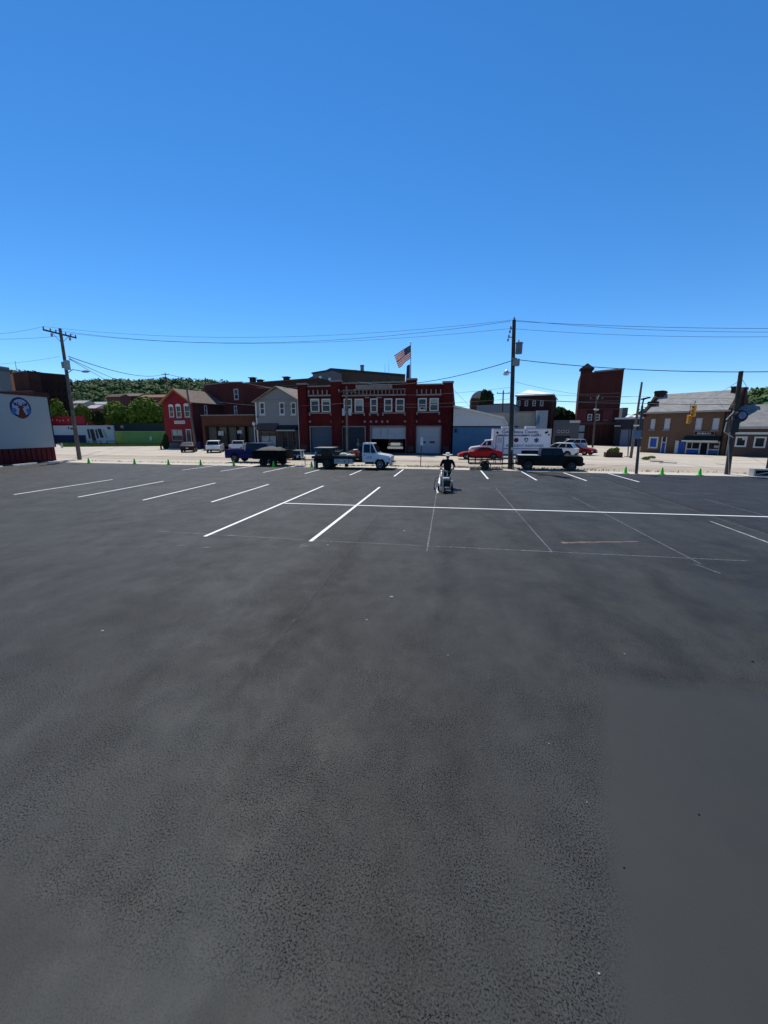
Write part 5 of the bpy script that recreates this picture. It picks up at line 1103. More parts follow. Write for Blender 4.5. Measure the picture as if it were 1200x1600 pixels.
m = MB(); c = onR(1137, 672); m.path([(c.x + .6, -.18, c.z + .5), (c.x - .25, -.18, c.z + .5), (c.x - .3, -.18, c.z - .1), (c.x + .3, -.18, c.z - .5)], .035); m.build('conduit', ALU, rt)
# lamp pole and tall thin pole on the right
bP = G(994, 740.5); tP = AY(1003.5, 634, bP.y)
rt, t = pole('lamp_pole', bP, tP, .10, .07, flat('pole_dark_steel', (.07, .075, .08), .5), 'dark steel street lamp pole at the lot edge right of the brick tower', 'lamp pole', 'street lamp poles')
e_ = AY(1005.5, 624.5, bP.y) - bP; f_ = AY(1010, 622, bP.y) - bP
m = MB(); m.path([t, (t.x + .02, t.y, t.z + .25), e_, f_], .05, 8); m.build('lamp_arm', BLACK, rt)
h_ = AY(1010, 623, bP.y) - bP; m = MB(); m.add([(h_.x - .28, -.16, h_.z - .08), (h_.x + .22, -.16, h_.z + .03), (h_.x + .22, .16, h_.z + .03), (h_.x - .28, .16, h_.z - .08), (h_.x - .30, -.12, h_.z + .02), (h_.x + .16, -.12, h_.z + .13), (h_.x + .16, .12, h_.z + .13), (h_.x - .30, .12, h_.z + .02)], [(0, 1, 2, 3), (4, 7, 6, 5), (0, 4, 5, 1), (1, 5, 6, 2), (2, 6, 7, 3), (3, 7, 4, 0)]); m.build('lamp_head', BLACK, rt, bevel=.02)
c = AY(994, 679, bP.y) - bP; m = MB(); m.box(c.x - .25, c.x + .28, -.12, -.10, c.z - .28, c.z + .28); m.build('sign_plate', flat('sign_back_grey', (.16, .19, .24), .5, metal=.4), rt)
bT = G(985.5, 715.5); tT = AY(1003, 597, bT.y)
rt, t = pole('utility_pole', bT, tT, .15, .10, WOODL, 'tall thin grey utility pole across the street in front of the annex')
m = MB(); c = AY(994, 664, bT.y) - bT
for py_ in (665, 675.5, 684): c = AY(995.5, py_, bT.y) - bT; m.box(c.x - .45, c.x + .35, -.2, -.16, c.z - .07, c.z + .07)
m.build('sign_bar', ALU, rt)
bS = G(981, 714); rt, t = pole('sign_post', bS, AY(983, 668, bS.y), .06, .06, flat('post_dark', (.03, .03, .032), .6), 'thin dark post just left of the tall thin grey pole', 'post', None)
MB().box(-.35, .35, -.3, .3, 0, .12).build('post_foot', KERB, rt)
# poles further back
for (x0, y0, x1, y1, Y, lab, arm_) in [(542.5, 702, 541.5, 607, 50.5, 'slim grey utility pole in front of the second fire station door', 1), (261, 612, 258, 583, 104, 'short dark pole top above the red gabled house', 1), (321.5, 608, 320.8, 590, 84, 'bare dark pole top left of the brick block window', 0), (783, 700, 786.5, 611, 76, 'thin distant utility pole left of the tall central pole', 1), (797, 700, 797.5, 615, 96, 'dark pole section directly behind the tall central pole', 0), (926, 697, 932.5, 620, 80, 'pale twisted utility pole in front of the brick tower', 1)]:
    b_ = AY(x0, y0, Y); b_.z = 0; t_ = AY(x1, y1, Y); b_.x = AY(x0, y0, Y).x
    rt, t = pole('utility_pole', b_, t_, .17, .11, WOODL if x0 in (542.5, 926) else WOOD, lab)
    if arm_:
        m = MB(); m.box(t.x - 1.1, t.x + 1.1, -.06, .06, t.z - .45, t.z - .33); m.build('crossarm', WOOD, rt)
        for q_ in (-1, 0, 1): m = MB(); insul(m, (t.x + q_, 0, t.z - .33 if q_ else t.z), .2); m.build('insulator', PORC, rt)
    if x0 == 542.5:
        for sx in (-.42, .42): m = MB(); c = AY(542, 644, Y) - b_; m.cyl((c.x + sx, 0, c.z - .4), .2, .85, 12); m.build('transformer', flat('transformer_pale', (.30, .33, .38), .5), rt, smooth=True)
    if x0 == 926:
        c = AY(936, 617, Y) - b_; m = MB(); m.tube((t.x, 0, t.z - .8), c, .07, .05); m.build('pale_arm', ALU, rt); m = MB(); c = AY(931, 640, Y) - b_; m.ell((c.x, -.2, c.z), (.5, .2, .18), 10, 6); m.build('lamp_head', ALU, rt)
for (x0, y0, x1, y1, Y, lab) in [(306.5, 698, 291.5, 606, 58, 'leaning brown utility pole in front of the red gabled house')]:
    b_ = AY(x0, y0, Y); b_.z = 0; pole('utility_pole', b_, AY(x1, y1, Y), .19, .13, WOODL, lab)
b_ = AY(399.5, 700, 56.5); b_.z = 0
rt, t = pole('lamp_pole', b_, AY(396.8, 662, 56.5), .08, .06, WHITE, 'slim white globe lamp pole at the left corner of the grey house', 'lamp pole', 'street lamp poles')
MB().ell(t, (.26, .26, .26), 12, 8).build('globe', WHITE, rt, smooth=True)
# sign post by the lot edge left of the worker, edge on sign
bq = G(657, 729); tq = AY(659, 684, bq.y)
rt, t = pole('street_sign', bq, tq, .035, .035, flat('post_dark'  , (.03, .03, .032), .6), 'narrow parking sign seen edge on, before the white station door', 'sign', None)
MB().box(t.x - .10, t.x + .12, -.05, -.03, t.z - .62, t.z + .05).build('sign_plate', flat('sign_back_pale', (.42, .45, .50), .4, metal=.3), rt)
# wires
def wire(p0, p1, sag, label, r=.011, n=14):
    p0, p1 = Vector(p0), Vector(p1); m = MB(); pts_ = []
    for i in range(n + 1): t = i / n; p = p0.lerp(p1, t); p.z -= sag * 4 * t * (1 - t); pts_.append(tuple(p))
    m.path(pts_, r, 5); o = m.build('overhead_wire', WIRE, None, smooth=True); tag(o, label, 'wire', 'overhead wires'); return o
L = lambda px, py, Y: AY(px, py, Y)
cA, cB, cD = L(801.5, 500, 32.9), L(796, 513.5, 32.9), L(798, 527, 32.9)
wire(bL + Vector((0, -1.7, 12.85)), cA, 1.1, 'highest wire from the leaning pole to the top of the central pole'); wire(bL + Vector((0, 1.15, 12.85)), cB, 1.0, 'second wire below the highest between leaning and central poles')
wire(bL + Vector((0, -.4, 12.8)), L(797.5, 502, 32.9), 1.35, 'faint middle wire between the leaning and central poles', .014)
wire(bL + Vector((0, -1.7, 12.85)), L(-80, 523, 30), .3, 'upper wire leaving the leaning pole to the left edge'); wire(bL + Vector((0, 1.5, 12.85)), L(-80, 527, 34), .3, 'lower wire leaving the leaning pole crossarm to the left edge', .014)
wire(L(803, 500, 32.9), L(1330, 517, 31), .35, 'highest wire running right from the central pole top'); wire(L(803, 502, 32.9), L(1330, 512.5, 34), .2, 'thin wire just under the highest on the right', .014); wire(L(800, 513.5, 32.9), L(1330, 523.5, 31), .3, 'third wire running right from the central pole bracket')
wire(L(808, 562, 32.8), L(1330, 577, 31), .45, 'thick cable running right from the central pole junction box', .026)
wire(L(802, 563, 32.8), L(560, 597, 54), .9, 'cable from the central pole box down across the fire station roof', .03)
wire(L(560, 597, 54), L(400, 606, 60), .3, 'cable continuing left over the station parapet and grey house', .025)
wire(L(107, 557, 36.8), L(258, 584, 104), 1.2, 'cable from the leaning pole to the pole above the red house', .045); wire(L(258, 584, 104), L(400, 597, 90), .8, 'cable from the pole above the red house towards the warehouse', .05)
wire(L(108, 560, 36.8), L(205, 600, 95), .3, 'steep wire from the leaning pole to the round trees', .035); wire(L(108, 561, 36.8), L(166, 594, 60), .0, 'steepest wire dropping right from the leaning pole', .028)
wire(L(93, 557, 36.8), L(-80, 570, 36), .3, 'cable leaving the leaning pole box to the left edge')
zz_ = 50.4
wire(L(541, 612, zz_), L(800, 605, 33.2), .5, 'wire from the station pole to the central pole over the upper windows'); wire(L(541, 628, zz_), L(800, 623, 33.2), .35, 'wire crossing the station front at window height'); wire(L(541, 630, zz_), L(340, 628, 66), .5, 'wire from the station pole left across the grey house', .03)
wire(L(541, 632, zz_), L(800, 631, 33.2), .3, 'lower of the pair of wires crossing the station windows')
wire(L(806, 597, 33.1), L(1001, 619, 48.5), .45, 'slack wire from the central pole to the tall thin pole'); wire(L(806, 614, 33.1), L(1000, 619.5, 48.5), .1, 'wire across the white cone roof to the tall thin pole'); wire(L(806, 623, 33.1), L(999, 630, 48.5), .1, 'signal cable from the central pole to the tall thin pole', .028)
wire(L(1001, 619, 48.5), L(1152, 622, 31), .12, 'upper wire from the tall thin pole to the thick leaning right pole'); wire(L(1000, 630, 48.5), L(1150, 632, 31), .05, 'span wire carrying the yellow traffic signals', .028)
wire(L(1154, 596, 30.9), L(1118, 618, 60), .0, 'guy wire left of the thick leaning right pole', .015); wire(L(1158, 590, 30.9), L(1178, 622, 45), .0, 'guy wire right of the thick leaning right pole', .015)
wire(L(705, 605, 56), L(735, 636, 70), .0, 'short slanting wire on the station side wall', .02)
# traffic signals
YEL = flat('signal_yellow', (.62, .27, .02), .5, var=.08)
def signal(px, py, Y, h, label, rz):
    c = AY(px, py, Y); rt = empty('traffic_signal', c, rz, label, 'traffic light', 'yellow traffic lights hanging over the crossing')
    m = MB()
    for k in (-1, 0, 1): m.box(-.17, .17, -.12, .12, k * .36 - .17, k * .36 + .17)
    m.build('housing', YEL, rt, bevel=.03)
    for k in (-1, 0, 1):
        v = MB(); 
        for j in range(9): a0, a1 = math.pi * j / 9 - .2, math.pi * (j + 1) / 9 - .2; v.quad((.14 * math.cos(a0), -.12, k * .36 + .14 * math.sin(a0)), (.14 * math.cos(a1), -.12, k * .36 + .14 * math.sin(a1)), (.14 * math.cos(a1), -.34, k * .36 + .13 * math.sin(a1)), (.14 * math.cos(a0), -.34, k * .36 + .13 * math.sin(a0)))
        v.build('visor', YEL, rt); MB().lathe([(.115, -.135), (.12, -.121)], (0, 0, k * .36), 14, 'y').build('lens', flat(('lens_green', 'lens_amber', 'lens_red')[k + 1], ((.01, .06, .04), (.15, .06, .01), (.10, .01, .01))[k + 1], .2), rt)
    MB().tube((0, 0, .53), (0, 0, h), .03).build('hanger', BLACK, rt)
signal(1084, 642, 44.0, .95, 'three lamp yellow traffic light facing left above the boarded corner building', R(-55)); signal(1076, 655, 56.0, 1.9, 'lower orange yellow traffic light catching a white glint beside the higher one', R(15))
# flag pole and flags
bf = FS.world(*(lambda q_: (q_[0], .45, q_[1]))(FS.q(641, 594))); tf = AY(641.8, 535, bf.y)
rt, t = pole('flag_pole', bf, tf, .06, .04, flat('pole_steel', (.22, .23, .25), .4, metal=.5), 'slim flag pole on the fire station pier with a flag flying left', 'flag pole', None)
MB().ell(t, (.1, .1, .1), 8, 6).build('finial', ALU, rt)
FW, FH = 2.65, 1.5
def flag_pt(u, v):   # u from pole outward, v downward
    return (-(u * FW * .83) + v * u * .62, .22 * math.sin(u * 7 + v * 1.5) * u, -(v * FH * (1.1 - .1 * u)) - u * FW * .46 + .10 * math.sin(u * 6.5) * u - (.12 * u if v > .5 else 0))
ftop = AY(641.6, 539, bf.y)
fl = empty('flag', ftop, 0, 'striped flag with blue starred corner flying left from the pole top', 'flag')
def flag_part(name, u0, u1, v0, v1, mat, off=0, parent=fl):
    m = MB(); nu = max(2, int((u1 - u0) * 16)); f_, b_ = [], []
    for j in range(2):
        for i in range(nu + 1):
            p = flag_pt(u0 + (u1 - u0) * i / nu, v0 + (v1 - v0) * j); f_.append((p[0], p[1] - .008 - off, p[2])); b_.append((p[0], p[1] + .008 + off, p[2]))
    n1 = nu + 1; m.add(f_ + b_, [(i, i + 1, n1 + i + 1, n1 + i) for i in range(nu)] + [(2*n1 + i, 3*n1 + i, 3*n1 + i + 1, 2*n1 + i + 1) for i in range(nu)] + [(i, 2*n1 + i, 2*n1 + i + 1, i + 1) for i in range(nu)] + [(n1 + i, n1 + i + 1, 3*n1 + i + 1, 3*n1 + i) for i in range(nu)] + [(nu, 2*n1 + nu, 3*n1 + nu, n1 + nu), (0, n1, 3*n1, 2*n1)])
    return m.build(name, mat, parent)
def cloth(name, c):
    m, n, b = newmat(name); b.inputs['Base Color'].default_value = (*c, 1); b.inputs['Roughness'].default_value = .8
    tr = n.nodes.new('ShaderNodeBsdfTranslucent'); tr.inputs[0].default_value = (*c, 1); mx = n.nodes.new('ShaderNodeMixShader'); mx.inputs[0].default_value = .6
    n.links.new(b.outputs[0], mx.inputs[1]); n.links.new(tr.outputs[0], mx.inputs[2]); n.links.new(mx.outputs[0], n.nodes['Material Output'].inputs[0]); return m
FR, FWH, FB = cloth('flag_red', (.45, .012, .03)), cloth('flag_white', (.80, .80, .80)), cloth('flag_blue', (.015, .02, .14))
for k in range(13): flag_part('stripe', 0.0 if k > 6 else .4, 1, k / 13, (k + 1) / 13, FR if k % 2 == 0 else FWH)
can = flag_part('canton', 0, .4, 0, 7 / 13, FB)
m = MB()
for r_ in range(9):
    for c_ in range(6 if r_ % 2 == 0 else 5):
        u, v = (.4 / 12) * (1 + 2 * c_ + (r_ % 2)), (7 / 13) * (r_ + 1) / 10; p = flag_pt(u, v); m.add([(p[0] + .035 * math.sin(k * 2 * math.pi / 5) , p[1] - .02, p[2] + .035 * math.cos(k * 2 * math.pi / 5)) for k in range(5)], [(0, 1, 2, 3, 4)])
m.build('stars', FWH, can)
f2 = AY(641.4, 569, bf.y); m = MB(); vs = []
for j in range(7):
    for i in range(5): vs.append((-.06 - i * .11 - .04 * j * (i > 1) * .5, .12 * math.sin(i * 2.1 + j * .3), -j * .42 + i * (-.05)))
m.add(vs, [(j*5+i, j*5+i+1, j*5+i+6, j*5+i+5) for j in range(6) for i in range(4)])
o = m.build('flag', cloth('flag_navy', (.02, .025, .06)), None, smooth=True); o.location = f2; tag(o, 'dark navy flag hanging limp below the striped flag', 'flag')
for px_, y1, y0 in ((607.5, 565, 587), (601.5, 568, 587)):
    b_ = AY(px_, y0, 94); m = MB(); m.tube((0, 0, -1), (0, 0, AY(px_, y1, 94).z - b_.z), .05, .02, 5); o = m.build('roof_antenna', WIRE, None); o.location = b_; tag(o, 'thin antenna mast on the brown block roof, ' + ('right' if px_ > 605 else 'left') + ' one of two', 'antenna', 'roof antennas')
# ================================================================== SMALL STREET THINGS
GRN = flat('cone_green', (.10, .62, .04), .5, var=.05)
cone0 = empty('traffic_cone', (0, 0, 0))
m = MB(); m.lathe([(.13, .03), (.115, .05), (.075, .28), (.045, .46), (.03, .48)], (0, 0, 0), 14); m.build('cone_body', GRN, cone0, smooth=True)
MB().box(-.17, .17, -.17, .17, 0, .03).build('base', GRN, cone0, bevel=.008)
cl = ['beside the leaning pole', 'between the leaning pole and the maroon hatchback', 'below the left edge of the red house', 'below the maroon hatchback and white SUV', 'just left of the blue pickup', 'in front of the black dump trailer wheels', 'between the dump trailer and the flatbed truck', 'just left of the street lamp pole', 'below the corner building front, nearer the lamp pole', 'below the shopfront, left of the thick right pole']
for i, (x_, y_) in enumerate([(139, 724), (210.5, 725), (263.5, 726.2), (313.8, 727), (365.5, 728), (427.5, 729.5), (487, 730), (977, 740), (1034, 741.5), (1093, 743)]):
    o = cone0 if i == 0 else copy_tree(cone0); g = G(x_, y_); o.location = (g.x, g.y, .013); o.rotation_euler.z = i * .7; tag(o, 'bright green cone on the lot edge ' + cl[i], 'cone', 'green cones along the lot edge')
# wheel stops
WS_ = flat('wheel_stop_white', (.60, .58, .54), .8, var=.12, grime=.4, scale=3)
for i, (a, b2) in enumerate([((-22, 733.3), (3, 730)), ((20, 728.3), (57, 724.4)), ((75, 723.3), (106, 720.8))]):
    p, q_ = G(*a), G(*b2); d_ = q_ - p; m = MB(); m.prism([(-.10, 0), (.10, 0), (.06, .12), (-.06, .12)], 0, d_.length, 'x')
    o = m.build('wheel_stop', WS_, None, bevel=.012); o.location = (p.x, p.y, .002); o.rotation_euler.z = math.atan2(d_.y, d_.x); tag(o, ['white wheel stop cut off by the left edge', 'white wheel stop in the middle below the ribbed red base', 'white wheel stop nearest the leaning pole'][i], 'wheel stop', 'wheel stops in front of the white hall')
# hydrant
g = G(97.3, 699.8); rt = empty('fire_hydrant', g, 0, 'pale fire hydrant on the far kerb left of the leaning pole', 'hydrant')
m = MB(); m.lathe([(.16, 0), (.16, .08), (.11, .10), (.11, .62), (.14, .64), (.12, .74), (.05, .84), (.04, .90)], (0, 0, 0), 12); m.build('barrel', WHITE, rt, smooth=True)
m = MB(); m.tube((-.2, 0, .48), (.2, 0, .48), .06); m.tube((0, -.2, .45), (0, 0, .45), .075); m.build('nozzle', WHITE, rt)
# bench pair in front of the mural
def bench(px0, px1, py, label):
    a, b2 = G(px0, py), G(px1, py - .15); d_ = b2 - a; Lb = d_.length; rt = empty('park_bench', a, math.atan2(d_.y, d_.x), label, 'bench', 'benches in front of the mural wall')
    for x in (.1, Lb - .1):
        m = MB(); m.box(x - .05, x + .05, -.05, .5, .35, .45); m.box(x - .05, x + .05, .0, .07, 0, .45); m.box(x - .05, x + .05, .43, .5, 0, 1.0); m.build('leg', BLACK, rt)
    for k in range(3): MB().box(0, Lb, .0 + k * .16, .13 + k * .16, .452, .49).build('seat_slat', STONE, rt)
    for k in range(2): MB().box(0, Lb, .39, .425, .62 + k * .2, .75 + k * .2).build('back_slat', STONE, rt)
bench(136, 158, 695.6, 'pale slatted bench in front of the black mural stripes'); bench(166, 183, 695.2, 'pale slatted bench with dark legs at the right end of the mural')
# small dark post/meter and bin left of the red house
g = G(252, 702.5); rt = empty('kerb_post', g, 0, 'short dark post with wide cap on the corner left of the red house', 'post'); m = MB(); m.cyl((0, 0, 0), .13, .95, 12); m.build('post_body', BLACK, rt); MB().box(-.22, .22, -.15, .15, .952, 1.2).build('post_cap', flat('post_cap_dark', (.04, .02, .02), .6), rt, bevel=.03)
g = G(259.5, 702); rt = empty('shrub', g, 0, 'dark bushy shrub at the left corner of the red house', 'shrub'); mesh_quads('foliage', leaves([(0, 0, 1.0, .55, .5, 1.0), (.2, 0, 1.9, .35, .35, .7)], 1800, .13, 31, .7), GL3, rt); MB().tube((0, 0, 0), (0, 0, 1.2), .06, .03).build('stem', BARK, rt)
# blue bin between the red house and brown shop
g = G(312, 702); rt = empty('wheeled_bin', g, .1, 'dark blue bin beside the red house corner', 'bin'); m = MB(); m.add([(-.3, -.35, .08), (.3, -.35, .08), (.3, .35, .08), (-.3, .35, .08), (-.4, -.42, 1.15), (.4, -.42, 1.15), (.4, .42, 1.15), (-.4, .42, 1.15)], [(0, 3, 2, 1), (4, 5, 6, 7), (0, 1, 5, 4), (1, 2, 6, 5), (2, 3, 7, 6), (3, 0, 4, 7)]); m.build('bin_body', flat('bin_blue', (.012, .02, .09), .5), rt, bevel=.03); MB().box(-.43, .43, -.46, .46, 1.155, 1.22).build('lid', flat('bin_blue', (.012, .02, .09)), rt, bevel=.02)
# planter
g = G(957.5, 714.2); rt = empty('planter', g, -.1, 'dark wooden planter box with green bush on the far pavement', 'planter')
m = MB(); PW = .85
for k in range(2): MB().box(-PW, PW, -.45, -.40, .02 + k * .27, .27 + k * .27).build('plank', flat('planter_wood', (.055, .03, .025), .8), rt); MB().box(-PW, PW, .40, .45, .02 + k * .27, .27 + k * .27).build('plank', flat('planter_wood', (.055, .03, .025)), rt); 
for sx in (-1, 1): MB().box(sx * PW - .03, sx * PW + .03, -.47, .47, 0, .56).build('plank', flat('planter_wood', (.055, .03, .025)), rt)
MB().box(-PW + .04, PW - .04, -.39, .39, .02, .48).build('soil', flat('soil', (.03, .022, .016), .95), rt)
mesh_quads('plant', leaves([(0, 0, .68, .65, .4, .38), (-.35, 0, .6, .4, .35, .25), (.3, 0, .85, .3, .3, .3)], 1500, .08, 9, .6), GL1, rt)
# fallen stick, crack debris right
g = G(1016, 721); m = MB(); m.path([(0, 0, .03), (.5, -.25, .05), (.95, -.5, .03)], .05, 6); o = m.build('fallen_stick', WOOD, None); o.location = g; tag(o, 'dark fallen stick beside the green weed clump on the street', 'stick')
g = G(1030, 723.6); m = MB(); m.path([(0, 0, .02), (.6, .1, .05), (1.3, .0, .02), (1.5, -.05, .02)], .035, 6); o = m.build('fallen_branch', WOOD, None); o.location = g; tag(o, 'long thin fallen branch on the street below the corner building', 'branch')
# concrete bench / barrier at the right edge
g = G(1177, 744.5); rt = empty('concrete_barrier', (g.x, g.y - .0, 0), -.03, 'pale hollow concrete box at the lot edge beside the right frame edge', 'barrier')
BWd = 1.6
for a in ((0, .10, 0, .5), (BWd - .10, BWd, 0, .5), (.102, BWd - .102, .40, .498), (.102, BWd - .102, 0, .06)): MB().box(a[0], a[1], 0, .5, a[2], a[3]).build('slab', flat('barrier_grey', (.33, .33, .32), .8, var=.15), rt)
m = MB(); m.tube((.2, .2, .1), (BWd - .2, .2, .36), .05); m.build('brace', flat('barrier_grey', (.33, .33, .32)), rt); MB().box(.103, BWd - .103, .40, .48, .061, .399).build('back_panel', BLACK, rt)
g = G(1198.5, 743.5); rt = empty('dark_post', g, 0, 'dark wooden post cut by the right edge of the view', 'post'); MB().box(-.10, .16, -.1, .1, 0, 1.25).build('post_body', BLACK, rt); MB().box(-.12, .18, -.12, .12, 1.252, 1.3).build('post_cap', BLACK, rt)
# glove / rag on lot
# ================================================================== VEHICLES
TYRE = flat('tyre', (.018, .018, .018), .85, var=.2); CHROME = flat('chrome', (.6, .6, .6), .18, metal=1.0, var=.03); CGL = glass('car_glass', (.010, .013, .016), .04)
RIMM = flat('alloy', (.38, .38, .39), .35, metal=.7, var=.05); REDL = flat('tail_red', (.35, .01, .012), .25); HEADL = flat('head_lens', (.65, .66, .68), .15); UNDER = flat('underbody', (.012, .012, .012), .85)
AMB = flat('amber', (.6, .22, .02), .3); PLATE = flat('plate', (.55, .55, .55), .5)
def paint(name, c, rough=.45, coat=.22):
    dk = max(c) < .4
    return flat(name, c, .55 if dk else rough, var=.04, scale=1.5, coat=0.0 if dk else coat, spec=.12)
def wheel(rt, x, y, r, wd=.22, rim=None, dual=False, spokes=5):
    s = 1 if y > 0 else -1
    m = MB(); m.lathe([(r * .62, -wd / 2), (r * .93, -wd / 2), (r, -wd / 2 * .7), (r, wd / 2 * .7), (r * .93, wd / 2), (r * .62, wd / 2)], (x, y - s * wd / 2, r), 20, 'y')
    w_ = m.build('wheel', TYRE, rt, smooth=True)
    m = MB(); m.lathe([(r * .62, .0), (r * .60, .02), (r * .50, -.03), (r * .16, -.02), (r * .14, .015), (.01, .015)], (x, y - (0 if s > 0 else 0), r), 16, 'y')
    if s < 0:
        for i in range(len(m.v)): m.v[i] = (m.v[i][0], 2 * y - m.v[i][1], m.v[i][2])
    o = m.build('rim', rim or RIMM, w_, smooth=True)
    m = MB()
    for k in range(spokes): a = k * 2 * math.pi / spokes + .3; m.tube((x + r * .30 * math.cos(a), y + s * .012, r + r * .30 * math.sin(a)), (x + r * .42 * math.cos(a), y + s * .012, r + r * .42 * math.sin(a)), r * .07, r * .09, 6)
    m.build('rim_opening', TYRE, w_)
    return w_
def body_poly(top, wx, wr, zb):
    """side outline: roof line from rear to front, then sill with wheel arches cut out"""
    pts = list(top); x_r, x_f = top[0][0], top[-1][0]
    for x in sorted(wx, reverse=True):
        R_ = wr * 1.16; zc = wr
        dz = zb - zc; h = math.sqrt(max(.0001, R_ * R_ - dz * dz)); a0 = math.atan2(dz, h)
        n = 9
        for i in range(n + 1):
            a = a0 + (math.pi - 2 * a0) * i / n; pts.append((x + R_ * math.cos(a), zc + R_ * math.sin(a)))
    pts.insert(len(top), (x_f - .06, zb)); pts.append((x_r + .06, zb))
    return pts
def poly_in(p, q, t): return (p[0] * (1 - t) + q[0] * t, p[1] * (1 - t) + q[1] * t)
def car(name, label, cat, L_, Wd, top, wx, wr, zb, cab, mat, roofmat=None, lean=.16, pillars=(), group=None, glassm=None, rim=None, tail='box', spokes=5, lights=True, bev=.05):
    """x forward, y left. top: body outline rear->front. cab: rear base, rear top, front top, front base (x,z)."""
    gm = glassm or CGL
    rt = empty(name, (0, 0, 0), 0, label, cat, group); hw = Wd / 2
    bp = body_poly(top, wx, wr, zb); m = MB(); m.prism(bp, -hw, hw)
    m.build('body', mat, rt, bevel=bev, smooth=True)
    MB().box(min(wx) - wr, max(wx) + wr, -hw + .12, hw - .12, zb - .02, max(wr * 1.9, zb + .1)).build('underbody', UNDER, rt)
    # cabin with leaning sides
    rb, rtp, ft, fb = cab; b0 = hw - .05; t0 = hw - .05 - lean; zb_, zt_ = rb[1] - .02, rtp[1]
    def yy(z): return b0 + (t0 - b0) * max(0, (z - zb_) / (zt_ - zb_))
    P = [(rb[0], zb_), rtp, ft, (fb[0], fb[1] - .02)]
    m = MB(); vs = [(p[0], -yy(p[1]), p[1]) for p in P] + [(p[0], yy(p[1]), p[1]) for p in P]
    m.add(vs, [(0, 1, 2, 3), (7, 6, 5, 4), (0, 4, 5, 1), (1, 5, 6, 2), (2, 6, 7, 3)]); m.build('cabin', roofmat or mat, rt, bevel=.04, smooth=True)
    # side glass, split at the pillars
    cz = .10
    for s in (-1, 1):
        cuts = [0.0] + list(pillars) + [1.0]
        for i in range(len(cuts) - 1):
            a, b2 = cuts[i], cuts[i + 1]; pa, pb = .035 if i else .07, .035 if i < len(cuts) - 2 else .07
            zl, zu = zb_ + .06, zt_ - .075
            def X(t, z):
                k = (z - zb_) / (zt_ - zb_); xr = rb[0] + (rtp[0] - rb[0]) * k; k2 = (z - P[3][1]) / (zt_ - P[3][1]); xf = fb[0] + (ft[0] - fb[0]) * k2
                return xr + (xf - xr) * t
            wdt = abs(fb[0] - rb[0])
            q_ = [(X(a, zl) + pa, zl), (X(b2, zl) - pb, zl), (X(b2, zu) - pb, zu), (X(a, zu) + pa, zu)]
            m = MB(); m.add([(x, s * (yy(z) + .006), z) for x, z in q_] + [(x, s * (yy(z) - .01), z) for x, z in q_], [(0, 1, 2, 3), (7, 6, 5, 4), (0, 4, 5, 1), (1, 5, 6, 2), (2, 6, 7, 3), (3, 7, 4, 0)]); m.build('side_window', gm, rt)
    for nm, lo, hi in (('windshield', P[3], ft), ('rear_window', P[0], rtp)):
        a, b2 = poly_in(lo, hi, .12), poly_in(lo, hi, .90); d_ = Vector((hi[0] - lo[0], 0, hi[1] - lo[1])).normalized(); nrm = Vector((d_.z, 0, -d_.x)) * (1 if nm == 'windshield' else -1)
        q_ = []
        for (x, z) in (a, b2):
            w_ = yy(z) - .09
            q_ += [(x + nrm.x * .008, -w_, z + nrm.z * .008), (x + nrm.x * .008, w_, z + nrm.z * .008)]
        m = MB(); v4 = [q_[0], q_[1], q_[3], q_[2]]; back = [(p[0] - nrm.x * .02, p[1], p[2] - nrm.z * .02) for p in v4]
        m.add(v4 + back, [(0, 1, 2, 3), (7, 6, 5, 4), (0, 4, 5, 1), (1, 5, 6, 2), (2, 6, 7, 3), (3, 7, 4, 0)]); m.build(nm, gm, rt)
    for x in wx:
        for s in (-1, 1): wheel(rt, x, s * (hw + .01), wr, .22, rim, spokes=spokes)
    xf, xr = top[-1][0], top[0][0]; zf = top[-2][1] if len(top) > 2 else .7
    if lights:
        for s in (-1, 1):
            MB().box(xf - .12, xf + .025, s * (hw - .25) - .17, s * (hw - .25) + .17, zf * .80 - .08, zf * .80 + .07).build('headlight', HEADL, rt, bevel=.015)
            zt2 = top[1][1] * .86; MB().box(xr - .025, xr + .10, s * (hw - .16) - .12, s * (hw - .16) + .12, zt2 - .12, zt2 + .10).build('taillight', REDL, rt, bevel=.015)
        MB().box(xr - .04, xr - .005, -.16, .16, zb + .28, zb + .42).build('licence_plate', PLATE, rt)
        MB().box(xf - .02, xf + .04, -hw + .12, hw - .12, zb + .02, zb + .20).build('front_bumper', UNDER, rt, bevel=.015); MB().box(xr - .05, xr + .02, -hw + .08, hw - .08, zb + .02, zb + .18).build('rear_bumper', UNDER, rt, bevel=.015)
    for s in (-1, 1): m = MB(); m.box(fb[0] - .35, fb[0] - .22, s * (hw + .03) - .09, s * (hw + .03) + .09, fb[1] + .02, fb[1] + .16); m.build('mirror', mat, rt, bevel=.02)
    return rt
def put(o, px, py, rz, z=.0): g = G(px, py); o.location = (g.x, g.y, z); o.rotation_euler = (0, 0, rz); return o
SEDAN = dict(top=[(-2.15, .42), (-2.2, .86), (-1.5, 1.0), (.75, .98), (1.9, .80), (2.15, .62), (2.18, .40)])
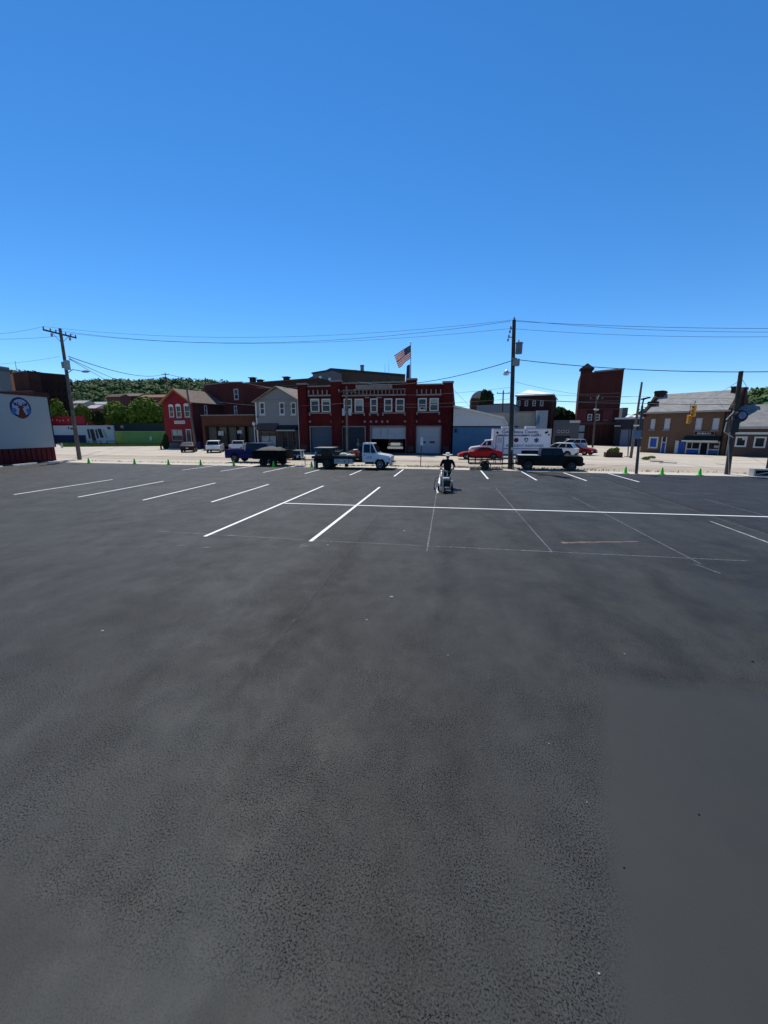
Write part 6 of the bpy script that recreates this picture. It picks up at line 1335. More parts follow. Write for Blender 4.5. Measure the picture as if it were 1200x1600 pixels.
# maroon hatchback, white suv, pale pickup seen from behind
o = car('hatchback', 'dark maroon hatchback seen from behind, parked before the red house', 'car', 4.2, 1.78, [(-2.05, .40), (-2.1, .92), (-1.7, 1.0), (.75, .98), (1.8, .82), (2.05, .62), (2.08, .40)], (-1.3, 1.3), .32, .26, [(-1.95, .99), (-1.2, 1.42), (.1, 1.44), (1.0, .98)], paint('maroon_dark', (.035, .008, .010)), pillars=(.35, .68), glassm=glass('reflection_grey_glass', (.09, .11, .13), .05)); put(o, 296, 706, R(118))  # grey of the reflection is put into the glass base colour
o = car('suv', 'white family suv seen from behind, parked before the brown shop', 'car', 4.6, 1.88, [(-2.25, .45), (-2.3, 1.02), (-1.9, 1.08), (.8, 1.06), (2.0, .92), (2.25, .7), (2.28, .42)], (-1.4, 1.4), .36, .30, [(-2.2, 1.07), (-1.85, 1.66), (.0, 1.70), (1.05, 1.06)], paint('white_suv', (.62, .62, .61)), pillars=(.3, .62)); put(o, 337, 706.5, R(114))
def pickup(name, label, L_, Wd, mat, hood, roofz, beltz, cabx, bedx, wx, wr, **k):
    """body with an open bed: bed walls as parts"""
    hw = Wd / 2; xr, xf = -L_ / 2, L_ / 2
    o = car(name, label, 'pickup truck', L_, Wd, [(xr, .55), (xr, beltz - .32), (bedx, beltz - .32), (bedx + .01, beltz), (cabx[3], beltz), (xf - .12, hood), (xf, hood - .25), (xf, .5)], wx, wr, .42, [(bedx + .05, beltz), (bedx + .12, roofz), (cabx[2], roofz), (cabx[3], beltz)], mat, lean=.12, **k)
    for s in (-1, 1): MB().box(xr, bedx - .02, s * hw - (.08 if s > 0 else 0), s * hw + (.08 if s < 0 else 0), beltz - .34, beltz + .02).build('bed_side', mat, o, bevel=.02)
    MB().box(xr - .01, xr + .07, -hw + .085, hw - .085, beltz - .45, beltz + .01).build('tailgate', mat, o, bevel=.015)
    return o
o = pickup('pickup_truck', 'pale silver pickup with white cab seen from behind, right of the white suv', 5.2, 1.82, paint('silver_pickup', (.50, .51, .53)), 1.0, 1.62, 1.12, (0, 0, .9, 1.5), -.4, (-1.6, 1.6), .36, roofmat=paint('white_cab', (.68, .68, .68))); put(o, 373, 706, R(111))
o = pickup('pickup_truck', 'dark blue crew cab pickup parked at the kerb behind the black dump trailer', 5.9, 1.98, paint('royal_blue', (.004, .009, .085)), 1.12, 1.86, 1.22, (0, 0, 1.25, 1.85), -.85, (-1.95, 1.75), .40, pillars=(.48,)); put(o, 404, 722.0, R(-1)); BLUE = o
m = MB(); m.box(-2.9, -1.0, -.93, .93, 1.02, 1.14); m.build('bed_cover', flat('bed_cover_silver', (.36, .38, .42), .5), o, bevel=.02)
# black dump trailer and its load
bk = flat('trailer_black', (.006, .006, .0065), .6, spec=.1)
rt = empty('dump_trailer', (0, 0, 0), 0, 'black tandem axle dump trailer loaded under a dark tarp, behind the flatbed truck', 'trailer')
m = MB(); m.prism([(-1.5, .62), (1.45, .62), (1.55, 1.35), (-1.55, 1.35)], -.95, -.89); m.build('side_panel', bk, rt); m = MB(); m.prism([(-1.5, .62), (1.45, .62), (1.55, 1.35), (-1.55, 1.35)], .89, .95); m.build('side_panel', bk, rt)
MB().box(-1.54, -1.48, -.885, .885, .63, 1.35).build('tailgate', bk, rt); MB().box(1.47, 1.53, -.885, .885, .63, 1.40).build('front_panel', bk, rt); MB().box(-1.47, 1.46, -.885, .885, .60, .68).build('floor', bk, rt)
for x in (-1.2, -.6, 0, .6, 1.2): MB().box(x - .04, x + .04, -1.0, -.953, .6, 1.37).build('rib', bk, rt)
for x in (-.48, .42):
    for s in (-1, 1): wheel(rt, x, s * 1.12, .36, .22, flat('rim_grey_dark', (.16, .16, .16), .5))
for s in (-1, 1): MB().prism([(-.95, .62), (-.9, .78), (.85, .78), (.9, .62)], s * 1.12 - .14, s * 1.12 + .14).build('mudguard', bk, rt)
m = MB(); m.tube((1.5, -.6, .55), (3.1, 0, .52), .05); m.tube((1.5, .6, .55), (3.1, 0, .52), .05); m.tube((3.0, 0, .52), (4.0, 0, .55), .05); m.build('tongue', bk, rt)
m = MB(); m.tube((2.9, 0, .05), (2.9, 0, .85), .04); m.build('jack', MET, rt)
put(rt, 428, 727.2, R(0)); TRL = rt
TARP = flat('tarp_grey', (.045, .047, .045), .7, var=.3, scale=2)
m = MB(); random.seed(5); vs = []
for j in range(6):
    for i in range(9): vs.append((-1.3 + i * .32, -.8 + j * .32, 1.28 + .34 * math.sin(math.pi * i / 8) ** .6 * math.sin(math.pi * j / 5) ** .5 + random.uniform(-.06, .08)))
m.add(vs, [(j*9+i, j*9+i+1, j*9+i+10, j*9+i+9) for j in range(5) for i in range(8)]); o = m.build('tarp', TARP, None, smooth=True); o.location = TRL.location; tag(o, 'rumpled dark tarp heaped over the load of the black dump trailer', 'tarp')
# engine driven sealer pump standing on the trailer tongue
rt = empty('pump_unit', TRL.location + Vector((2.35, 0, 0)), 0, 'black engine pump with bright metal fittings on the dump trailer tongue', 'pump')
MB().box(-.42, .42, -.5, .5, .60, .68).build('tray', bk, rt); MB().box(-.35, .15, -.4, .35, .685, 1.25).build('engine', flat('engine_black', (.02, .02, .022), .4), rt, bevel=.04)
MB().box(-.38, .44, -.46, .46, 1.30, 1.36).build('top_plate', flat('plate_grey', (.22, .22, .22), .5, metal=.4), rt); m = MB(); m.tube((.3, -.3, .7), (.3, -.3, 1.3), .05); m.tube((.3, .3, .7), (.3, .3, 1.3), .05); m.cyl((.3, 0, .75), .14, .3, 12); m.tube((-.3, -.45, .95), (.4, -.45, .95), .035); m.build('pipework', CHROME, rt)
m = MB(); m.ell((.05, -.47, .8), (.12, .05, .12), 10, 6); m.ell((.35, -.42, 1.12), (.09, .06, .09), 10, 6); m.build('gauge', ALU, rt)
for s in (-1, 1): m = MB(); m.ell((.4, s * .42, .62), (.07, .07, .07), 8, 6); m.build('lamp', HEADL, rt)

# ---- white flatbed work truck -------------------------------------------
TW = paint('truck_white', (.60, .62, .66), .35)
rt = empty('flatbed_truck', (0, 0, 0), 0, 'white medium duty flatbed work truck loaded with striping gear facing right', 'truck')
Lh = 3.55; hw = 1.0
bp = body_poly([(1.05, .62), (1.05, 1.28), (2.12, 1.30), (3.35, 1.12), (3.52, .98), (3.55, .55)], (2.62,), .42, .60)
MB().prism(bp, -hw, hw).build('body', TW, rt, bevel=.05, smooth=True)
cabP = [(1.02, 1.26), (1.06, 2.12), (1.92, 2.12), (2.38, 1.28)]
def yy2(z): return .97 - .17 * max(0, (z - 1.28) / .84)
m = MB(); m.add([(p[0], -yy2(p[1]), p[1]) for p in cabP] + [(p[0], yy2(p[1]), p[1]) for p in cabP], [(0, 1, 2, 3), (7, 6, 5, 4), (0, 4, 5, 1), (1, 5, 6, 2), (2, 6, 7, 3)]); m.build('cabin', TW, rt, bevel=.05, smooth=True)
for s in (-1, 1):
    for q_ in ([(1.16, 1.34), (1.74, 1.34), (1.70, 2.0), (1.18, 2.0)], [(1.80, 1.34), (2.24, 1.34), (1.90, 2.0), (1.77, 2.0)]):
        m = MB(); m.add([(x, s * (yy2(z) + .008), z) for x, z in q_] + [(x, s * (yy2(z) - .01), z) for x, z in q_], [(0, 1, 2, 3), (7, 6, 5, 4), (0, 4, 5, 1), (1, 5, 6, 2), (2, 6, 7, 3), (3, 7, 4, 0)]); m.build('side_window', CGL, rt)
    d = MB().prism([(1.12, .72), (2.06, .72), (2.06, 1.24), (1.12, 1.24)], s * 1.0, s * 1.012).build('door', TW, rt)
    MB().box(1.2, 1.32, s * 1.014 - .01, s * 1.014 + .012, 1.12, 1.16).build('handle', BLACK, d)
    lt = MB(); random.seed(8)
    for k in range(6): lt.box(1.42 + k * .085, 1.42 + k * .085 + .05, s * 1.018 - .004, s * 1.018 + .004, .95 + .02 * (k % 2), 1.0 + .07 * ((k * 7) % 3) / 2)
    for k in range(8): lt.box(1.38 + k * .075, 1.38 + k * .075 + .045, s * 1.018 - .004, s * 1.018 + .004, .86, .90)
    lt.build('lettering', flat('lettering_blue', (.02, .05, .22), .5), d, kind='stuff')
    m = MB(); m.box(2.02, 2.10, s * 1.22 - .1, s * 1.22 + .1, 1.32, 1.72); m.build('mirror', BLACK, rt, bevel=.015); m = MB(); m.tube((2.05, s * .98, 1.4), (2.05, s * 1.16, 1.45), .015); m.tube((2.05, s * .98, 1.65), (2.05, s * 1.16, 1.62), .015); m.build('mirror_arm', BLACK, rt)
    fnd = [(2.62 + .56 * math.cos(a), .42 + .56 * math.sin(a)) for a in [math.pi * i / 10 for i in range(11)]]; inn = [(2.62 + .49 * math.cos(a), .42 + .49 * math.sin(a)) for a in [math.pi * i / 10 for i in range(11)]]
    MB().prism(fnd + inn[::-1], s * 1.0, s * 1.07).build('wheel_arch', TW, rt)
    MB().box(3.40, 3.56, s * .74 - .16, s * .74 + .16, .76, .94).build('headlight', HEADL, rt, bevel=.02)
    MB().box(3.40, 3.50, s * 1.01 - .02, s * 1.01 + .02, .78, .90).build('turn_signal', AMB, rt)
m = MB(); a, b2 = poly_in(cabP[3], cabP[2], .12), poly_in(cabP[3], cabP[2], .9); d_ = Vector((cabP[2][0] - cabP[3][0], 0, cabP[2][1] - cabP[3][1])).normalized(); nn = Vector((d_.z, 0, -d_.x)) * .01
m.add([(a[0] + nn.x, -yy2(a[1]) + .1, a[1] + nn.z), (a[0] + nn.x, yy2(a[1]) - .1, a[1] + nn.z), (b2[0] + nn.x, yy2(b2[1]) - .1, b2[1] + nn.z), (b2[0] + nn.x, -yy2(b2[1]) + .1, b2[1] + nn.z)], [(0, 1, 2, 3)]); m.build('windshield', CGL, rt)
MB().box(1.015, 1.03, -.6, .6, 1.45, 2.0).build('rear_window', CGL, rt)
MB().box(3.52, 3.575, -.55, .55, .62, 1.02).build('grille', flat('grille_black', (.015, .015, .016), .4), rt); 
for k in range(4): MB().box(3.576, 3.59, -.54, .54, .66 + k * .09, .69 + k * .09).build('grille_bar', CHROME, rt)
MB().box(3.40, 3.72, -1.02, 1.02, .38, .60).build('front_bumper', CHROME, rt, bevel=.03)
for y in (-.4, 0, .4): MB().box(1.5, 1.58, y - .06, y + .06, 2.125, 2.17).build('roof_lamp', AMB, rt)
MB().box(-3.4, 3.3, -.42, -.34, .52, .72).build('chassis_rail', UNDER, rt); MB().box(-3.4, 3.3, .34, .42, .52, .72).build('chassis_rail', UNDER, rt); MB().box(1.2, 3.2, -.6, .6, .4, .6).build('underbody', UNDER, rt)
for s in (-1, 1):
    wheel(rt, 2.62, s * 1.02, .42, .26, flat('steel_rim', (.45, .45, .44), .45, metal=.3)); wheel(rt, -2.15, s * 1.06, .42, .26, flat('rim_dark2', (.10, .10, .10), .5)); wheel(rt, -2.15, s * .76, .42, .26, flat('rim_dark2', (.10, .10, .10), .5))
DK = flat('deck_steel', (.022, .02, .019), .7, var=.3); DW = flat('deck_wood', (.06, .045, .035), .9)
MB().box(-3.5, .95, -1.1, 1.1, .90, 1.0).build('deck', DK, rt)
for k in range(14): MB().box(-3.45 + k * .312, -3.45 + k * .312 + .295, -1.05, 1.05, 1.001, 1.03).build('deck_plank', DW, rt)
for k in range(7): MB().box(-3.3 + k * .68, -3.22 + k * .68, -1.08, 1.08, .74, .898).build('cross_member', DK, rt)
MB().box(-3.5, .95, -1.13, -1.102, .84, 1.05).build('side_rail', DK, rt); MB().box(-3.5, .95, 1.102, 1.13, .84, 1.05).build('side_rail', DK, rt)
hb = MB(); hb.box(.88, .94, -1.0, 1.0, 1.03, 1.12).box(.88, .94, -1.0, 1.0, 1.86, 1.94)
for y in (-1.0, -.5, 0, .5, .93): hb.box(.881, .939, y, y + .07, 1.12, 1.86)
hb.build('headache_rack', bk, rt)
m = MB(); m.tube((.7, -.95, 1.0), (.7, -.95, 2.45), .035); m.tube((.55, -.95, 1.95), (.85, -.95, 1.95), .03); m.build('rack_post', STONE, rt); m = MB(); m.ell((.7, -.95, 2.05), (.09, .09, .1), 8, 6); m.build('beacon', STONE, rt)
MB().box(-1.45, -.15, -1.12, -.62, .42, .84).build('tool_box', flat('tool_box_steel', (.30, .32, .35), .4, metal=.4), rt, bevel=.02)
MB().box(-.10, .22, -1.12, -.62, .44, .82).build('tool_box', flat('tool_box_steel', (.30, .32, .35)), rt, bevel=.02)
for x in (-1.1, -.5): MB().box(x - .05, x + .05, -1.135, -1.121, .6, .68).build('latch', BLACK, rt)
MB().box(-3.35, -3.05, -1.05, -.75, .05, .72).build('mud_flap', BLACK, rt); m = MB(); m.box(-3.32, -3.18, -1.1, -1.06, .12, .60); m.build('pale_flap', WHITE, rt)
MB().box(-3.3, -1.5, -1.0, 1.0, .45, .896).build('rear_box', UNDER, rt); MB().cyl((-.6, -.2, .12), .17, .25, 12).build('air_tank', UNDER, rt)
put(rt, 552.5, 731.4, R(-.8)); FT = rt; rt.scale = (.91, .95, .97)
# load of the flatbed, each a thing of its own
def onT(x, y, z=1.03): return FT.matrix_basis @ Vector((x, y, z))
def thing_on(name, x, y, label, cat, rz=0.0, group=None): return empty(name, onT(x, y), FT.rotation_euler.z + rz, label, cat, group)
rk = thing_on('steel_rack', -2.5, -.1, 'dark steel frame rack with a flat pale top at the rear of the flatbed', 'rack')
m = MB(); 
for x in (-.45, .45):
    for y in (-.7, .7): m.tube((x * 1.1, y, 0), (x, y, .62), .035)
m.tube((-.5, -.72, 0), (.45, -.7, .6), .03); m.build('frame', flat('rack_brown', (.07, .045, .03), .7), rk); MB().box(-.75, .75, -.85, .8, .62, .68).build('top', flat('rack_top', (.30, .29, .26), .7), rk)
MB().box(-.3, .4, -.4, .4, .0, .5).build('crate', flat('crate_brown', (.07, .045, .03), .7), rk)
o = MB().add([(-.03, -.3, 0), (.04, -.3, 0), (.10, -.3, .36), (.04, -.3, .36), (-.03, .3, 0), (.04, .3, 0), (.10, .3, .36), (.04, .3, .36)], [(0, 1, 2, 3), (7, 6, 5, 4), (0, 4, 5, 1), (1, 5, 6, 2), (2, 6, 7, 3), (3, 7, 4, 0)]).build('pale_board', WHITE, None); o.location = onT(-3.25, -.7); tag(o, 'white leaning board at the rear corner of the flatbed', 'board')
g_ = thing_on('generator', -1.35, -.3, 'small dark generator in a tube frame on the middle of the flatbed', 'generator')
MB().box(-.28, .28, -.22, .22, .06, .38).build('engine', flat('engine_grey', (.05, .05, .05), .5), g_, bevel=.03); m = MB()
for y in (-.26, .26): m.path([(-.36, y, 0), (-.36, y, .46), (.36, y, .46), (.36, y, 0), (-.36, y, 0)], .02)
for x in (-.36, .36): m.tube((x, -.26, .46), (x, .26, .46), .02)
m.build('frame', flat('frame_grey', (.12, .12, .12), .5), g_)
for i, (x, y, sx, sy, sz, c_, nm, lb) in enumerate([(-.72, -.65, .36, .3, .2, (.50, .55, .48), 'sack', 'pale green white sack lying on the flatbed edge'), (-.25, -.6, .3, .28, .14, (.60, .60, .56), 'sack', 'flat white sack right of the pale green sack'), (.15, -.75, .2, .15, .12, (.55, .52, .42), 'sack', 'small cream sack nearest the red cooler')]):
    m = MB(); m.ell((0, 0, sz * .5), (sx, sy, sz * .9), 14, 8)
    for k in range(len(m.v)): v_ = m.v[k]; m.v[k] = (v_[0] * (1 + .12 * math.sin(v_[1] * 19)), v_[1] * (1 + .1 * math.sin(v_[0] * 17)), max(0, v_[2] + .02 * math.sin(v_[0] * 25)))
    o = m.build(nm, flat('sack_%d' % i, c_, .85, var=.1), None, smooth=True); o.location = onT(x, y); tag(o, lb, 'sack', 'sacks on the flatbed')
c_ = thing_on('cooler', .25, -.2, 'orange red drink cooler with white lid on the flatbed behind the cab', 'cooler'); m = MB(); m.lathe([(.17, 0), (.20, .04), (.21, .42), (.19, .45)], (0, 0, 0), 16); m.build('cooler_body', flat('cooler_red', (.55, .05, .02), .45), c_, smooth=True); m = MB(); m.lathe([(.19, .455), (.20, .50), (.14, .54)], (0, 0, 0), 16); m.build('lid', WHITE, c_, smooth=True); MB().box(-.05, .05, -.26, -.20, .08, .14).build('tap', WHITE, c_)
c_ = thing_on('fuel_can', .62, -.5, 'red fuel can with spout beside the orange cooler', 'fuel can'); MB().box(-.15, .15, -.1, .1, 0, .34).build('can_body', flat('can_red', (.45, .02, .015), .45), c_, bevel=.03); m = MB(); m.tube((.1, 0, .33), (.2, 0, .48), .025, .015); m.tube((-.1, 0, .38), (.05, 0, .38), .015); m.build('spout', flat('can_red', (.45, .02, .015)), c_)
c_ = thing_on('hose_reel', -.15, .2, 'pale grey hose reel standing behind the sacks', 'hose reel'); m = MB(); m.lathe([(.2, -.12), (.2, -.1), (.12, -.1), (.12, .1), (.2, .1), (.2, .12)], (0, 0, .28), 16, 'y'); m.build('reel', STONE, c_, smooth=True); MB().box(-.2, .2, -.16, .16, 0, .06).build('foot', bk, c_)
for i, (a, b2) in enumerate([((-.95, -.2, .05), (-.05, -.55, .42)), ((-.6, .1, .05), (.3, .15, .55))]):
    m = MB(); m.tube(a, b2, .022); o = m.build('pole_tool', flat('tool_handle', (.35, .30, .22), .7), None); o.location = onT(0, 0); tag(o, ['tool handle leaning low across the sacks', 'tool handle leaning against the cooler'][i], 'tool', 'long handled tools on the flatbed')

# ---- county emergency truck ------------------------------------------------
EW = paint('county_white', (.56, .56, .64), .4)
rt = empty('emergency_truck', (0, 0, 0), 0, 'white county emergency management box truck with lettered side behind the pole', 'box truck')
A0, B0 = AY(769.5, 710, 46.5), AY(858.5, 713, 46.5); BL = B0.x - A0.x
zA = AY(770, 670, 46.5).z; zB = AY(770, 703.5, 46.5).z
zB = max(.75, zB); TH = zA
MB().box(0, BL, -.0, 2.45, zB, TH).build('box_body', EW, rt, bevel=.04)
tr = MB(); tr.box(-.01, .10, -.02, -.001, zB, TH).box(BL - .10, BL + .01, -.02, -.001, zB, TH).box(.10, BL - .10, -.02, -.001, TH - .12, TH); tr.build('edge_trim', WHITE, rt)
MB().box(.02, BL - .02, -.012, -.002, zB + .16, zB + .23).build('stripe', flat('stripe_purple', (.12, .05, .16), .5), rt)
for x in (1.5, 1.5 + BL * .42): MB().box(x - .55, x + .55, .8, 1.6, TH + .003, TH + .28).build('roof_unit', WHITE, rt, bevel=.05)
dx0, dx1 = AY(775.5, 690, 46.5).x - A0.x, AY(786, 690, 46.5).x - A0.x
dz0, dz1 = .45, AY(780, 681.5, 46.5).z
d = MB().box(dx0, dx1 - .02, -.03, -.002, dz0, dz1).build('side_door', flat('door_pale', (.50, .51, .58), .4), rt); fr = MB(); fr.box(dx0 - .06, dx0 - .001, -.035, -.001, dz0, dz1 + .06).box(dx1 - .019, dx1 + .03, -.035, -.001, dz0, dz1 + .06).box(dx0, dx1 - .02, -.035, -.001, dz1 + .001, dz1 + .06); fr.build('door_trim', flat('trim_grey', (.10, .10, .13), .5), rt)
MB().box(dx0 + .1, dx1 - .12, -.036, -.031, dz1 - .75, dz1 - .15).build('window', flat('door_glass_pale', (.30, .34, .38), .2), d); MB().box(dx0 + .05, dx0 + .12, -.05, -.031, 1.2, 1.3).build('handle', BLACK, d)
for x_ in (.42, BL - .55): m = MB(); m.lathe([(.10, -.08), (.13, -.002)], (x_, 0, TH - .42), 12, 'y'); m.build('scene_light', BLACK, rt)
for q_ in ((.16, -.35), (.30, -.65)): m = MB(); m.ell((BL - .55 + q_[0], -.03, TH + q_[1]), (.09, .04, .09), 8, 6); m.build('marker_light', BLACK, rt)
m = MB(); m.ell((BL - 1.35, -.03, TH - .62), (.08, .04, .08), 8, 6); m.build('marker_light', BLACK, rt)
def text_mesh(body, size, mat, parent, x, y, z, width=None, bold=0.0, name='lettering'):
    cu = bpy.data.curves.new(name, 'FONT'); cu.body = body; cu.size = size; cu.align_x = 'CENTER'; cu.offset = bold; cu.extrude = .004; cu.resolution_u = 2
    to = bpy.data.objects.new(name, cu); col.objects.link(to); dg = bpy.context.evaluated_depsgraph_get(); dg.update(); me = bpy.data.meshes.new_from_object(to.evaluated_get(dg)); col.objects.unlink(to); bpy.data.objects.remove(to)
    me.transform(Matrix.Rotation(math.pi / 2, 4, 'X')); xs = [v.co.x for v in me.vertices]; k = width / (max(xs) - min(xs)) if width else 1
    me.transform(Matrix.Diagonal((k, 1, 1, 1))); me.transform(Matrix.Translation((x, y, z))); me.materials.clear(); me.materials.append(mat)
    o = bpy.data.objects.new(name, me); link(o, parent); return o
def Tpx(px, py): p = AY(px, py, 46.5); return p.x - A0.x, p.z
LB_ = flat('letter_navy', (.03, .05, .13), .5); LB2 = flat('letter_dark', (.03, .02, .05), .5)
xa, xb_ = Tpx(784, 675)[0], Tpx(841, 675)[0]; text_mesh('Columbiana County', .46, LB_, rt, (xa + xb_) / 2, -.012, Tpx(812, 677)[1], xb_ - xa, .008)
xa, xb_ = Tpx(777, 680)[0], Tpx(846, 680)[0]; text_mesh('EMERGENCY MANAGEMENT AGENCY', .28, LB2, rt, (xa + xb_) / 2, -.012, Tpx(812, 681.8)[1], xb_ - xa, .010)
xa, xb_ = Tpx(791, 696)[0], Tpx(849, 697)[0]; text_mesh('INCIDENT RESPONSE', .34, LB_, rt, (xa + xb_) / 2, -.012, Tpx(812, 698)[1], xb_ - xa, .004)
c = Tpx(806.6, 687.6); m = MB(); m.lathe([(.25, -.02), (.25, -.002)], (c[0], 0, c[1]), 20, 'y'); m.build('round_emblem', flat('emblem_plum', (.05, .015, .05), .5), rt)
c = Tpx(822.2, 687.8); m = MB(); m.prism([(c[0] - .2, c[1] + .24), (c[0] + .2, c[1] + .24), (c[0] + .22, c[1]), (c[0], c[1] - .26), (c[0] - .22, c[1])], -.02, -.002); m.build('shield_emblem', flat('emblem_teal', (.06, .12, .15), .5), rt); m = MB(); m.lathe([(.11, -.03), (.11, -.021)], (c[0], 0, c[1] + .02), 14, 'y'); m.build('shield_centre', PLATE, rt)
c = Tpx(838.2, 688.0); m = MB()
for k in range(3): a = k * math.pi / 3 + math.pi / 2; ca, sa = math.cos(a), math.sin(a); h_, w_ = .27, .065; m.prism([(c[0] + ca * h_ - sa * w_, c[1] + sa * h_ + ca * w_), (c[0] + ca * h_ + sa * w_, c[1] + sa * h_ - ca * w_), (c[0] - ca * h_ + sa * w_, c[1] - sa * h_ - ca * w_), (c[0] - ca * h_ - sa * w_, c[1] - sa * h_ + ca * w_)], -.02 - k * .003, -.002)
m.build('star_of_life', flat('star_blue', (.02, .05, .20), .5), rt)
# cab facing left
m = MB(); m.prism(body_poly([(-2.55, .45), (-2.55, .95), (-2.35, 1.18), (-1.35, 1.32), (-.0, 1.36), (0, .5)][::1], (-1.75,), .42, .48), .15, 2.2); m.build('cab_body', paint('cab_white', (.62, .62, .62)), rt, bevel=.05, smooth=True)
m = MB(); m.add([(x, y, z) for y in (.25, 2.1) for x, z in ((-1.42, 1.30), (-.78, 1.98), (.0, 2.05), (.0, 1.33))], [(0, 1, 2, 3), (7, 6, 5, 4), (0, 4, 5, 1), (1, 5, 6, 2)]); m.build('cabin', paint('cab_white', (.62, .62, .62)), rt, bevel=.05, smooth=True)
m = MB(); m.prism([(-1.22, 1.40), (-.78, 1.88), (-.18, 1.92), (-.18, 1.40)], .235, .247); m.build('side_window', CGL, rt); m = MB(); m.add([(-1.38, .35, 1.37), (-1.38, 2.0, 1.37), (-.83, 2.0, 1.95), (-.83, .35, 1.95)], [(0, 1, 2, 3)]); m.build('windshield', CGL, rt)
MB().box(-2.62, -2.52, .3, 2.05, .5, .72).build('front_bumper', CHROME, rt, bevel=.02); MB().box(-2.3, -.4, .14, .148, 1.0, 1.05).build('stripe', flat('stripe_purple', (.12, .05, .16)), rt)
for y in (.32, 1.9): MB().box(-2.58, -2.45, y, y + .25, .80, .98).build('headlight', HEADL, rt)
MB().box(-.75, -.62, .0, .22, 1.45, 1.8).build('mirror', WHITE, rt)
for x in (-1.75, BL - 2.1):
    for y in (.12, 2.3): wheel(rt, x, y if y > 1 else -y * 0 - .0 + .02 if False else y, .43, .26)
MB().box(-2.2, BL - .3, .35, 2.0, .35, zB).build('underbody', UNDER, rt); MB().box(.6, BL - 3.0, .04, .3, .45, zB - .002).build('skirt', EW, rt)
MB().box(BL, BL + .35, .1, 2.35, .5, .62).build('rear_step', UNDER, rt)
rt.location = (A0.x, 46.5, 0)
# ---- other cars ------------------------------------------------------------
RDC = paint('car_red', (.30, .008, .012))
o = car('coupe', 'bright red coupe facing left, parked before the county truck', 'car', 4.6, 1.82, [(-2.28, .45), (-2.32, .84), (-1.75, .98), (.55, .90), (1.75, .74), (2.2, .58), (2.28, .36)], (-1.38, 1.42), .33, .25, [(-1.75, .97), (-.85, 1.30), (-.1, 1.32), (.75, .89)], RDC, pillars=(.42,)); put(o, 748.5, 717.3, R(181.5))
o = pickup('pickup_truck', 'black crew cab pickup facing right, parked at the lot edge', 5.55, 1.9, paint('jeep_black', (.008, .008, .009), .25), 1.22, 1.84, 1.24, (0, 0, .95, 1.22), -.85, (-1.85, 1.85), .42, pillars=(.5,), rim=flat('rim_black', (.12, .12, .12), .4), spokes=6); put(o, 855, 734.2, R(-3)); JEEP = o; o.scale = (.84, .92, .92)
for s in (-1, 1):
    fnd = [(1.85 + .60 * math.cos(a), .42 + .60 * math.sin(a)) for a in [math.pi * i / 8 for i in range(9)]]; inn = [(1.85 + .5 * math.cos(a), .42 + .5 * math.sin(a)) for a in [math.pi * i / 8 for i in range(9)]]
    MB().prism(fnd + inn[::-1], s * .95, s * 1.08).build('mudguard', bk, o)
MB().box(-2.72, -.92, -.87, .87, 1.18, 1.26).build('bed_cover', flat('bed_cover_grey', (.36, .37, .38), .45), o, bevel=.02); MB().box(2.76, 2.95, -.8, .8, .5, .68).build('bull_bar', bk, o, bevel=.02)
for s in (-1, 1): m = MB(); m.lathe([(.12, 0), (.10, .04)], (2.79, s * .58, .98), 12, 'x'); m.build('round_headlight', HEADL, o)
o = car('estate_car', 'white suv with dark rear glass behind the black pickup bonnet', 'car', 4.6, 1.85, [(-2.25, .45), (-2.3, 1.0), (-1.9, 1.06), (.8, 1.02), (2.0, .9), (2.25, .65), (2.28, .42)], (-1.4, 1.4), .35, .3, [(-2.15, 1.05), (-1.65, 1.62), (.0, 1.66), (1.0, 1.02)], paint('white_suv', (.62, .62, .61)), pillars=(.3, .62)); put(o, 869, 713.2, R(152))
o = car('minivan', 'silver grey minivan facing left behind the white suv', 'car', 5.0, 1.95, [(-2.45, .45), (-2.5, 1.05), (-2.1, 1.1), (1.2, 1.06), (2.2, .88), (2.45, .65), (2.48, .42)], (-1.5, 1.55), .35, .3, [(-2.4, 1.09), (-2.15, 1.70), (.3, 1.74), (1.5, 1.06)], paint('silver_van', (.34, .35, .37)), pillars=(.28, .58), roofmat=paint('silver_light', (.50, .50, .52))); put(o, 889, 702.5, R(183))
o = car('sedan', 'dark red sedan facing right behind the white suv tail', 'car', 4.6, 1.8, SEDAN['top'], (-1.35, 1.35), .32, .26, [(-1.55, .99), (-.95, 1.40), (.15, 1.42), (.95, .97)], paint('car_dark_red', (.16, .010, .014)), pillars=(.48,)); put(o, 901, 710.5, R(-42))
m = MB(); m.lathe([(.26, 0), (.22, .06), (.03, .62), (.0, .64)], (0, 0, 0), 12); o = m.build('red_cone', flat('cone_red', (.45, .02, .03), .5), None, smooth=True); g = G(903, 702.8); o.location = (g.x, g.y, .0); tag(o, 'red cone standing behind the dark red sedan', 'cone'); o.scale = (1.3, 1.3, 2.6)
o = car('parked_sedan', 'black sedan parked at the foot of the brick tower', 'car', 4.7, 1.8, SEDAN['top'], (-1.35, 1.35), .32, .26, [(-1.55, .99), (-.95, 1.45), (.15, 1.47), (.95, .97)], paint('car_black', (.008, .008, .010)), pillars=(.48,)); put(o, 946, 693.5, R(-6))
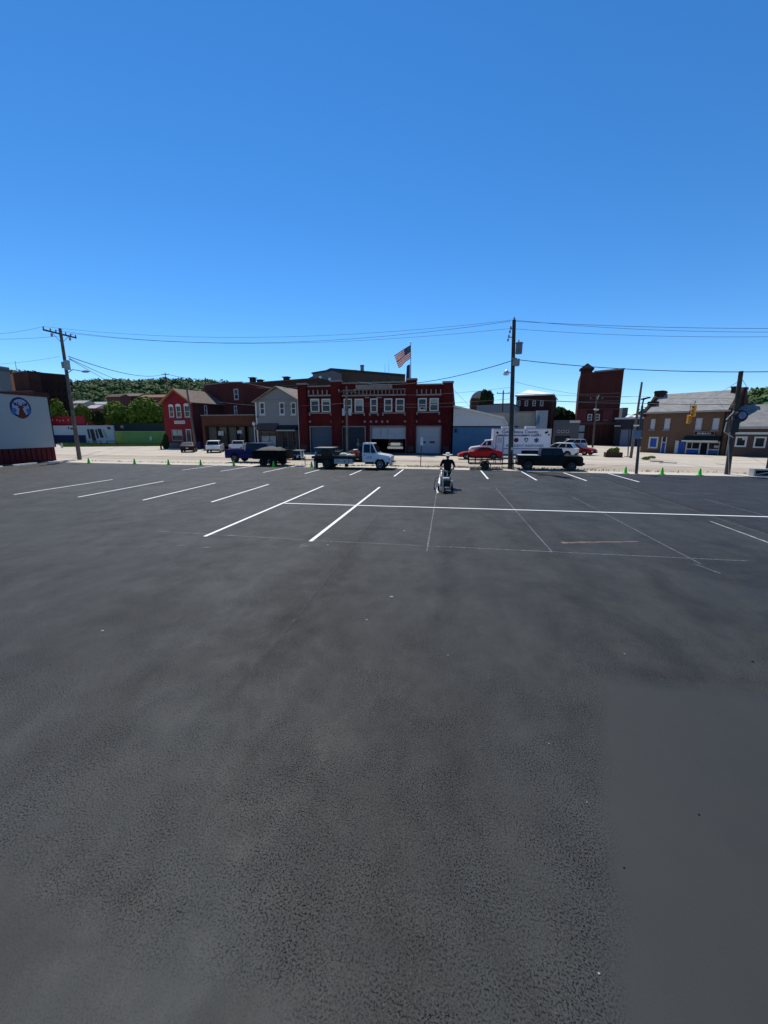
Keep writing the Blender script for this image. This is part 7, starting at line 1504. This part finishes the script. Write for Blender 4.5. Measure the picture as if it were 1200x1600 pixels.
# rescue engine inside the open bay
s_, hb_ = bay3; c = s_.world((hb_[0] + hb_[1]) / 2 + .6, 2.6, 0)
rt = empty('rescue_vehicle', c, R(-90), 'white and chrome rescue vehicle half hidden in the open station bay', 'rescue vehicle')
MB().box(-5.0, 0, -1.1, 1.1, .55, 2.5).build('body', paint('engine_red', (.22, .012, .015)), rt, bevel=.06); MB().box(.0, .25, -1.15, 1.15, .45, .85).build('front_bumper', CHROME, rt, bevel=.04); MB().box(.002, .04, -.7, .7, .95, 1.35).build('grille', CHROME, rt); MB().box(.002, .03, -.95, .95, 1.55, 2.3).build('windshield', CGL, rt)
for s in (-1, 1):
    MB().box(.003, .06, s * .88 - .14, s * .88 + .14, 1.0, 1.25).build('headlight', HEADL, rt)
    for x in (-.9, -4.0): wheel(rt, x, s * 1.12, .48, .28)
# small open utility trailer
rt = empty('utility_trailer', (0, 0, 0), 0, 'small empty black rail sided trailer hitched to the black pickup', 'trailer')
f_ = MB(); x0, x1, hw = -1.35, 1.15, .78
for y in (-hw, hw):
    f_.box(x0, x1, y - .025, y + .025, .95, 1.0); f_.box(x0, x1, y - .02, y + .02, .70, .73)
    for k in range(6): x = x0 + k * (x1 - x0) / 5; f_.box(x - .022, x + .022, y - .022, y + .022, .48, .949)
f_.build('side_rails', bk, rt); MB().box(x0, x1, -hw, hw, .42, .48).build('floor_frame', bk, rt)
g_ = MB(); g_.box(x0 - .06, x0 - .02, -hw, hw, .48, .54).box(x0 - .06, x0 - .02, -hw, hw, 1.22, 1.27)
for k in range(5): y = -hw + k * hw / 2; g_.box(x0 - .06, x0 - .02, y - .02, y + .02, .54, 1.22)
g_.build('ramp_gate', bk, rt)
m = MB(); m.tube((x1, -.5, .45), (2.4, 0, .48), .04); m.tube((x1, .5, .45), (2.4, 0, .48), .04); m.tube((2.35, 0, .48), (2.9, 0, .5), .04); m.build('tongue', bk, rt); m = MB(); m.tube((2.1, 0, .02), (2.1, 0, .75), .03); m.build('jack', MET, rt)
for s in (-1, 1): wheel(rt, -.1, s * .98, .30, .18, flat('rim_dark2', (.10, .10, .10), .5)); MB().prism([(-.1 + .42 * math.cos(a), .32 + .40 * math.sin(a)) for a in [math.pi * i / 8 for i in range(9)]] + [(-.1 + .37 * math.cos(a), .32 + .35 * math.sin(a)) for a in [math.pi - math.pi * i / 8 for i in range(9)]], s * .98 - .13, s * .98 + .13).build('mudguard', bk, rt)
put(rt, 759, 733, R(-1.5))

# ================================================================== THE WORKER AND THE STRIPING MACHINE
WX, WY = -.10, 21.55
MX, MY = -.18, 19.75
rt = empty('striping_machine', (MX, MY, 0), 0, 'walk behind line striping machine with black engine and side wheel painting the white line', 'striping machine')
SIL = flat('machine_silver', (.40, .41, .42), .4, metal=.5); EB = flat('engine_black'  , (.02, .02, .022), .4)
m = MB()
for sx in (-.24, .24): m.path([(sx, -.45, .22), (sx, .55, .26), (sx * 1.15, 1.35, .92), (sx * 1.25, 1.55, .98)], .022, 8)
m.tube((-.24, -.45, .22), (.24, -.45, .22), .022); m.tube((-.24, .5, .26), (.24, .5, .26), .022); m.tube((-.275, 1.3, .9), (.275, 1.3, .9), .018); m.build('frame', flat('machine_grey', (.14, .145, .15), .5), rt)
for sx in (-.30, .30): m = MB(); m.tube((sx, 1.48, .97), (sx, 1.68, 1.01), .028); m.build('grip', EB, rt)
MB().box(-.22, .26, -.28, .30, .30, .62).build('engine', EB, rt, bevel=.04); MB().box(-.12, .2, -.2, .2, .625, .72).build('fuel_tank', flat('tank_white', (.42, .44, .44), .4), rt, bevel=.04); m = MB(); m.cyl((.1, 0, .76), .035, .05, 10); m.build('tank_cap', EB, rt)
m = MB(); m.lathe([(.10, -.31), (.15, -.29), (.15, -.282)], (.0, 0, .46), 16, 'y'); m.build('recoil_starter', EB, rt, smooth=True); m = MB(); m.box(.28, .38, -.1, .15, .42, .56); m.build('muffler', SIL, rt, bevel=.02)
m = MB(); m.lathe([(.13, 0), (.145, .30), (.15, .32)], (-.02, .48, .28), 16); m.build('paint_pail', EB, rt, smooth=True); m = MB(); m.lathe([(.13, .0), (.13, .02)], (-.02, .48, .585), 16); m.build('paint_surface', WHITE, rt)
m = MB(); m.cyl((-.12, -.34, .26), .05, .36, 12); m.cyl((-.12, -.34, .62), .035, .08, 10); m.build('pump', SIL, rt, smooth=True)
def small_wheel(x, y, r, wd):
    m = MB(); m.lathe([(r * .6, -wd / 2), (r * .95, -wd / 2), (r, 0), (r * .95, wd / 2), (r * .6, wd / 2)], (x, y, r), 18, 'x'); w_ = m.build('wheel', TYRE, rt, smooth=True); m = MB(); m.lathe([(r * .6, -wd * .3), (r * .15, -wd * .45), (r * .15, wd * .45), (r * .6, wd * .3)], (x, y, r), 12, 'x'); m.build('rim', SIL, w_, smooth=True)
small_wheel(.34, .40, .19, .09); small_wheel(-.34, .40, .19, .09); small_wheel(0, -.52, .15, .08)
m = MB(); m.tube((0, -.45, .22), (0, -.52, .17), .03); m.box(-.07, .07, -.56, -.46, .20, .30); m.build('front_fork', SIL, rt)
m = MB(); m.path([(-.22, -.05, .30), (-.50, -.05, .34), (-.52, -.05, .10)], .018); m.path([(-.22, .2, .30), (-.52, .2, .40), (-.52, -.05, .34)], .015); m.build('gun_arm', flat('machine_white', (.55, .56, .56)), rt)
for y in (-.18, .08): m = MB(); m.lathe([(.13, -.006), (.13, .006)], (-.46 - .0, y, .14), 16, 'x'); m.build('spray_shield', flat('shield_grey', (.35, .37, .38), .5), rt)
m = MB(); m.tube((-.52, -.05, .10), (-.52, -.05, .24), .03); m.build('spray_gun', EB, rt)
hp = [(-.12, -.30, .60), (-.25, -.38, .80), (-.45, -.25, .72), (-.52, -.08, .42), (-.52, -.05, .26)]
m = MB(); m.path(hp, .014, 6); m.build('paint_hose', EB, rt); m = MB(); m.path([(.2, -.1, .7), (.32, .3, .95), (.30, .9, .85), (.28, 1.3, .92)], .012, 6); m.build('cable', EB, rt)
# person: one continuous body grown from a jointed skeleton (faces the camera, leaning to the handles)
J = {'pelvis': (0, 0, .96, .18), 'belly': (0, -.03, 1.12, .205), 'chest': (0, -.06, 1.32, .225), 'neck0': (0, -.09, 1.47, .085), 'neck': (0, -.11, 1.53, .062), 'head0': (0, -.13, 1.60, .088), 'head': (0, -.14, 1.68, .098), 'crown': (0, -.135, 1.755, .075)}
Ed = [('pelvis', 'belly'), ('belly', 'chest'), ('chest', 'neck0'), ('neck0', 'neck'), ('neck', 'head0'), ('head0', 'head'), ('head', 'crown')]
for s, n_ in ((-1, 'r'), (1, 'l')):
    J['sh' + n_] = (s * .225, -.07, 1.42, .090); J['ua' + n_] = (s * .315, -.04, 1.26, .078); J['el' + n_] = (s * .365, -.06, 1.13, .055); J['fa' + n_] = (s * .325, -.19, 1.06, .042); J['wr' + n_] = (s * .305, -.31, 1.01, .030); J['pa' + n_] = (s * .30, -.37, 1.015, .036)
    Ed += [('chest', 'sh' + n_), ('sh' + n_, 'ua' + n_), ('ua' + n_, 'el' + n_), ('el' + n_, 'fa' + n_), ('fa' + n_, 'wr' + n_), ('wr' + n_, 'pa' + n_)]
    st = -.16 if s < 0 else .16
    J['hip' + n_] = (s * .095, 0, .88, .105); J['th' + n_] = (s * .11, st * .35, .68, .088); J['kn' + n_] = (s * .115, st * .6 - .04, .48, .062); J['ca' + n_] = (s * .115, st * .9 + .02, .32, .058); J['an' + n_] = (s * .12, st + .04, .10, .040); J['he' + n_] = (s * .12, st + .05, .05, .042); J['to' + n_] = (s * .14, st - .15, .035, .040)
    Ed += [('pelvis', 'hip' + n_), ('hip' + n_, 'th' + n_), ('th' + n_, 'kn' + n_), ('kn' + n_, 'ca' + n_), ('ca' + n_, 'an' + n_), ('an' + n_, 'he' + n_), ('he' + n_, 'to' + n_)]
ks = list(J); me = bpy.data.meshes.new('body'); me.from_pydata([J[k][:3] for k in ks], [(ks.index(a), ks.index(b2)) for a, b2 in Ed], [])
bo = bpy.data.objects.new('body', me); col.objects.link(bo); sk = bo.modifiers.new('skin', 'SKIN'); sk.use_smooth_shade = True
for i, k in enumerate(ks): r_ = J[k][3]; me.skin_vertices[0].data[i].radius = (r_, r_ * (.72 if k in ('belly', 'chest', 'pelvis') else 1)); me.skin_vertices[0].data[i].use_root = (k == 'pelvis')
sb = bo.modifiers.new('sub', 'SUBSURF'); sb.levels = sb.render_levels = 2
dg = bpy.context.evaluated_depsgraph_get(); dg.update(); em = bpy.data.meshes.new_from_object(bo.evaluated_get(dg)); col.objects.unlink(bo); bpy.data.objects.remove(bo)
SKIN = flat('skin', (.30, .16, .11), .55, var=.06); SHIRT = flat('black_shirt', (.010, .010, .011), .9, var=.2); SHORTS = flat('charcoal_shorts', (.016, .017, .022), .9, var=.2); SHOE = flat('grey_shoe', (.10, .10, .10), .7); SOCK = flat('sock', (.45, .45, .44), .9)
em.materials.clear()
for mt in (SKIN, SHIRT, SHORTS, SHOE, SOCK): em.materials.append(mt)
for p in em.polygons:
    c = p.center; k = 0
    if c.z > 1.50: k = 0
    elif c.z > .93 and (abs(c.x) < .27 or c.z > 1.12): k = 1
    elif c.z > .47 and abs(c.x) < .26: k = 2
    elif c.z < .10: k = 3
    elif c.z < .17: k = 4
    p.material_index = k; p.use_smooth = True
person = empty('person', (WX, WY, 0), 0, 'person in white brimmed hat, black shirt and dark shorts pushing the striping machine', 'person')
bo = bpy.data.objects.new('body', em); link(bo, person)
m = MB(); m.lathe([(.265, .0), (.26, .012), (.19, -.005), (.125, .015), (.118, .07), (.105, .125), (.06, .145), (.01, .14)], (0, -.135, 1.715), 24)
for i in range(len(m.v)):
    v_ = m.v[i]; dx = v_[0]; r_ = math.hypot(v_[0], v_[1] + .135)
    if r_ > .16: m.v[i] = (v_[0], v_[1], v_[2] + .055 * abs(dx) / .3 - .02 * abs(v_[1] + .135) / .3)
m.build('hat', flat('straw_white', (.72, .70, .64), .8), person, smooth=True)
m = MB(); m.lathe([(.121, .0), (.119, .035)], (0, -.135, 1.735), 24); m.build('hat_band', SHIRT, person)
# face
m = MB(); m.add([(-.014, -.235, 1.655), (.014, -.235, 1.655), (0, -.262, 1.648), (0, -.236, 1.69)], [(0, 1, 2), (1, 3, 2), (3, 0, 2)]); m.build('nose', SKIN, person)
for s in (-1, 1): m = MB(); m.ell((s * .033, -.233, 1.69), (.013, .008, .008), 8, 6); m.build('eye', flat('eye_dark', (.03, .02, .02), .3), person); m = MB(); m.ell((s * .10, -.13, 1.665), (.012, .022, .032), 8, 6); m.build('ear', SKIN, person)
m = MB(); m.box(-.025, .025, -.232, -.222, 1.618, 1.626); m.build('mouth', flat('lips', (.22, .08, .07), .5), person)
m = MB(); m.ell((0, -.17, 1.60), (.07, .065, .045), 12, 8); m.build('beard', flat('beard_dark', (.03, .022, .018), .9), person, smooth=True)
for s in (-1, 1):
    h = MB(); cx_, cy_, cz_ = s * .30, -.40, 1.015
    for k in range(4):
        x = cx_ + (-.036 + k * .024); ln = (.9, 1.05, 1.0, .8)[k]
        h.path([(x, cy_ + .04, cz_ + .022), (x, cy_ - .012 * ln, cz_ + .040), (x, cy_ - .046 * ln, cz_ + .018), (x, cy_ - .040 * ln, cz_ - .020), (x, cy_ - .010, cz_ - .032)], .0095, 6)
    h.path([(cx_ - s * .035, cy_ + .05, cz_ + .0), (cx_ - s * .050, cy_ + .01, cz_ - .012), (cx_ - s * .035, cy_ - .025, cz_ - .030)], .011, 6); h.ell((cx_, cy_ + .045, cz_ + .012), (.046, .05, .022), 10, 6)
    h.build('hand', SKIN, person, smooth=True)
m = MB(); m.add([(-.17, -.155, .95), (.03, -.17, .90), (.05, -.165, .80), (-.10, -.155, .83), (-.16, -.15, .88)], [(0, 1, 2, 3, 4)]); m.build('pale_rag', flat('rag_pale', (.50, .52, .60), .8), person)
MB().box(-.16, .16, -.135, -.10, .945, .985).build('belt', SHIRT, person, bevel=.01)
